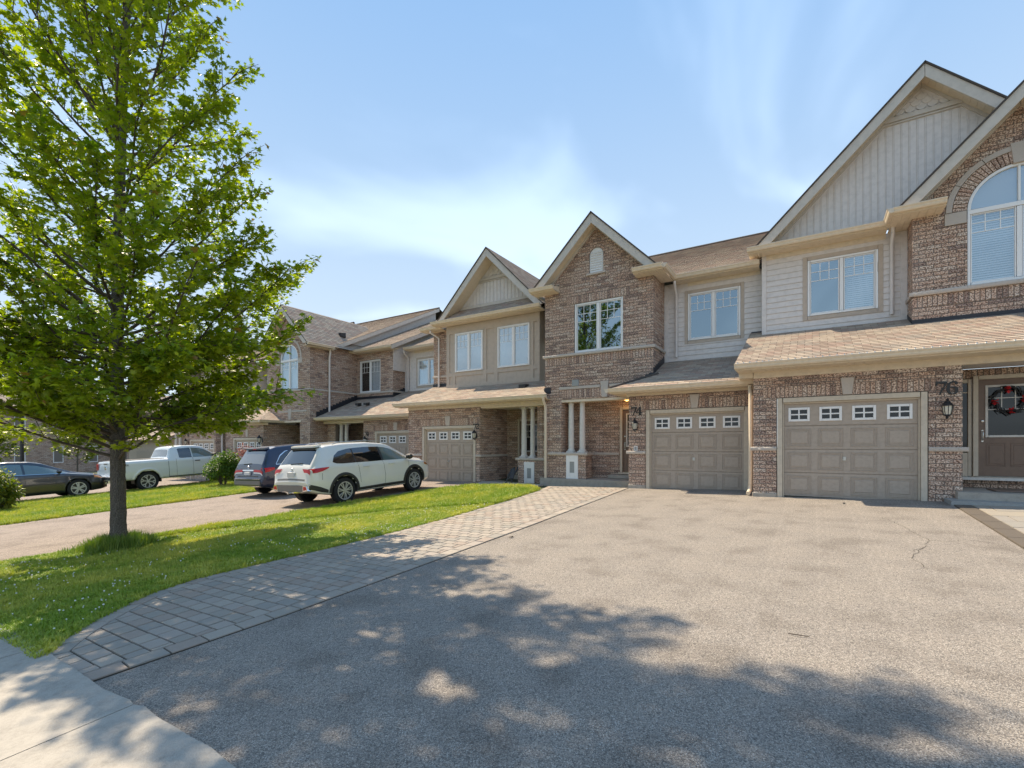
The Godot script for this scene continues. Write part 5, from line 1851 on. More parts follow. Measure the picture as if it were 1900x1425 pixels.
func lawn(poly: PackedVector2Array, density: float, label: String, sd: int, clover: float) -> void:
	sheet(poly, 0.006, "lawn", M.soil, label, "lawn", 0.06)
	var spill: PackedVector2Array = Geometry2D.offset_polygon(poly, 0.035)[0]
	var bb := box_of(spill)
	var pf := FastNoiseLite.new()
	pf.seed = sd
	pf.frequency = 0.45
	pf.fractal_octaves = 4
	var tufts := [tuft_mesh(9, 0.055, 0.035, 1), tuft_mesh(9, 0.05, 0.04, 2), tuft_mesh(8, 0.065, 0.03, 3)]
	var xf := [[], [], []]
	var cs := [[], [], []]
	var fx := []
	var fc := []
	var n := int(bb.size.x * bb.size.y * density)
	for i in n:
		var p := Vector2(rng.randf_range(bb.position.x - 0.03, bb.end.x + 0.03), rng.randf_range(bb.position.y - 0.03, bb.end.y + 0.03))
		if not Geometry2D.is_point_in_polygon(p, spill): continue
		var dist := p.length()
		if rng.randf() > clampf(9.0 / dist, 0.3, 1.0): continue
		var d := pf.get_noise_2d(p.x, p.y)
		var d2 := pf.get_noise_2d(p.x * 4.0 + 50.0, p.y * 4.0)
		var s := rng.randf_range(0.7, 1.25) * (1.0 + 0.35 * d)
		if dist > 12.0: s *= 1.3
		var k := rng.randi() % 3
		xf[k].append(Transform3D(Basis(Vector3.UP, rng.randf() * TAU).scaled(Vector3(1.15, s, 1.15) * (1.0 if dist < 12.0 else 1.4)), gp(p.x, p.y, 0.004)))
		var dry := clampf(0.42 + d * 0.8 + d2 * 0.5 + rng.randf_range(-0.25, 0.25), 0, 1)
		cs[k].append(Color(0.25, 0.36, 0.03).lerp(Color(0.62, 0.57, 0.11), dry))
		if clover > 0.0 and rng.randf() < clover and pf.get_noise_2d(p.x * 1.4 + 200.0, p.y * 1.4) > -0.08:
			fx.append(Transform3D(Basis(Vector3.UP, rng.randf() * TAU).scaled(Vector3.ONE * rng.randf_range(0.5, 0.9)), gp(p.x, p.y, rng.randf_range(0.04, 0.065))))
			fc.append(Color.WHITE)
	var grass := Node3D.new()
	grass.name = numbered(self, "grass")
	add_child(grass)
	tag(grass, "short mown blades covering the " + label.split(",")[0].to_lower(), "grass", "", "stuff")
	for k in 3:
		if xf[k].size(): stuff(multi("blades", tufts[k], xf[k], cs[k], grass))
	if fx.size():
		var m := MB.new()
		m.lathe([Vector2(0.001, -0.011), Vector2(0.01, -0.007), Vector2(0.013, 0.0), Vector2(0.009, 0.009), Vector2(0.001, 0.012)], Vector3.ZERO, Vector3.UP, 6)
		m.tube([Vector3(0, -0.06, 0), Vector3(0.004, -0.01, 0)], [0.0015, 0.0015], 3)
		var f := Node3D.new()
		f.name = numbered(self, "clover_flowers")
		add_child(f)
		tag(f, "small white clover flowers scattered over the near lawn", "flowers", "", "stuff")
		stuff(multi("blossoms", m.mesh(M.petal), fx, fc, f))

func lawns() -> void:
	var a := PackedVector2Array()
	a.append_array(wavy(Vector2(-11.75, -1.36), Vector2(-10.5, -12.2), 26, 0.12, 5))
	a.append_array(PackedVector2Array([Vector2(-9.95, -13.28), Vector2(-7.65, -13.33)]))
	for i in range(PAVE_LEFT.size() - 2, -1, -1): a.append(PAVE_LEFT[i] - Vector2(0.005, 0))
	lawn(a, 1500.0, "sunny lawn strip with clover beside the paver walkway, maple standing in it", 11, 0.022)
	var b := PackedVector2Array()
	b.append_array(PackedVector2Array([Vector2(-25.7, -1.42)]))
	b.append_array(wavy(Vector2(-25.7, -1.42), Vector2(-25.9, -13.6), 24, 0.14, 8).slice(1))
	b.append_array(PackedVector2Array([Vector2(-23.4, -14.3), Vector2(-20.8, -14.4), Vector2(-17.75, -15.1)]))
	b.append_array(wavy(Vector2(-17.7, -15.3), Vector2(-18.1, -1.42), 26, 0.16, 6).slice(2))
	lawn(b, 900.0, "far lawn strip between the two pink driveways, shrubs at its end", 12, 0.002)
	# long grass round the foot of the maple
	var xf := []
	var cs := []
	for i in 800:
		var ang := rng.randf() * TAU
		var r := 0.15 + absf(rng.randfn(0, 0.2))
		var p := Vector2(-10.95 + cos(ang) * r * 1.25, -3.66 + sin(ang) * r)
		var s := rng.randf_range(2.4, 6.0) * clampf(1.3 - r * 1.1, 0.5, 1.0)
		xf.append(Transform3D(Basis(Vector3.UP, rng.randf() * TAU).scaled(Vector3(1.6, s, 1.6)), gp(p.x, p.y)))
		cs.append(Color(0.1, 0.2, 0.02).lerp(Color(0.27, 0.32, 0.06), rng.randf()))
	var t := Node3D.new()
	t.name = "tall_grass"
	add_child(t)
	tag(t, "uncut tuft of tall grass round the foot of the maple", "grass", "", "stuff")
	stuff(multi("blades", tuft_mesh(8, 0.06, 0.03, 5), xf, cs, t))

func leaf_mesh(kind: int) -> ArrayMesh:
	var m := MB.new()
	var half: Array
	if kind == 0:
		half = [Vector2(0, -0.05), Vector2(0.13, -0.16), Vector2(0.42, -0.08), Vector2(0.25, 0.07), Vector2(0.56, 0.36), Vector2(0.27, 0.31), Vector2(0.2, 0.55), Vector2(0.1, 0.5), Vector2(0, 0.95)]
	else:
		half = [Vector2(0, -0.05), Vector2(0.2, 0.1), Vector2(0.27, 0.35), Vector2(0.18, 0.65), Vector2(0, 0.95)]
	var mid := Vector3(0, 0.2, 0.0)
	for s in [-1.0, 1.0]:
		for i in half.size() - 1:
			var a: Vector2 = half[i]
			var b: Vector2 = half[i + 1]
			var pa := Vector3(a.x * s, a.y, -0.28 * absf(a.x) - 0.12 * a.y * a.y)
			var pb := Vector3(b.x * s, b.y, -0.28 * absf(b.x) - 0.12 * b.y * b.y)
			m.poly([mid, pb, pa] if s < 0 else [mid, pa, pb])
	return m.mesh(M.leaf)

func leaf_at(p: Vector3, outward: Vector3, size: float) -> Transform3D:
	# blade tilts outward and down, faces mostly up
	var y := (outward + Vector3(rng.randf_range(-1, 1), rng.randf_range(-1.3, 0.3), rng.randf_range(-1, 1)) * 0.8).normalized()
	var z := (Vector3.UP + Vector3(rng.randf_range(-1, 1), rng.randf_range(-0.5, 0.5), rng.randf_range(-1, 1)) * 0.75)
	z = (z - y * z.dot(y)).normalized()
	var x := y.cross(z)
	return Transform3D(Basis(x, y, z).scaled_local(Vector3.ONE * size), p)

func spread_curve(c: Array, h: float) -> float:
	for i in c.size() - 1:
		if h <= c[i + 1].x: return lerpf(c[i].y, c[i + 1].y, clampf((h - c[i].x) / (c[i + 1].x - c[i].x), 0, 1))
	return c[c.size() - 1].y

func tree(t: Node3D, base: Vector3, height: float, prof: Array, r0: float, branches: int, h0: float, leaf_size: float, per_twig: int, lo: Color, hi: Color, sd: int, lean := Vector3.ZERO, lod := 1.0, squash := 1.0, power := 0.9, extra := 0) -> void:
	var r := rng
	r.seed = sd
	var wood := MB.new()
	var pts := []
	var rad := []
	var n := 40
	for i in n + 1:
		var f := float(i) / n
		var wob := Vector3(sin(f * 7.0 + sd) * 0.09, 0, cos(f * 5.3 + sd) * 0.09) * f * height * 0.12
		pts.append(Vector3(0, f * height, 0) + wob + lean * f * f * height)
		rad.append(maxf(0.012, r0 * pow(1.0 - f, 0.85) + (r0 * 0.3 * exp(-f * height * 6.0))))
	pts[0] = Vector3(0, -0.15, 0)
	if lod > 1.0:
		# furrowed bark: ridges raised on the trunk itself
		var bk := FastNoiseLite.new()
		bk.seed = 12
		bk.noise_type = FastNoiseLite.TYPE_CELLULAR
		bk.cellular_return_type = FastNoiseLite.RETURN_DISTANCE2_SUB
		bk.frequency = 1.0
		var rings := 260
		var g := []
		for i in rings + 1:
			var hh := pow(float(i) / rings, 1.7) * height
			var fi := clampf(hh / height * n, 0, n - 0.001)
			var c: Vector3 = pts[int(fi)].lerp(pts[int(fi) + 1], fi - int(fi))
			var rr: float = lerpf(rad[int(fi)], rad[int(fi) + 1], fi - int(fi))
			var row := []
			for k in 73:
				var a := TAU * k / 72.0
				var d := bk.get_noise_3d(cos(a) * 5.5, hh * 3.2, sin(a) * 5.5) + 1.0
				row.append(c + Vector3(cos(a), 0, sin(a)) * (rr + (clampf(d, 0.0, 0.5) - 0.3) * 0.035 * minf(1.0, rr / 0.08)))
			g.append(row)
		wood.grid(g, Color.WHITE, true)
	else:
		wood.tube(pts, rad, 14)
	var trunk := put(wood, "trunk", M.bark, t)
	var limb := MB.new()
	var xf := []
	var cs := []
	for i in branches + extra:
		var f := minf((i + 0.5) / branches, 1.0)
		var h := lerpf(h0, height * 0.985, pow(f, power))
		var fi := h / height * n
		var o: Vector3 = pts[int(fi)].lerp(pts[mini(int(fi) + 1, n)], fi - int(fi))
		var az := i * 2.39996 + r.randf_range(-0.35, 0.35)
		var up := lerpf(0.06, 1.15, pow(h / height, 0.62)) + r.randf_range(-0.1, 0.12)
		if i >= branches:
			h = lerpf(h0 + 0.35, 4.7, r.randf())
			fi = h / height * n
			o = pts[int(fi)].lerp(pts[mini(int(fi) + 1, n)], fi - int(fi))
			up = r.randf_range(-0.14, 0.3)
		var reach := spread_curve(prof, h)
		for k in 3: reach = spread_curve(prof, minf(h + reach * (up + 0.12), height))
		reach = maxf(reach * r.randf_range(0.68, 1.04) * (0.9 if i >= branches else 1.0), 0.3)
		var dir := Vector3(cos(az), up, sin(az) * squash).normalized()
		# limbs that grow up as well as out reach their spread at their tips
		var l := reach / maxf(0.35, Vector2(dir.x, dir.z).length())
		var bp := []
		var br := []
		var cur := o
		var d := dir
		var steps := 9
		for k in steps + 1:
			bp.append(cur)
			br.append(maxf(0.006, lerpf(minf(0.055, r0 * 0.3) * (0.4 + 0.6 * reach / 3.5), 0.006, float(k) / steps)))
			d = (d + Vector3(r.randf_range(-0.13, 0.13), 0.035 + r.randf_range(-0.06, 0.06), r.randf_range(-0.13, 0.13))).normalized()
			cur += d * l / steps
		limb.tube(bp, br, 5, Color.WHITE, false)
		var twigs := int((5 + l * 4.2) * lod)
		for k in twigs:
			var q := lerpf(0.2, 1.0, pow((k + r.randf()) / twigs, 0.8))
			var qi := q * steps
			var a: Vector3 = bp[int(qi)].lerp(bp[mini(int(qi) + 1, steps)], qi - int(qi))
			var along: Vector3 = (bp[mini(int(qi) + 1, steps)] - bp[maxi(int(qi) - 1, 0)]).normalized()
			var td := (along * 0.9 + Vector3(r.randf_range(-1, 1), r.randf_range(-0.4, 0.55), r.randf_range(-1, 1)) * 0.72).normalized()
			var tl := (0.34 + 0.3 * r.randf()) * clampf(l * 0.45, 0.5, 1.4) * (1.15 - 0.4 * q)
			var e := a + td * tl + Vector3(0, -0.04, 0)
			limb.tube([a, a.lerp(e, 0.5) + Vector3(0, 0.03, 0), e], [0.009, 0.006, 0.003], 3, Color.WHITE, false)
			var tone := r.randf()
			for g in int(per_twig * r.randf_range(0.6, 1.3) * (1.0 if lod <= 1.0 else 1.0 - 0.5 * clampf((h - 4.0) / 5.0, 0, 1))):
				var s := pow(r.randf(), 0.7)
				var p := a.lerp(e, s) + Vector3(r.randfn(0, 1), r.randfn(0, 0.75) - 0.3, r.randfn(0, 1)) * 0.088 * (leaf_size / 0.13)
				xf.append(leaf_at(p, td, leaf_size * r.randf_range(0.5, 1.3)))
				var col := lo.lerp(hi, clampf(tone * 0.6 + r.randf() * 0.5, 0, 1))
				if q > 0.9 and s > 0.75 and r.randf() < 0.1: col = Color(0.34, 0.2, 0.05)
				cs.append(col)
	put(limb, "limbs", M.twig, t)
	stuff(multi("crown", leaf_mesh(0), xf, cs, t))
	t.position = base
	print("leaves ", xf.size())

func maple() -> void:
	var t := thing("maple_tree", "tall green maple standing in the lawn, casting its shadow over the driveway", "tree")
	var prof := [Vector2(1.6, 0.9), Vector2(1.9, 1.4), Vector2(2.4, 2.3), Vector2(2.95, 3.1), Vector2(3.8, 3.6), Vector2(4.4, 3.75), Vector2(4.9, 3.5), Vector2(5.75, 3.0), Vector2(7.4, 2.75), Vector2(9.1, 2.6), Vector2(10.2, 2.3), Vector2(12.0, 2.05), Vector2(13.6, 1.6), Vector2(15.5, 0.5)]
	tree(t, gp(-10.95, -3.66), 15.5, prof, 0.125, 124, 1.6, 0.108, 32, Color(0.13, 0.225, 0.015), Color(0.46, 0.5, 0.03), 5, Vector3(0.012, 0, -0.008), 1.15, 0.95, 1.15, 40)

func bush(called: String, label: String, at: Vector3, rx: float, ry: float, count: int, size: float, lo: Color, hi: Color, group := "") -> void:
	var t := thing(called, label, "shrub", at, group)
	var m := MB.new()
	for i in 14:
		var a := rng.randf() * TAU
		var e := Vector3(cos(a) * rx * rng.randf_range(0.3, 0.9), ry * rng.randf_range(0.8, 1.8), sin(a) * rx * rng.randf_range(0.3, 0.9))
		m.tube([Vector3(cos(a) * 0.06, -0.05, sin(a) * 0.06), e * 0.5 + Vector3(0, 0.1, 0), e], [0.018, 0.012, 0.004], 5)
	put(m, "stems", M.twig, t)
	var lobes := []
	for i in 16:
		var d := Vector3(rng.randfn(), rng.randfn(), rng.randfn()).normalized()
		lobes.append([Vector3(d.x * rx * 0.55, ry + d.y * ry * 0.55, d.z * rx * 0.55), rng.randf_range(0.36, 0.55)])
	var xf := []
	var cs := []
	for i in count:
		var lobe: Array = lobes[rng.randi() % lobes.size()]
		var d := Vector3(rng.randfn(), rng.randfn(), rng.randfn()).normalized()
		var p: Vector3 = lobe[0] + Vector3(d.x * rx, d.y * ry, d.z * rx) * lobe[1] * pow(rng.randf(), 0.35)
		if p.y < 0.03: continue
		xf.append(leaf_at(p, d, size * rng.randf_range(0.6, 1.2)))
		cs.append(lo.lerp(hi, rng.randf()))
	stuff(multi("foliage", leaf_mesh(1), xf, cs, t))

func shrubs() -> void:
	rng.seed = 88
	bush("green_shrub", "rounded green shrub between the pickup truck and the blue minivan", gp(-22.2, -11.2), 0.82, 0.84, 5200, 0.09, Color(0.05, 0.11, 0.015), Color(0.16, 0.25, 0.03))
	bush("red_shrub", "dark red shrub behind the green one, beside the minivan", gp(-22.9, -12.5), 0.78, 0.95, 2400, 0.075, Color(0.2, 0.02, 0.025), Color(0.42, 0.09, 0.08))
	bush("yellow_green_shrub", "yellow-green leafy shrub cut by the left edge of the view", gp(-22.6, -4.35), 0.6, 0.8, 3000, 0.1, Color(0.09, 0.15, 0.015), Color(0.3, 0.3, 0.03))
	for i in 3:
		var x: float = [-41.0, -46.0, -52.0][i]
		var z: float = [-11.5, -8.5, -3.2][i]
		var t := thing("young_tree", ["small lime-leaved tree behind the tailgate of the pickup", "small lime-leaved tree above the hood of the dark crossover", "small lime-leaved tree above the roof of the dark crossover"][i], "tree", Vector3.ZERO, "young trees along the side street")
		tree(t, gp(x, z), 4.6 + i * 0.3, [Vector2(0.5, 0.8), Vector2(1.6, 1.7), Vector2(3.0, 1.6), Vector2(4.6, 0.4)], 0.05, 26, 0.9, 0.2, 12, Color(0.09, 0.14, 0.015), Color(0.27, 0.29, 0.03), 50 + i, Vector3.ZERO, 0.8)
	bush("hedge_bush", "dark green bush low behind the dark crossover", gp(-44.0, -6.0), 1.1, 0.8, 1800, 0.16, Color(0.04, 0.08, 0.012), Color(0.12, 0.17, 0.03))
	bush("corner_bush", "grey-green bush at the far left edge behind the crossover roof", gp(-47.0, -0.9), 1.4, 1.5, 2200, 0.18, Color(0.05, 0.08, 0.02), Color(0.14, 0.18, 0.05))
	rng.seed = 91
# ---------------------------------------------------------------- vehicles: s runs from the rear bumper (0) forward, the car faces -z
class Car:
	var top: Array
	var bot: Array
	var belt: Array
	var hw: Array
	var rw: Array
	var length: float
	func at(c: Array, s: float) -> float:
		for i in c.size() - 1:
			if s <= c[i + 1].x:
				return lerpf(c[i].y, c[i + 1].y, clampf((s - c[i].x) / maxf(c[i + 1].x - c[i].x, 1e-5), 0, 1))
		return c[c.size() - 1].y
	func soft(c: Array, s: float, r := 0.05) -> float:
		var t := 0.0
		for k in 5: t += at(c, s + (k - 2) * r * 0.5)
		return t / 5.0
	func sec(s: float) -> Array:
		var b := soft(bot, s, 0.1)
		var t := soft(top, s, 0.03)
		var w := soft(hw, s, 0.06)
		var q := minf(soft(belt, s, 0.1), t - 0.05)
		var r := minf(soft(rw, s, 0.06), w - 0.05)
		var h := q - b
		var p := [Vector2(0, b), Vector2(w * 0.5, b), Vector2(w - 0.1, b + 0.005), Vector2(w - 0.04, b + 0.04), Vector2(w - 0.022, b + h * 0.16), Vector2(w - 0.006, b + h * 0.32), Vector2(w, b + h * 0.47), Vector2(w - 0.001, b + h * 0.6), Vector2(w - 0.012, b + h * 0.74), Vector2(w - 0.008, b + h * 0.86), Vector2(w - 0.022, b + h * 0.95), Vector2(w - 0.05, q)]
		var e := minf(0.085, (t - q) * 0.6)
		var f := Vector2(w - 0.05, q)
		var g := Vector2(r, t - e)
		for k in 6: p.append(f.lerp(g, (k + 1) / 6.0) + Vector2(sin((k + 1) / 6.0 * PI) * 0.012, 0))
		p.append(Vector2(r - 0.02, t - e * 0.55)); p.append(Vector2(r - 0.055, t - e * 0.25)); p.append(Vector2(r - 0.11, t - e * 0.08))
		p.append(Vector2((r - 0.11) * 0.66, t + 0.008)); p.append(Vector2((r - 0.11) * 0.33, t + 0.014)); p.append(Vector2(0, t + 0.016))
		return p
	func side_x(s: float, y: float) -> float:
		var p := sec(s)
		for i in range(3, p.size() - 1):
			if y >= p[i].y and y <= p[i + 1].y:
				return lerpf(p[i].x, p[i + 1].x, (y - p[i].y) / maxf(p[i + 1].y - p[i].y, 1e-5))
		return p[p.size() - 5].x
	func top_y(s: float, x: float) -> float:
		var p := sec(s)
		x = absf(x)
		for i in range(p.size() - 1, 3, -1):
			if x >= p[i].x and x <= p[i - 1].x:
				return lerpf(p[i].y, p[i - 1].y, (x - p[i].x) / maxf(p[i - 1].x - p[i].x, 1e-5))
		return p[p.size() - 1].y

func body_of(c: Car, t: Node3D, mat: Material, wheels: Array, arch: float) -> void:
	var n := int(c.length / 0.03)
	var m := MB.new()
	var discs := []
	for w in wheels: discs.append(Vector3(w.x, w.y, arch))
	for side in [1.0, -1.0]:
		var g := []
		for i in n + 1:
			# closer stations at both ends
			var f := float(i) / n
			f = f + 0.055 * sin(TAU * f) * -1.0
			var s := clampf(f, 0, 1) * c.length
			var row := []
			for p in c.sec(s): row.append(Vector3(p.x * side, p.y, -s))
			g.append(row)
		m.grid(g, Color.WHITE, side < 0, discs)
		for e in [0, n]:
			var pl := []
			for p in g[e]: pl.append(p)
			var cen := Vector3(0, (pl[0].y + pl[pl.size() - 1].y) / 2, pl[0].z)
			for k in pl.size() - 1: m.poly([cen, pl[k], pl[k + 1]])
	put(m, "body", mat, t)
	# dark wells behind the arches
	for w in wheels:
		for side in [1.0, -1.0]:
			var q := MB.new()
			var x := c.side_x(w.x, w.y + arch)
			var g := [[], [], []]
			for k in 25:
				var a := lerpf(-0.15, PI + 0.15, k / 24.0)
				var p := Vector3(0, w.y + sin(a) * (arch + 0.01), -w.x - cos(a) * (arch + 0.01))
				g[0].append(p + RIGHT * side * (x - 0.03))
				g[1].append(p + RIGHT * side * (x - 0.4))
				g[2].append(Vector3(side * (x - 0.4), w.y + 0.05, -w.x))
			q.grid(g)
			put(q, "wheel_well", M.plastic, t)

func arch_trim(c: Car, t: Node3D, wheels: Array, r0: float, r1: float, mat: Material, proud: float) -> void:
	for w in wheels:
		for side in [1.0, -1.0]:
			var m := MB.new()
			var g := []
			for i in 37:
				var a := lerpf(-0.32, PI + 0.32, i / 36.0)
				var row := []
				for k in [[r0, -0.05], [r0, proud], [lerpf(r0, r1, 0.6), proud], [r1, 0.001]]:
					var s: float = w.x + cos(a) * k[0]
					var y: float = maxf(w.y + sin(a) * k[0], c.at(c.bot, s) + 0.05)
					row.append(Vector3((c.side_x(s, y) + k[1]) * side, y, -s))
				g.append(row)
			m.grid(g, Color.WHITE, side > 0)
			put(m, "wheel_arch", mat, t)

func wheel(t: Node3D, at: Vector3, side: float, r: float, w: float, style: int) -> void:
	var tyre := MB.new()
	var ax := RIGHT * side
	var rr := r * 0.68
	tyre.lathe([Vector2(rr, -w), Vector2(r - 0.02, -w), Vector2(r, -w + 0.025), Vector2(r, -0.03), Vector2(r - 0.018, -0.004), Vector2(rr + 0.02, 0.0), Vector2(rr, -0.012)], at, ax, 36)
	var node := put(tyre, "wheel", M.tyre, t)
	var d := MB.new()
	d.lathe([Vector2(rr, -0.05), Vector2(rr * 0.3, -0.06), Vector2(0.001, -0.06)], at, ax, 24)
	put(d, "hub_well", M.rim_dark, node)
	var m := MB.new()
	m.lathe([Vector2(rr - 0.022, -0.03), Vector2(rr - 0.018, -0.006), Vector2(rr + 0.004, -0.006), Vector2(rr + 0.004, -0.03)], at, ax, 36)
	m.lathe([Vector2(0.05, -0.04), Vector2(0.045, -0.012), Vector2(0.001, -0.008)], at, ax, 16)
	var n: int = [7, 6, 5, 10][style]
	for i in n:
		var a := TAU * i / n + 0.2
		var dir := Vector3(0, sin(a), cos(a))
		var tan := Vector3(0, cos(a), -sin(a))
		var o := at + ax * -0.018
		if style == 0 or style == 3:
			for q in [-1.0, 1.0]:
				m.obox(o + dir * rr * 0.52 + tan * q * (0.006 + rr * 0.055), (dir + tan * q * 0.16).normalized() * rr * 0.46, tan * (0.012 if style == 0 else 0.008), ax * 0.01)
		elif style == 1:
			for q in [-1.0, 1.0]:
				m.obox(o + dir * rr * 0.8 + tan * q * rr * 0.16, (dir * 0.7 + tan * q * 0.4).normalized() * rr * 0.22, tan * 0.022, ax * 0.008)
			m.obox(o + dir * rr * 0.36, dir * rr * 0.24, tan * 0.02, ax * 0.006)
		else:
			for q in [-1.0, 1.0]:
				m.obox(o + dir * rr * 0.52 + tan * q * 0.024, (dir + tan * q * 0.12).normalized() * rr * 0.47, tan * 0.02, ax * 0.01)
	put(m, "rim", M.rim, node)

# patch on the side: columns [s, y_low, y_high]
func side_patch(c: Car, t: Node3D, called: String, mat: Material, cols: Array, off := 0.005, both := true) -> void:
	for side in ([1.0, -1.0] if both else [1.0]):
		var m := MB.new()
		var g := []
		var fine := []
		for i in cols.size() - 1:
			var k := maxi(1, int(ceil(absf(cols[i + 1][0] - cols[i][0]) / 0.06)))
			for j in k: fine.append([lerpf(cols[i][0], cols[i + 1][0], float(j) / k), lerpf(cols[i][1], cols[i + 1][1], float(j) / k), lerpf(cols[i][2], cols[i + 1][2], float(j) / k)])
		fine.append(cols[cols.size() - 1])
		for q in fine:
			var row := []
			for k in 7:
				var y: float = lerpf(q[1], q[2], k / 6.0)
				row.append(Vector3((c.side_x(q[0], y) + off) * side, y, -q[0]))
			g.append(row)
		m.grid(g, Color.WHITE, side > 0)
		put(m, called, mat, t)

# patch on the upper skin between x0 and x1; rows [s, x0, x1]
func top_patch(c: Car, t: Node3D, called: String, mat: Material, rows: Array, off := 0.006) -> Node3D:
	var m := MB.new()
	var g := []
	var fine := []
	for i in rows.size() - 1:
		var k := maxi(1, int(ceil(absf(rows[i + 1][0] - rows[i][0]) / 0.02)))
		for j in k: fine.append([lerpf(rows[i][0], rows[i + 1][0], float(j) / k), lerpf(rows[i][1], rows[i + 1][1], float(j) / k), lerpf(rows[i][2], rows[i + 1][2], float(j) / k)])
	fine.append(rows[rows.size() - 1])
	for q in fine:
		var row := []
		var ds := 0.01
		for k in 9:
			var x: float = lerpf(q[1], q[2], k / 8.0)
			var y := c.top_y(q[0], x)
			var sl := (c.top_y(q[0] + ds, x) - c.top_y(q[0] - ds, x)) / (2 * ds)
			var no := Vector3(0, 1, sl).normalized()
			row.append(Vector3(x, y, -q[0]) + no * off)
		g.append(row)
	m.grid(g, Color.WHITE, false)
	return put(m, called, mat, t)

func seam(c: Car, t: Node3D, pts: Array, w := 0.01, both := true) -> void:
	for side in ([1.0, -1.0] if both else [1.0]):
		var m := MB.new()
		for i in pts.size() - 1:
			var a: Vector2 = pts[i]
			var b: Vector2 = pts[i + 1]
			var k := maxi(1, int(a.distance_to(b) / 0.06))
			var d := (b - a).normalized().orthogonal() * w / 2
			for j in k:
				var p := a.lerp(b, float(j) / k)
				var q := a.lerp(b, float(j + 1) / k)
				var quad := []
				for e in [p - d, p + d, q + d, q - d]: quad.append(Vector3((c.side_x(e.x, e.y) + 0.0025) * side, e.y, -e.x))
				m.poly(quad)
		put(m, "door_seam", M.plastic, t)

func car_at(called: String, label: String, category: String, x: float, z: float, turn := 0.0) -> Node3D:
	var t := thing(called, label, category, gp(x, z, 0.004))
	t.basis = Basis(Vector3(0, 0, 1), atan(0.026)) * Basis(Vector3(1, 0, 0), atan(0.05)) * Basis(Vector3.UP, turn)
	return t

func vehicles() -> void:
	suv()
	minivan()
	pickup()
	crossover()

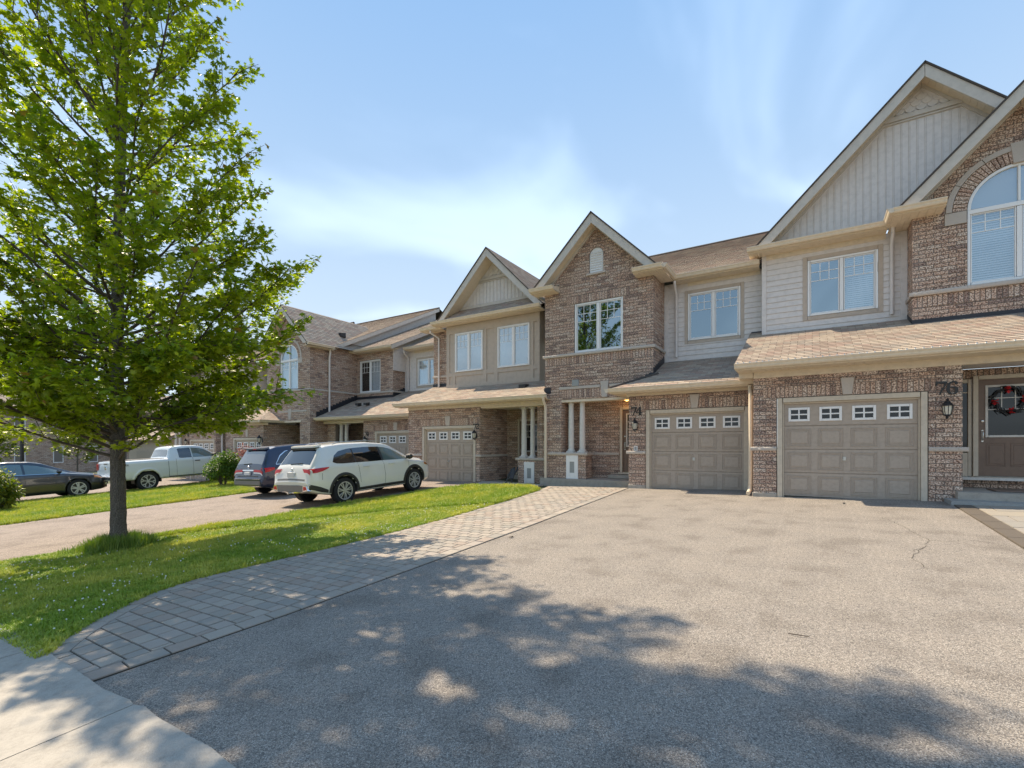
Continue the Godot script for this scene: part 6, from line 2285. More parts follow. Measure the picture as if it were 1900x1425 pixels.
func suv() -> void:
	var c := Car.new()
	c.length = 4.89
	c.top = [Vector2(0, 0.66), Vector2(0.015, 0.76), Vector2(0.05, 0.84), Vector2(0.07, 1.0), Vector2(0.11, 1.1), Vector2(0.15, 1.15), Vector2(0.47, 1.57), Vector2(0.52, 1.63), Vector2(0.75, 1.68), Vector2(1.3, 1.715), Vector2(2.2, 1.71), Vector2(2.85, 1.645), Vector2(3.08, 1.575), Vector2(3.86, 1.17), Vector2(3.96, 1.135), Vector2(4.4, 1.06), Vector2(4.68, 0.96), Vector2(4.82, 0.82), Vector2(4.89, 0.62)]
	c.bot = [Vector2(0, 0.47), Vector2(0.3, 0.36), Vector2(0.8, 0.27), Vector2(4.2, 0.26), Vector2(4.89, 0.34)]
	c.belt = [Vector2(0, 0.98), Vector2(0.5, 1.14), Vector2(2, 1.11), Vector2(3.6, 1.07), Vector2(4.4, 0.97), Vector2(4.89, 0.7)]
	c.hw = [Vector2(0, 0.74), Vector2(0.05, 0.83), Vector2(0.18, 0.91), Vector2(0.5, 0.95), Vector2(1.5, 0.962), Vector2(3.6, 0.962), Vector2(4.3, 0.94), Vector2(4.6, 0.87), Vector2(4.8, 0.74), Vector2(4.89, 0.6)]
	c.rw = [Vector2(0, 0.68), Vector2(0.1, 0.78), Vector2(0.3, 0.73), Vector2(0.55, 0.65), Vector2(0.9, 0.645), Vector2(2.9, 0.645), Vector2(3.9, 0.72), Vector2(4.4, 0.74), Vector2(4.89, 0.5)]
	var t := car_at("white_suv", "white sport utility vehicle parked in front of house 72, red tail lamps, black wheel arches", "car", -12.12, -7.93)
	var wh := [Vector2(1.06, 0.37), Vector2(3.85, 0.37)]
	body_of(c, t, M.paint_white, wh, 0.44)
	arch_trim(c, t, wh, 0.425, 0.52, M.plastic, 0.016)
	for w in wh:
		for s in [1.0, -1.0]: wheel(t, Vector3(s * 0.945, 0.37, -w.x), s, 0.372, 0.23, 0)
	# glass
	side_patch(c, t, "side_window", M.car_glass, [[0.74, 1.2, 1.205], [0.86, 1.155, 1.38], [1.05, 1.14, 1.49], [1.35, 1.135, 1.54], [1.5, 1.135, 1.55]])
	side_patch(c, t, "side_window", M.car_glass, [[1.52, 1.135, 1.55], [2.0, 1.125, 1.565], [2.42, 1.12, 1.55], [2.5, 1.12, 1.545]])
	side_patch(c, t, "side_window", M.car_glass_light, [[2.58, 1.12, 1.54], [2.8, 1.115, 1.515], [3.05, 1.11, 1.45], [3.3, 1.105, 1.33], [3.5, 1.1, 1.215], [3.66, 1.1, 1.12]])
	side_patch(c, t, "window_pillar", M.plastic, [[2.49, 1.12, 1.55], [2.59, 1.12, 1.545]])
	side_patch(c, t, "window_pillar", M.plastic, [[1.49, 1.135, 1.548], [1.53, 1.135, 1.548]], 0.006)
	top_patch(c, t, "rear_window", M.car_glass, [[0.175, -0.66, 0.66], [0.3, -0.64, 0.64], [0.47, -0.58, 0.58]])
	top_patch(c, t, "windscreen", M.car_glass, [[3.12, -0.55, 0.55], [3.4, -0.6, 0.6], [3.82, -0.64, 0.64]])
	# spoiler with its dark underside
	var m := MB.new()
	m.slab(PackedVector2Array([Vector2(-0.56, 0.46), Vector2(-0.5, 0.43), Vector2(0.5, 0.43), Vector2(0.56, 0.46), Vector2(0.6, 0.62), Vector2(-0.6, 0.62)]), Vector3(0, 1.548, 0), RIGHT, Vector3(0, 0.18, -1).normalized(), Vector3(0, 1, 0.18).normalized(), 0.0, 0.045, 0.012, Color.WHITE, true)
	put(m, "spoiler", M.paint_white, t)
	m = MB.new()
	m.box(-0.52, 0.52, 1.57, 1.63, -0.5, -0.42)
	put(m, "spoiler_shade", M.plastic, t)
	# bumper skirt
	side_patch(c, t, "lower_cladding", M.plastic, [[0.02, 0.5, 0.66], [0.3, 0.4, 0.56], [0.52, 0.36, 0.46]], 0.004)
	side_patch(c, t, "lower_cladding", M.plastic, [[1.5, 0.285, 0.4], [2.5, 0.275, 0.41], [3.4, 0.275, 0.4]], 0.006)
	m = MB.new()
	m.cbox(-0.76, 0.76, 0.42, 0.66, -0.2, 0.02, 0.03)
	put(m, "rear_bumper", M.bumper_grey, t)
	m = MB.new()
	m.cbox(-0.2, 0.2, 0.4, 0.46, -0.2, 0.035, 0.015)
	m.tube([Vector3(0, 0.42, 0.0), Vector3(0, 0.42, 0.1)], [0.03, 0.03], 8)
	put(m, "tow_hitch", M.chrome, t)
	for s in [-1.0, 1.0]:
		m = MB.new()
		m.slab(PackedVector2Array([Vector2(s * 0.56, 0.45), Vector2(s * 0.8, 0.48), Vector2(s * 0.74, 0.63), Vector2(s * 0.58, 0.64)]), Vector3(0, 0, 0.0), RIGHT, Vector3.UP, FRONT, -0.08, 0.03, 0.01)
		put(m, "fog_lamp_frame", M.chrome, t)
		m = MB.new()
		m.slab(PackedVector2Array([Vector2(s * 0.6, 0.49), Vector2(s * 0.75, 0.51), Vector2(s * 0.72, 0.6), Vector2(s * 0.61, 0.605)]), Vector3(0, 0, 0.0), RIGHT, Vector3.UP, FRONT, 0.0, 0.036, 0.005)
		put(m, "fog_lamp", M.lamp_red, t)
		# tail lamp wraps the corner
		top_patch(c, t, "tail_lamp", M.lamp_red, [[0.07, s * 0.56, s * 0.8], [0.096, s * 0.46, s * 0.8]] if s > 0 else [[0.07, -0.8, -0.56], [0.096, -0.8, -0.46]], 0.016)
		top_patch(c, t, "reverse_lamp", M.lamp_clear, [[0.063, s * 0.62, s * 0.79], [0.07, s * 0.57, s * 0.8]] if s > 0 else [[0.063, -0.79, -0.62], [0.07, -0.8, -0.57]], 0.016)
	side_patch(c, t, "tail_lamp", M.lamp_red, [[0.08, 0.95, 1.06], [0.2, 0.955, 1.07], [0.36, 0.985, 1.08], [0.56, 1.06, 1.085]], 0.014)
	m = MB.new()
	m.cbox(-0.16, 0.16, 0.84, 0.98, -0.1, -0.02, 0.006)
	put(m, "licence_plate", M.plate, t)
	m = MB.new()
	m.lathe([Vector2(0.06, 0), Vector2(0.052, 0.014), Vector2(0.046, 0.0)], Vector3(0, 1.03, -0.075), FRONT, 20)
	m.box(-0.008, 0.008, 0.985, 1.075, -0.09, -0.066)
	put(m, "emblem", M.chrome, t)
	m = MB.new()
	m.obox(Vector3(0.08, 1.2, -0.17), Vector3(0.26, 0.01, 0), Vector3(0, 0.012, 0.004), Vector3(0, 0, 0.012))
	put(m, "wiper", M.plastic, t)
	top_patch(c, t, "tailgate_trim", M.bumper_grey, [[0.017, -0.62, 0.62], [0.03, -0.62, 0.62]], 0.008)
	seam(c, t, [Vector2(1.56, 1.12), Vector2(1.6, 0.8), Vector2(1.62, 0.55)])
	seam(c, t, [Vector2(2.53, 1.11), Vector2(2.57, 0.7), Vector2(2.56, 0.42)])
	seam(c, t, [Vector2(3.6, 1.08), Vector2(3.62, 0.7), Vector2(3.5, 0.42)])
	seam(c, t, [Vector2(0.36, 0.93), Vector2(0.34, 0.75)])
	for s in [1.72, 2.72]:
		m = MB.new()
		m.tube([Vector3(0.965, 1.0, -s), Vector3(0.995, 1.002, -s - 0.04), Vector3(0.995, 1.004, -s - 0.2), Vector3(0.965, 1.004, -s - 0.24)], [0.014, 0.016, 0.016, 0.014], 6)
		put(m, "door_handle", M.paint_white, t)
	for s in [-1.0, 1.0]:
		m = MB.new()
		m.lathe([Vector2(0.001, -0.11), Vector2(0.075, -0.09), Vector2(0.09, 0.0), Vector2(0.075, 0.08), Vector2(0.001, 0.11)], Vector3(s * 1.08, 1.17, -3.52), RIGHT * s, 12)
		m.tube([Vector3(s * 0.9, 1.12, -3.55), Vector3(s * 1.02, 1.14, -3.53)], [0.03, 0.03], 6)
		put(m, "mirror", M.plastic, t)
		m = MB.new()
		m.tube([Vector3(s * 0.6, 1.69, -0.95), Vector3(s * 0.61, 1.735, -1.1), Vector3(s * 0.61, 1.755, -1.9), Vector3(s * 0.6, 1.72, -2.7)], [0.014, 0.016, 0.016, 0.012], 6)
		put(m, "roof_rail", M.steel, t)
		side_patch(c, t, "head_lamp", M.lamp_amber, [[4.36, 0.86, 0.93], [4.5, 0.83, 0.92], [4.64, 0.8, 0.88]], 0.008, false)
	m = MB.new()
	m.slab(PackedVector2Array([Vector2(0.86, 1.7), Vector2(0.98, 1.7), Vector2(0.87, 1.765)]), Vector3(-0.008, 0, 0), Vector3(0, 0, -1), Vector3.UP, RIGHT, 0, 0.016)
	put(m, "aerial", M.paint_white, t)

func minivan() -> void:
	var c := Car.new()
	c.length = 5.15
	c.top = [Vector2(0, 0.6), Vector2(0.02, 0.68), Vector2(0.05, 0.72), Vector2(0.07, 0.98), Vector2(0.1, 1.09), Vector2(0.36, 1.55), Vector2(0.42, 1.62), Vector2(0.7, 1.7), Vector2(1.5, 1.74), Vector2(2.6, 1.72), Vector2(3.1, 1.64), Vector2(4.1, 1.13), Vector2(4.5, 1.02), Vector2(4.95, 0.86), Vector2(5.15, 0.6)]
	c.bot = [Vector2(0, 0.42), Vector2(0.3, 0.33), Vector2(0.8, 0.22), Vector2(4.4, 0.2), Vector2(5.15, 0.28)]
	c.belt = [Vector2(0, 0.95), Vector2(0.5, 1.07), Vector2(2, 1.06), Vector2(3.8, 1.02), Vector2(4.6, 0.92), Vector2(5.15, 0.65)]
	c.hw = [Vector2(0, 0.8), Vector2(0.05, 0.87), Vector2(0.2, 0.94), Vector2(0.6, 0.98), Vector2(1.5, 1.0), Vector2(3.8, 0.995), Vector2(4.6, 0.93), Vector2(5.0, 0.78), Vector2(5.15, 0.6)]
	c.rw = [Vector2(0, 0.74), Vector2(0.1, 0.82), Vector2(0.35, 0.7), Vector2(0.6, 0.68), Vector2(3.0, 0.68), Vector2(4.1, 0.76), Vector2(5.15, 0.5)]
	var t := car_at("blue_minivan", "dark blue minivan parked beside the white sport utility vehicle, rear towards the street", "car", -16.12, -8.95)
	var wh := [Vector2(1.08, 0.345), Vector2(4.08, 0.345)]
	body_of(c, t, M.paint_blue, wh, 0.4)
	arch_trim(c, t, wh, 0.395, 0.43, M.paint_blue, 0.006)
	for w in wh:
		for s in [1.0, -1.0]: wheel(t, Vector3(s * 0.965, 0.345, -w.x), s, 0.345, 0.22, 3)
	top_patch(c, t, "rear_window", M.car_glass_grey, [[0.125, -0.74, 0.74], [0.2, -0.72, 0.72], [0.365, -0.62, 0.62]])
	top_patch(c, t, "windscreen", M.car_glass, [[3.16, -0.58, 0.58], [4.05, -0.68, 0.68]])
	side_patch(c, t, "side_window", M.car_glass, [[0.56, 1.12, 1.13], [0.75, 1.11, 1.36], [1.0, 1.1, 1.5], [1.9, 1.09, 1.55]])
	side_patch(c, t, "side_window", M.car_glass, [[1.98, 1.09, 1.55], [2.9, 1.07, 1.53]])
	side_patch(c, t, "side_window", M.car_glass, [[2.98, 1.07, 1.52], [3.4, 1.06, 1.36], [3.9, 1.05, 1.1]])
	side_patch(c, t, "window_trim", M.chrome, [[0.5, 1.09, 1.11], [1.9, 1.065, 1.085], [3.9, 1.035, 1.05]], 0.008)
	side_patch(c, t, "window_trim", M.chrome, [[0.5, 1.1, 1.12], [0.72, 1.36, 1.4], [0.95, 1.5, 1.53], [1.05, 1.525, 1.545]], 0.009)
	var m := MB.new()
	m.slab(PackedVector2Array([Vector2(-0.58, 0.33), Vector2(0.58, 0.33), Vector2(0.62, 0.5), Vector2(-0.62, 0.5)]), Vector3(0, 1.54, 0), RIGHT, Vector3(0, 0.2, -1).normalized(), Vector3(0, 1, 0.2).normalized(), 0.0, 0.05, 0.012, Color.WHITE, true)
	put(m, "spoiler", M.paint_blue, t)
	m = MB.new()
	m.cbox(-0.11, 0.11, 1.605, 1.64, -0.36, -0.315, 0.008)
	put(m, "brake_lamp", M.lamp_red, t)
	for s in [-1.0, 1.0]:
		var a: float = minf(s * 0.34, s * 0.84)
		var b: float = maxf(s * 0.34, s * 0.84)
		top_patch(c, t, "tail_lamp", M.lamp_red, [[0.06, a, b], [0.075, a, b]], 0.016)
		top_patch(c, t, "reverse_lamp", M.lamp_clear, [[0.052, a * 1.0, b * 1.0], [0.059, a, b]], 0.013)
	side_patch(c, t, "tail_lamp", M.lamp_red, [[0.07, 0.86, 1.0], [0.25, 0.88, 1.01], [0.42, 0.94, 1.01]], 0.01)
	top_patch(c, t, "chrome_strip", M.chrome, [[0.067, -0.33, 0.33], [0.073, -0.33, 0.33]], 0.02)
	m = MB.new()
	m.cbox(-0.16, 0.16, 0.77, 0.88, -0.09, 0.0, 0.006)
	put(m, "licence_plate", M.plate, t)
	m = MB.new()
	m.lathe([Vector2(0.055, 0), Vector2(0.05, 0.012), Vector2(0.04, 0.0)], Vector3(0, 1.04, -0.075), FRONT, 16)
	m.box(-0.03, 0.03, 1.035, 1.045, -0.09, -0.068)
	put(m, "emblem", M.chrome, t)
	m = MB.new()
	m.obox(Vector3(-0.1, 1.14, -0.115), Vector3(0.22, 0.012, 0), Vector3(0, 0.012, 0.004), Vector3(0, 0, 0.012))
	put(m, "wiper", M.plastic, t)
	m = MB.new()
	m.cbox(-0.8, 0.8, 0.42, 0.62, -0.22, 0.025, 0.035)
	m.cbox(-0.78, 0.78, 0.63, 0.655, -0.2, 0.035, 0.008)
	put(m, "rear_bumper", M.bumper_grey, t)
	m = MB.new()
	m.cbox(-0.62, 0.62, 0.66, 0.76, -0.1, -0.03, 0.01)
	put(m, "tailgate_recess", M.plastic, t)
	seam(c, t, [Vector2(1.95, 1.07), Vector2(1.93, 0.4)])
	seam(c, t, [Vector2(2.94, 1.05), Vector2(2.94, 0.35)])
	seam(c, t, [Vector2(0.75, 0.97), Vector2(2.9, 0.94)], 0.016)
	for s in [-1.0, 1.0]:
		m = MB.new()
		m.lathe([Vector2(0.001, -0.1), Vector2(0.08, -0.08), Vector2(0.09, 0.0), Vector2(0.001, 0.1)], Vector3(s * 1.1, 1.12, -3.75), RIGHT * s, 12)
		put(m, "mirror", M.paint_blue, t)

func pickup() -> void:
	var c := Car.new()
	c.length = 5.9
	c.top = [Vector2(0, 0.72), Vector2(0.1, 0.74), Vector2(0.12, 1.34), Vector2(0.2, 1.36), Vector2(2.08, 1.37), Vector2(2.1, 1.38), Vector2(2.24, 1.82), Vector2(2.32, 1.88), Vector2(2.8, 1.93), Vector2(3.4, 1.91), Vector2(3.65, 1.85), Vector2(4.35, 1.36), Vector2(4.5, 1.3), Vector2(5.6, 1.2), Vector2(5.8, 1.05), Vector2(5.9, 0.7)]
	c.bot = [Vector2(0, 0.55), Vector2(0.3, 0.52), Vector2(1, 0.48), Vector2(5.0, 0.45), Vector2(5.9, 0.5)]
	c.belt = [Vector2(0, 1.3), Vector2(2.1, 1.3), Vector2(2.3, 1.32), Vector2(4.2, 1.3), Vector2(5.6, 1.12), Vector2(5.9, 0.9)]
	c.hw = [Vector2(0, 0.93), Vector2(0.1, 0.96), Vector2(0.3, 0.985), Vector2(1.2, 1.005), Vector2(5.0, 1.0), Vector2(5.6, 0.93), Vector2(5.9, 0.82)]
	c.rw = [Vector2(0, 0.9), Vector2(2.08, 0.93), Vector2(2.25, 0.74), Vector2(2.4, 0.72), Vector2(3.6, 0.72), Vector2(4.4, 0.84), Vector2(5.9, 0.7)]
	var t := car_at("pickup_truck", "silver-white extended-cab pickup truck parked beyond the maple trunk", "truck", -25.75, -8.1)
	var wh := [Vector2(1.28, 0.41), Vector2(4.95, 0.41)]
	body_of(c, t, M.paint_silver, wh, 0.5)
	arch_trim(c, t, wh, 0.49, 0.6, M.paint_silver, 0.02)
	for w in wh:
		for s in [1.0, -1.0]: wheel(t, Vector3(s * 0.97, 0.41, -w.x), s, 0.41, 0.27, 1)
	side_patch(c, t, "side_window", M.car_glass, [[2.56, 1.37, 1.76], [2.62, 1.345, 1.79], [3.1, 1.345, 1.8]])
	side_patch(c, t, "side_window", M.car_glass_light, [[3.14, 1.345, 1.8], [3.5, 1.345, 1.76], [3.75, 1.345, 1.68], [4.15, 1.345, 1.42]])
	top_patch(c, t, "rear_window", M.car_glass_grey, [[2.118, -0.74, 0.74], [2.22, -0.66, 0.66]], 0.008)
	top_patch(c, t, "windscreen", M.car_glass, [[3.7, -0.62, 0.62], [4.32, -0.72, 0.72]])
	var m := MB.new()
	m.box(-0.76, 0.76, 1.36, 1.385, -2.02, -0.22)
	put(m, "bed_cover", M.plastic, t)
	for s in [-1.0, 1.0]:
		m = MB.new()
		m.cbox(minf(s * 0.76, s * 0.94), maxf(s * 0.76, s * 0.94), 0.98, 1.27, -0.2, -0.085, 0.012)
		put(m, "tail_lamp", M.lamp_red, t)
	side_patch(c, t, "tail_lamp", M.lamp_red, [[0.12, 0.98, 1.27], [0.2, 0.98, 1.27]], 0.012)
	m = MB.new()
	m.cbox(-0.95, 0.95, 0.56, 0.74, -0.15, 0.03, 0.03)
	put(m, "rear_bumper", M.chrome, t)
	m = MB.new()
	m.cbox(-0.2, 0.2, 0.6, 0.72, 0.02, 0.04, 0.01)
	put(m, "plate_recess", M.plastic, t)
	m = MB.new()
	ring_rect(m, -0.7, 0.7, 0.8, 1.28, 0.02, -0.115, -0.1)
	put(m, "tailgate", M.paint_silver, t)
	m = MB.new()
	m.lathe([Vector2(0.09, 0), Vector2(0.08, 0.015), Vector2(0.001, 0.018)], Vector3(0, 1.08, -0.115), FRONT, 16)
	put(m, "emblem", M.chrome, t)
	m = MB.new()
	m.cbox(-0.14, 0.14, 1.235, 1.29, -0.12, -0.09, 0.01)
	put(m, "tailgate_handle", M.plastic, t)
	seam(c, t, [Vector2(2.1, 1.36), Vector2(2.1, 0.55)], 0.016)
	seam(c, t, [Vector2(2.42, 1.33), Vector2(2.42, 0.58)])
	seam(c, t, [Vector2(3.12, 1.33), Vector2(3.12, 0.56)])
	seam(c, t, [Vector2(4.25, 1.3), Vector2(4.25, 0.56)])
	side_patch(c, t, "rocker_panel", M.plastic, [[2.1, 0.48, 0.55], [4.3, 0.47, 0.54]], 0.004)
	m = MB.new()
	m.cbox(3.2, 3.42, 1.16, 1.2, 0, 0.02, 0.004)
	var hd := put(m, "door_handle", M.plastic, t)
	hd.transform = Transform3D(Basis(Vector3(0, 0, -1), Vector3.UP, RIGHT), Vector3(c.side_x(3.3, 1.18), 0, 0))
	for s in [-1.0, 1.0]:
		m = MB.new()
		m.cbox(-0.12, 0.12, -0.1, 0.1, -0.06, 0.06, 0.03)
		var mi := put(m, "mirror", M.plastic, t)
		mi.position = Vector3(s * 1.12, 1.4, -4.0)
	var badge := MeshInstance3D.new()
	badge.name = "badge"
	var tm := TextMesh.new()
	tm.text = "4X4"
	tm.font_size = 10
	tm.pixel_size = 0.011
	tm.depth = 0.008
	tm.material = M.plastic
	badge.mesh = tm
	t.add_child(badge, true)
	badge.transform = Transform3D(Basis(Vector3(0, 0, -1), Vector3.UP, RIGHT), Vector3(c.side_x(0.5, 1.15) + 0.004, 1.17, -0.5))

func crossover() -> void:
	var c := Car.new()
	c.length = 4.8
	c.top = [Vector2(0, 0.7), Vector2(0.05, 0.95), Vector2(0.12, 1.1), Vector2(0.55, 1.45), Vector2(0.9, 1.54), Vector2(1.8, 1.58), Vector2(2.4, 1.55), Vector2(2.75, 1.47), Vector2(3.65, 1.06), Vector2(3.8, 1.02), Vector2(4.3, 0.93), Vector2(4.6, 0.83), Vector2(4.74, 0.7), Vector2(4.8, 0.55)]
	c.bot = [Vector2(0, 0.42), Vector2(0.4, 0.3), Vector2(1.0, 0.23), Vector2(4.2, 0.21), Vector2(4.8, 0.26)]
	c.belt = [Vector2(0, 0.98), Vector2(0.6, 1.1), Vector2(2, 1.05), Vector2(3.5, 0.98), Vector2(4.3, 0.86), Vector2(4.8, 0.6)]
	c.hw = [Vector2(0, 0.76), Vector2(0.1, 0.87), Vector2(0.4, 0.93), Vector2(1.2, 0.95), Vector2(3.5, 0.95), Vector2(4.2, 0.92), Vector2(4.55, 0.82), Vector2(4.72, 0.66), Vector2(4.8, 0.5)]
	c.rw = [Vector2(0, 0.7), Vector2(0.2, 0.72), Vector2(0.6, 0.6), Vector2(2.6, 0.6), Vector2(3.7, 0.7), Vector2(4.3, 0.72), Vector2(4.8, 0.45)]
	var t := car_at("grey_crossover", "dark grey crossover car entering at the left edge, five-spoke silver wheels", "car", -26.35, -3.45)
	var wh := [Vector2(0.95, 0.36), Vector2(3.75, 0.36)]
	body_of(c, t, M.paint_grey, wh, 0.43)
	arch_trim(c, t, wh, 0.42, 0.46, M.paint_grey, 0.008)
	for w in wh:
		for s in [1.0, -1.0]: wheel(t, Vector3(s * 0.935, 0.36, -w.x), s, 0.36, 0.23, 2)
	side_patch(c, t, "side_window", M.car_glass, [[0.75, 1.2, 1.22], [1.0, 1.12, 1.38], [1.4, 1.1, 1.45]])
	side_patch(c, t, "side_window", M.car_glass_light, [[1.46, 1.09, 1.46], [1.9, 1.07, 1.47], [2.15, 1.06, 1.45]])
	side_patch(c, t, "side_window", M.car_glass_light, [[2.22, 1.06, 1.44], [2.6, 1.04, 1.37], [3.0, 1.03, 1.22], [3.4, 1.02, 1.05]])
	top_patch(c, t, "rear_window", M.car_glass, [[0.16, -0.6, 0.6], [0.52, -0.52, 0.52]])
	top_patch(c, t, "windscreen", M.car_glass_light, [[2.8, -0.52, 0.52], [3.62, -0.62, 0.62]])
	side_patch(c, t, "window_trim", M.chrome, [[1.0, 1.085, 1.1], [2.2, 1.045, 1.058], [3.45, 1.005, 1.018]], 0.007)
	side_patch(c, t, "head_lamp", M.lamp_amber, [[4.28, 0.76, 0.85], [4.42, 0.73, 0.83], [4.56, 0.7, 0.79]], 0.008)
	seam(c, t, [Vector2(2.19, 1.05), Vector2(2.2, 0.34)])
	seam(c, t, [Vector2(3.36, 1.0), Vector2(3.4, 0.6), Vector2(3.3, 0.34)])
	for s in [-1.0, 1.0]:
		var m := MB.new()
		m.lathe([Vector2(0.001, -0.1), Vector2(0.07, -0.09), Vector2(0.085, 0.0), Vector2(0.001, 0.1)], Vector3(s * 1.06, 1.1, -3.15), RIGHT * s, 12)
		m.tube([Vector3(s * 0.9, 1.04, -3.2), Vector3(s * 1.02, 1.07, -3.18)], [0.025, 0.025], 6)
		put(m, "mirror", M.paint_grey, t)
		m = MB.new()
		m.tube([Vector3(s * 0.945, 0.95, -1.75), Vector3(s * 0.98, 0.955, -1.8), Vector3(s * 0.98, 0.955, -1.95), Vector3(s * 0.945, 0.955, -2.0)], [0.012, 0.014, 0.014, 0.012], 6)
		put(m, "door_handle", M.chrome, t)
	var m := MB.new()
	m.cbox(-0.55, 0.55, 0.42, 0.6, -4.83, -4.78, 0.02)
	put(m, "grille", M.plastic, t)
	m = MB.new()
	m.cbox(0.55, 0.7, 0.4, 0.5, -4.76, -4.68, 0.02)
	put(m, "fog_lamp", M.lamp_clear, t)
# ---------------------------------------------------------------- small things on the fronts
func number_sign(text: String, at: Vector3, h: float, label: String) -> void:
	var t := thing("house_number", label, "house number", at, "black house numbers")
	for i in text.length():
		var o := MeshInstance3D.new()
		o.name = numbered(t, "digit")
		var tm := TextMesh.new()
		var f := SystemFont.new()
		f.font_names = PackedStringArray(["Droid Serif"])
		f.font_weight = 700
		tm.font = f
		tm.text = text[i]
		tm.font_size = 64
		tm.pixel_size = h / 46.0
		tm.depth = 0.022
		tm.material = M.number
		o.mesh = tm
		o.position = Vector3((i - (text.length() - 1) * 0.5) * h * 0.62, 0, 0.013)
		t.add_child(o, true)

func lantern(at: Vector3, label: String, s := 1.0) -> void:
	var t := thing("wall_lantern", label, "wall lamp", at, "black wall lanterns")
	var m := MB.new()
	m.cbox(-0.05, 0.05, -0.13, 0.05, 0, 0.02, 0.01)
	m.tube([Vector3(0, -0.1, 0.01), Vector3(0, -0.2, 0.06), Vector3(0, -0.21, 0.12), Vector3(0, -0.17, 0.16)], [0.012, 0.012, 0.012, 0.012], 6)
	put(m, "bracket", M.black, t)
	m = MB.new()
	var c := Vector3(0, 0, 0.16)
	m.lathe([Vector2(0.115, 0.07), Vector2(0.105, 0.09), Vector2(0.06, 0.15), Vector2(0.045, 0.16), Vector2(0.05, 0.175), Vector2(0.02, 0.2), Vector2(0.03, 0.215), Vector2(0.001, 0.25)], c, Vector3.UP, 8)
	m.lathe([Vector2(0.001, 0.07), Vector2(0.115, 0.07)], c, Vector3.UP, 8)
	put(m, "cap", M.black, t)
	m = MB.new()
	m.lathe([Vector2(0.06, -0.13), Vector2(0.085, -0.02), Vector2(0.09, 0.07)], c, Vector3.UP, 8)
	put(m, "lamp_glass", M.lantern_glass, t)
	m = MB.new()
	for i in 8:
		var a := TAU * i / 8.0
		var d := Vector3(cos(a), 0, sin(a))
		m.tube([c + d * 0.062 + Vector3(0, -0.13, 0), c + d * 0.088 + Vector3(0, -0.02, 0), c + d * 0.095 + Vector3(0, 0.07, 0)], [0.006, 0.006, 0.006], 4)
	m.lathe([Vector2(0.066, -0.12), Vector2(0.07, -0.135), Vector2(0.05, -0.155), Vector2(0.02, -0.165), Vector2(0.025, -0.185), Vector2(0.001, -0.21)], c, Vector3.UP, 8)
	put(m, "cage", M.black, t)
	t.scale = Vector3.ONE * s * 0.88

func meter_box(x: float, y: float, z: float, label: String) -> void:
	var t := thing("meter_cabinet", label, "meter box", Vector3(x, y, z), "meter cabinets in the porch pedestals")
	var m := MB.new()
	ring_rect(m, -0.21, 0.21, 0.0, 0.78, 0.13, 0, 0.03)
	m.box(-0.09, 0.09, 0.12, 0.2, 0, 0.029)
	m.box(-0.09, 0.09, 0.56, 0.66, 0, 0.029)
	put(m, "cover", M.white, t)
	m = MB.new()
	m.cbox(-0.1, 0.1, 0.2, 0.56, -0.01, 0.015, 0.006)
	put(m, "meter", M.meter, t)

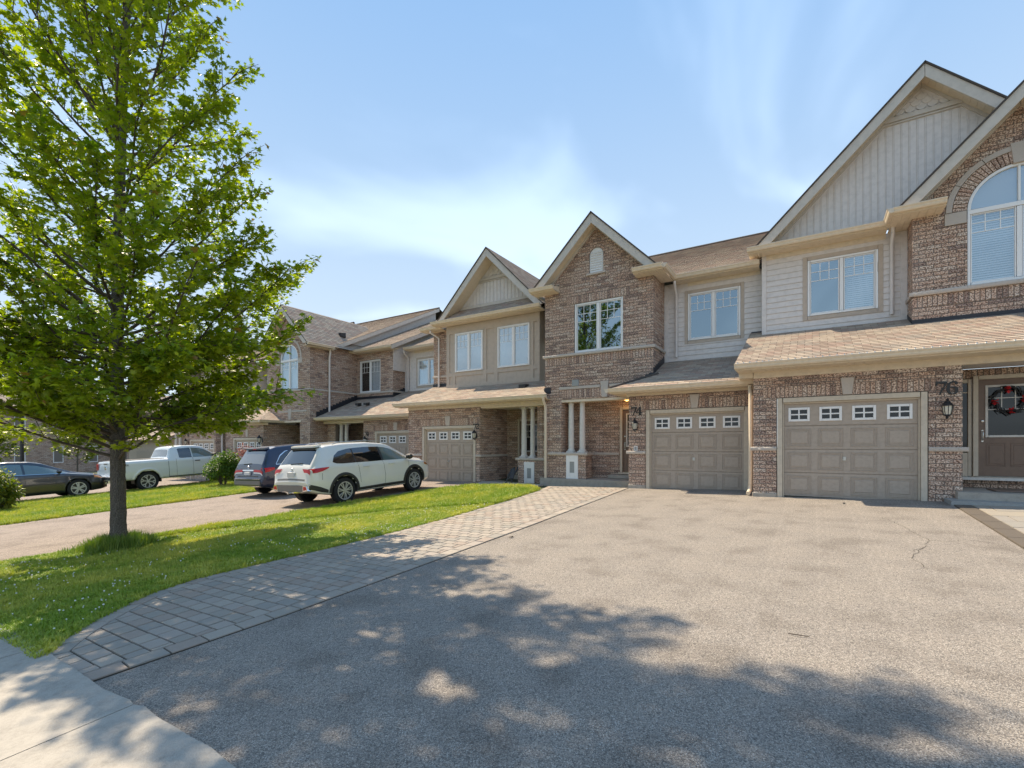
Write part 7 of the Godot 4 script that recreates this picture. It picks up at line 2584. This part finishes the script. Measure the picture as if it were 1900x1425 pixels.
func small_things() -> void:
	number_sign("76", Vector3(2.26, 1.14, -12.64), 0.26, "black metal house number on the brick beside the wreathed entrance")
	lantern(Vector3(2.25, 0.72, -12.64), "black wall lantern on the brick beside the wreathed entrance")
	number_sign("74", Vector3(-4.3, 0.99, -13.63), 0.24, "black metal house number on the brick beside the lit porch")
	lantern(Vector3(-4.31, 0.58, -13.63), "black wall lantern on the brick beside the lit porch, above a small white outlet cover")
	number_sign("72", Vector3(-10.62, 0.72, -14.43), 0.2, "black house number above the hood of the white sport utility vehicle")
	lantern(Vector3(-10.62, 0.4, -14.43), "black wall lantern above the hood of the white sport utility vehicle")
	number_sign("70", Vector3(-17.45, 0.55, -15.2), 0.2, "black house number 70 above the minivan roof")
	lantern(Vector3(-17.45, 0.25, -15.2), "black wall lantern above the roof of the minivan")
	lantern(Vector3(-23.38, 0.3, -13.7), "black wall lantern beside the garage door behind the green shrub", 1.2)
	lantern(Vector3(-30.1, 0.2, -13.3), "black wall lantern beyond the pickup cab, beside the farthest garage door")
	number_sign("6", Vector3(-30.1, 0.62, -13.3), 0.24, "round dark house number on the farthest garage front")
	# unlit doorbell plate and its frame beside the garage of 74
	var t := thing("outlet_cover", "small white framed outlet cover on the brick above the stone band of house 74", "outlet cover", Vector3(-4.32, -0.145, -13.625))
	var m := MB.new()
	ring_rect(m, -0.055, 0.055, 0.0, 0.14, 0.022, 0, 0.03)
	put(m, "frame", M.white, t)
	m = MB.new()
	m.box(-0.035, 0.035, 0.02, 0.12, 0, 0.015)
	put(m, "cover", M.meter, t)
	meter_box(-6.62, -1.08, -14.245, "white meter cabinet in the pedestal beside the paver walkway, right of the downspout")
	meter_box(-8.52, -1.36, -14.745, "white meter cabinet in the pedestal beside the small black folded frame")
	# porch light of 74, lit
	t = thing("porch_light", "small lit ceiling light in the porch of house 74", "ceiling light", Vector3(-4.95, 1.5, -14.7))
	m = MB.new()
	m.lathe([Vector2(0.1, 0.0), Vector2(0.1, -0.03), Vector2(0.075, -0.03)], Vector3.ZERO, Vector3.UP, 20)
	put(m, "base", M.jamb, t)
	m = MB.new()
	m.lathe([Vector2(0.08, -0.03), Vector2(0.065, -0.075), Vector2(0.001, -0.095)], Vector3.ZERO, Vector3.UP, 20)
	put(m, "lamp_glass", M.lit, t)
	var l := OmniLight3D.new()
	l.name = "porch_lamp"
	l.position = Vector3(-4.95, 1.38, -14.7)
	l.light_color = Color(1.0, 0.72, 0.4)
	l.light_energy = 0.035
	l.light_size = 0.08
	l.omni_range = 8.0
	l.omni_attenuation = 2.0
	l.shadow_enabled = true
	add_child(l)
	# wreath on the door of 76
	t = thing("door_wreath", "round dark twig wreath with four red bows on the door of house 76", "wreath", Vector3(3.42, 0.93, -13.73))
	m = MB.new()
	for k in 60:
		var a := TAU * k / 60.0 + rng.randf() * 0.1
		var b := a + rng.randf_range(0.25, 0.6)
		var r0 := rng.randf_range(0.17, 0.27)
		var r1 := rng.randf_range(0.19, 0.33)
		m.tube([Vector3(cos(a) * r0, sin(a) * r0, 0.02), Vector3(cos((a + b) / 2) * (r0 + r1) / 2 * 1.04, sin((a + b) / 2) * (r0 + r1) / 2 * 1.04, rng.randf_range(0.02, 0.07)), Vector3(cos(b) * r1, sin(b) * r1, rng.randf_range(0.01, 0.05))], [0.012, 0.012, 0.005], 5)
	put(m, "twigs", M.black, t)
	for k in 4:
		var a := PI / 2 * k + 0.1
		m = MB.new()
		for q in 14:
			var d := Vector3(rng.randfn(0, 1), rng.randfn(0, 1), rng.randf_range(0.1, 1)).normalized()
			var o := Vector3(cos(a) * 0.22, sin(a) * 0.22, 0.05)
			var sd := d.cross(Vector3.UP).normalized() * 0.03
			m.poly([o, o + d * 0.05 + sd, o + d * 0.085, o + d * 0.05 - sd])
		put(m, "bow", M.red_petal, t)
	# door mat
	t = thing("door_mat", "dark reddish door mat on the porch of house 76", "door mat", Vector3(3.5, -0.883, -13.1))
	m = MB.new()
	m.cbox(-0.5, 0.5, -0.3, 0.3, 0, 0.015, 0.006)
	var mat := put(m, "mat", M.door_brown, t)
	mat.rotation.x = -PI / 2
	# black folded frame leaning by the pedestal of 72
	t = thing("folded_chair", "small black folded frame leaning against the porch pedestal of house 72", "folding chair", gp(-8.95, -14.35, 0.0))
	for s in [-1.0, 1.0]:
		m = MB.new()
		m.tube([Vector3(s * 0.1 - 0.06, 0.0, 0.22), Vector3(s * 0.1, 0.3, 0.12), Vector3(s * 0.1 + 0.07, 0.5, -0.02), Vector3(s * 0.05 + 0.1, 0.55, -0.05)], [0.028, 0.03, 0.03, 0.025], 8)
		put(m, "leg", M.black, t)
	m = MB.new()
	m.obox(Vector3(0.02, 0.33, 0.1), Vector3(0.09, 0.01, 0), Vector3(-0.03, 0.17, -0.1), Vector3(0, 0.008, 0.012))
	put(m, "seat", M.plastic, t)
	# bits of leaf and stone on the drive
	for p in [[-4.35, -6.9], [0.55, -11.9], [-0.1, -4.6]]:
		t = thing("leaf_litter", ["brown dead leaf lying on the edge of the paver walkway", "small dark pebble on the asphalt in front of garage 76", "short twig lying on the sunny asphalt"][int(p[0] > -1) + int(p[0] > -1 and p[1] > -6)], "litter", gp(p[0], p[1], 0.004))
		m = MB.new()
		if p[0] < -1:
			for q in 6: m.poly([Vector3(rng.randf_range(-0.05, 0.05), 0.01, rng.randf_range(-0.05, 0.05)), Vector3(rng.randf_range(-0.05, 0.05), 0.03, rng.randf_range(-0.05, 0.05)), Vector3(rng.randf_range(-0.05, 0.05), 0.005, rng.randf_range(-0.05, 0.05))])
			put(m, "blade", M.twig, t)
		elif p[1] < -6:
			m.lathe([Vector2(0.001, 0.0), Vector2(0.025, 0.008), Vector2(0.02, 0.022), Vector2(0.001, 0.026)], Vector3.ZERO, Vector3.UP, 7)
			put(m, "pebble", M.black, t)
		else:
			m.tube([Vector3(-0.07, 0.006, 0.0), Vector3(0.0, 0.012, 0.012), Vector3(0.08, 0.006, -0.01)], [0.004, 0.005, 0.003], 5)
			put(m, "twig", M.twig, t)
	# street light far down the side street
	t = thing("street_light", "dark street light pole far off behind the leaves at the left edge", "street light", gp(-42.0, -9.1))
	m = MB.new()
	m.lathe([Vector2(0.16, 0.0), Vector2(0.16, 0.5), Vector2(0.1, 0.55), Vector2(0.085, 3.0), Vector2(0.06, 6.5), Vector2(0.001, 6.55)], Vector3.ZERO, Vector3.UP, 12)
	put(m, "pole", M.black, t)
	m = MB.new()
	m.tube([Vector3(0, 6.3, 0), Vector3(0.5, 6.7, 0.1), Vector3(1.1, 6.8, 0.2)], [0.035, 0.03, 0.03], 6)
	put(m, "arm", M.black, t)
	m = MB.new()
	m.obox(Vector3(1.4, 6.8, 0.25), Vector3(0.32, 0, 0.06), Vector3(0, 0.06, 0), Vector3(-0.02, 0, 0.12))
	put(m, "lamp_head", M.black, t)
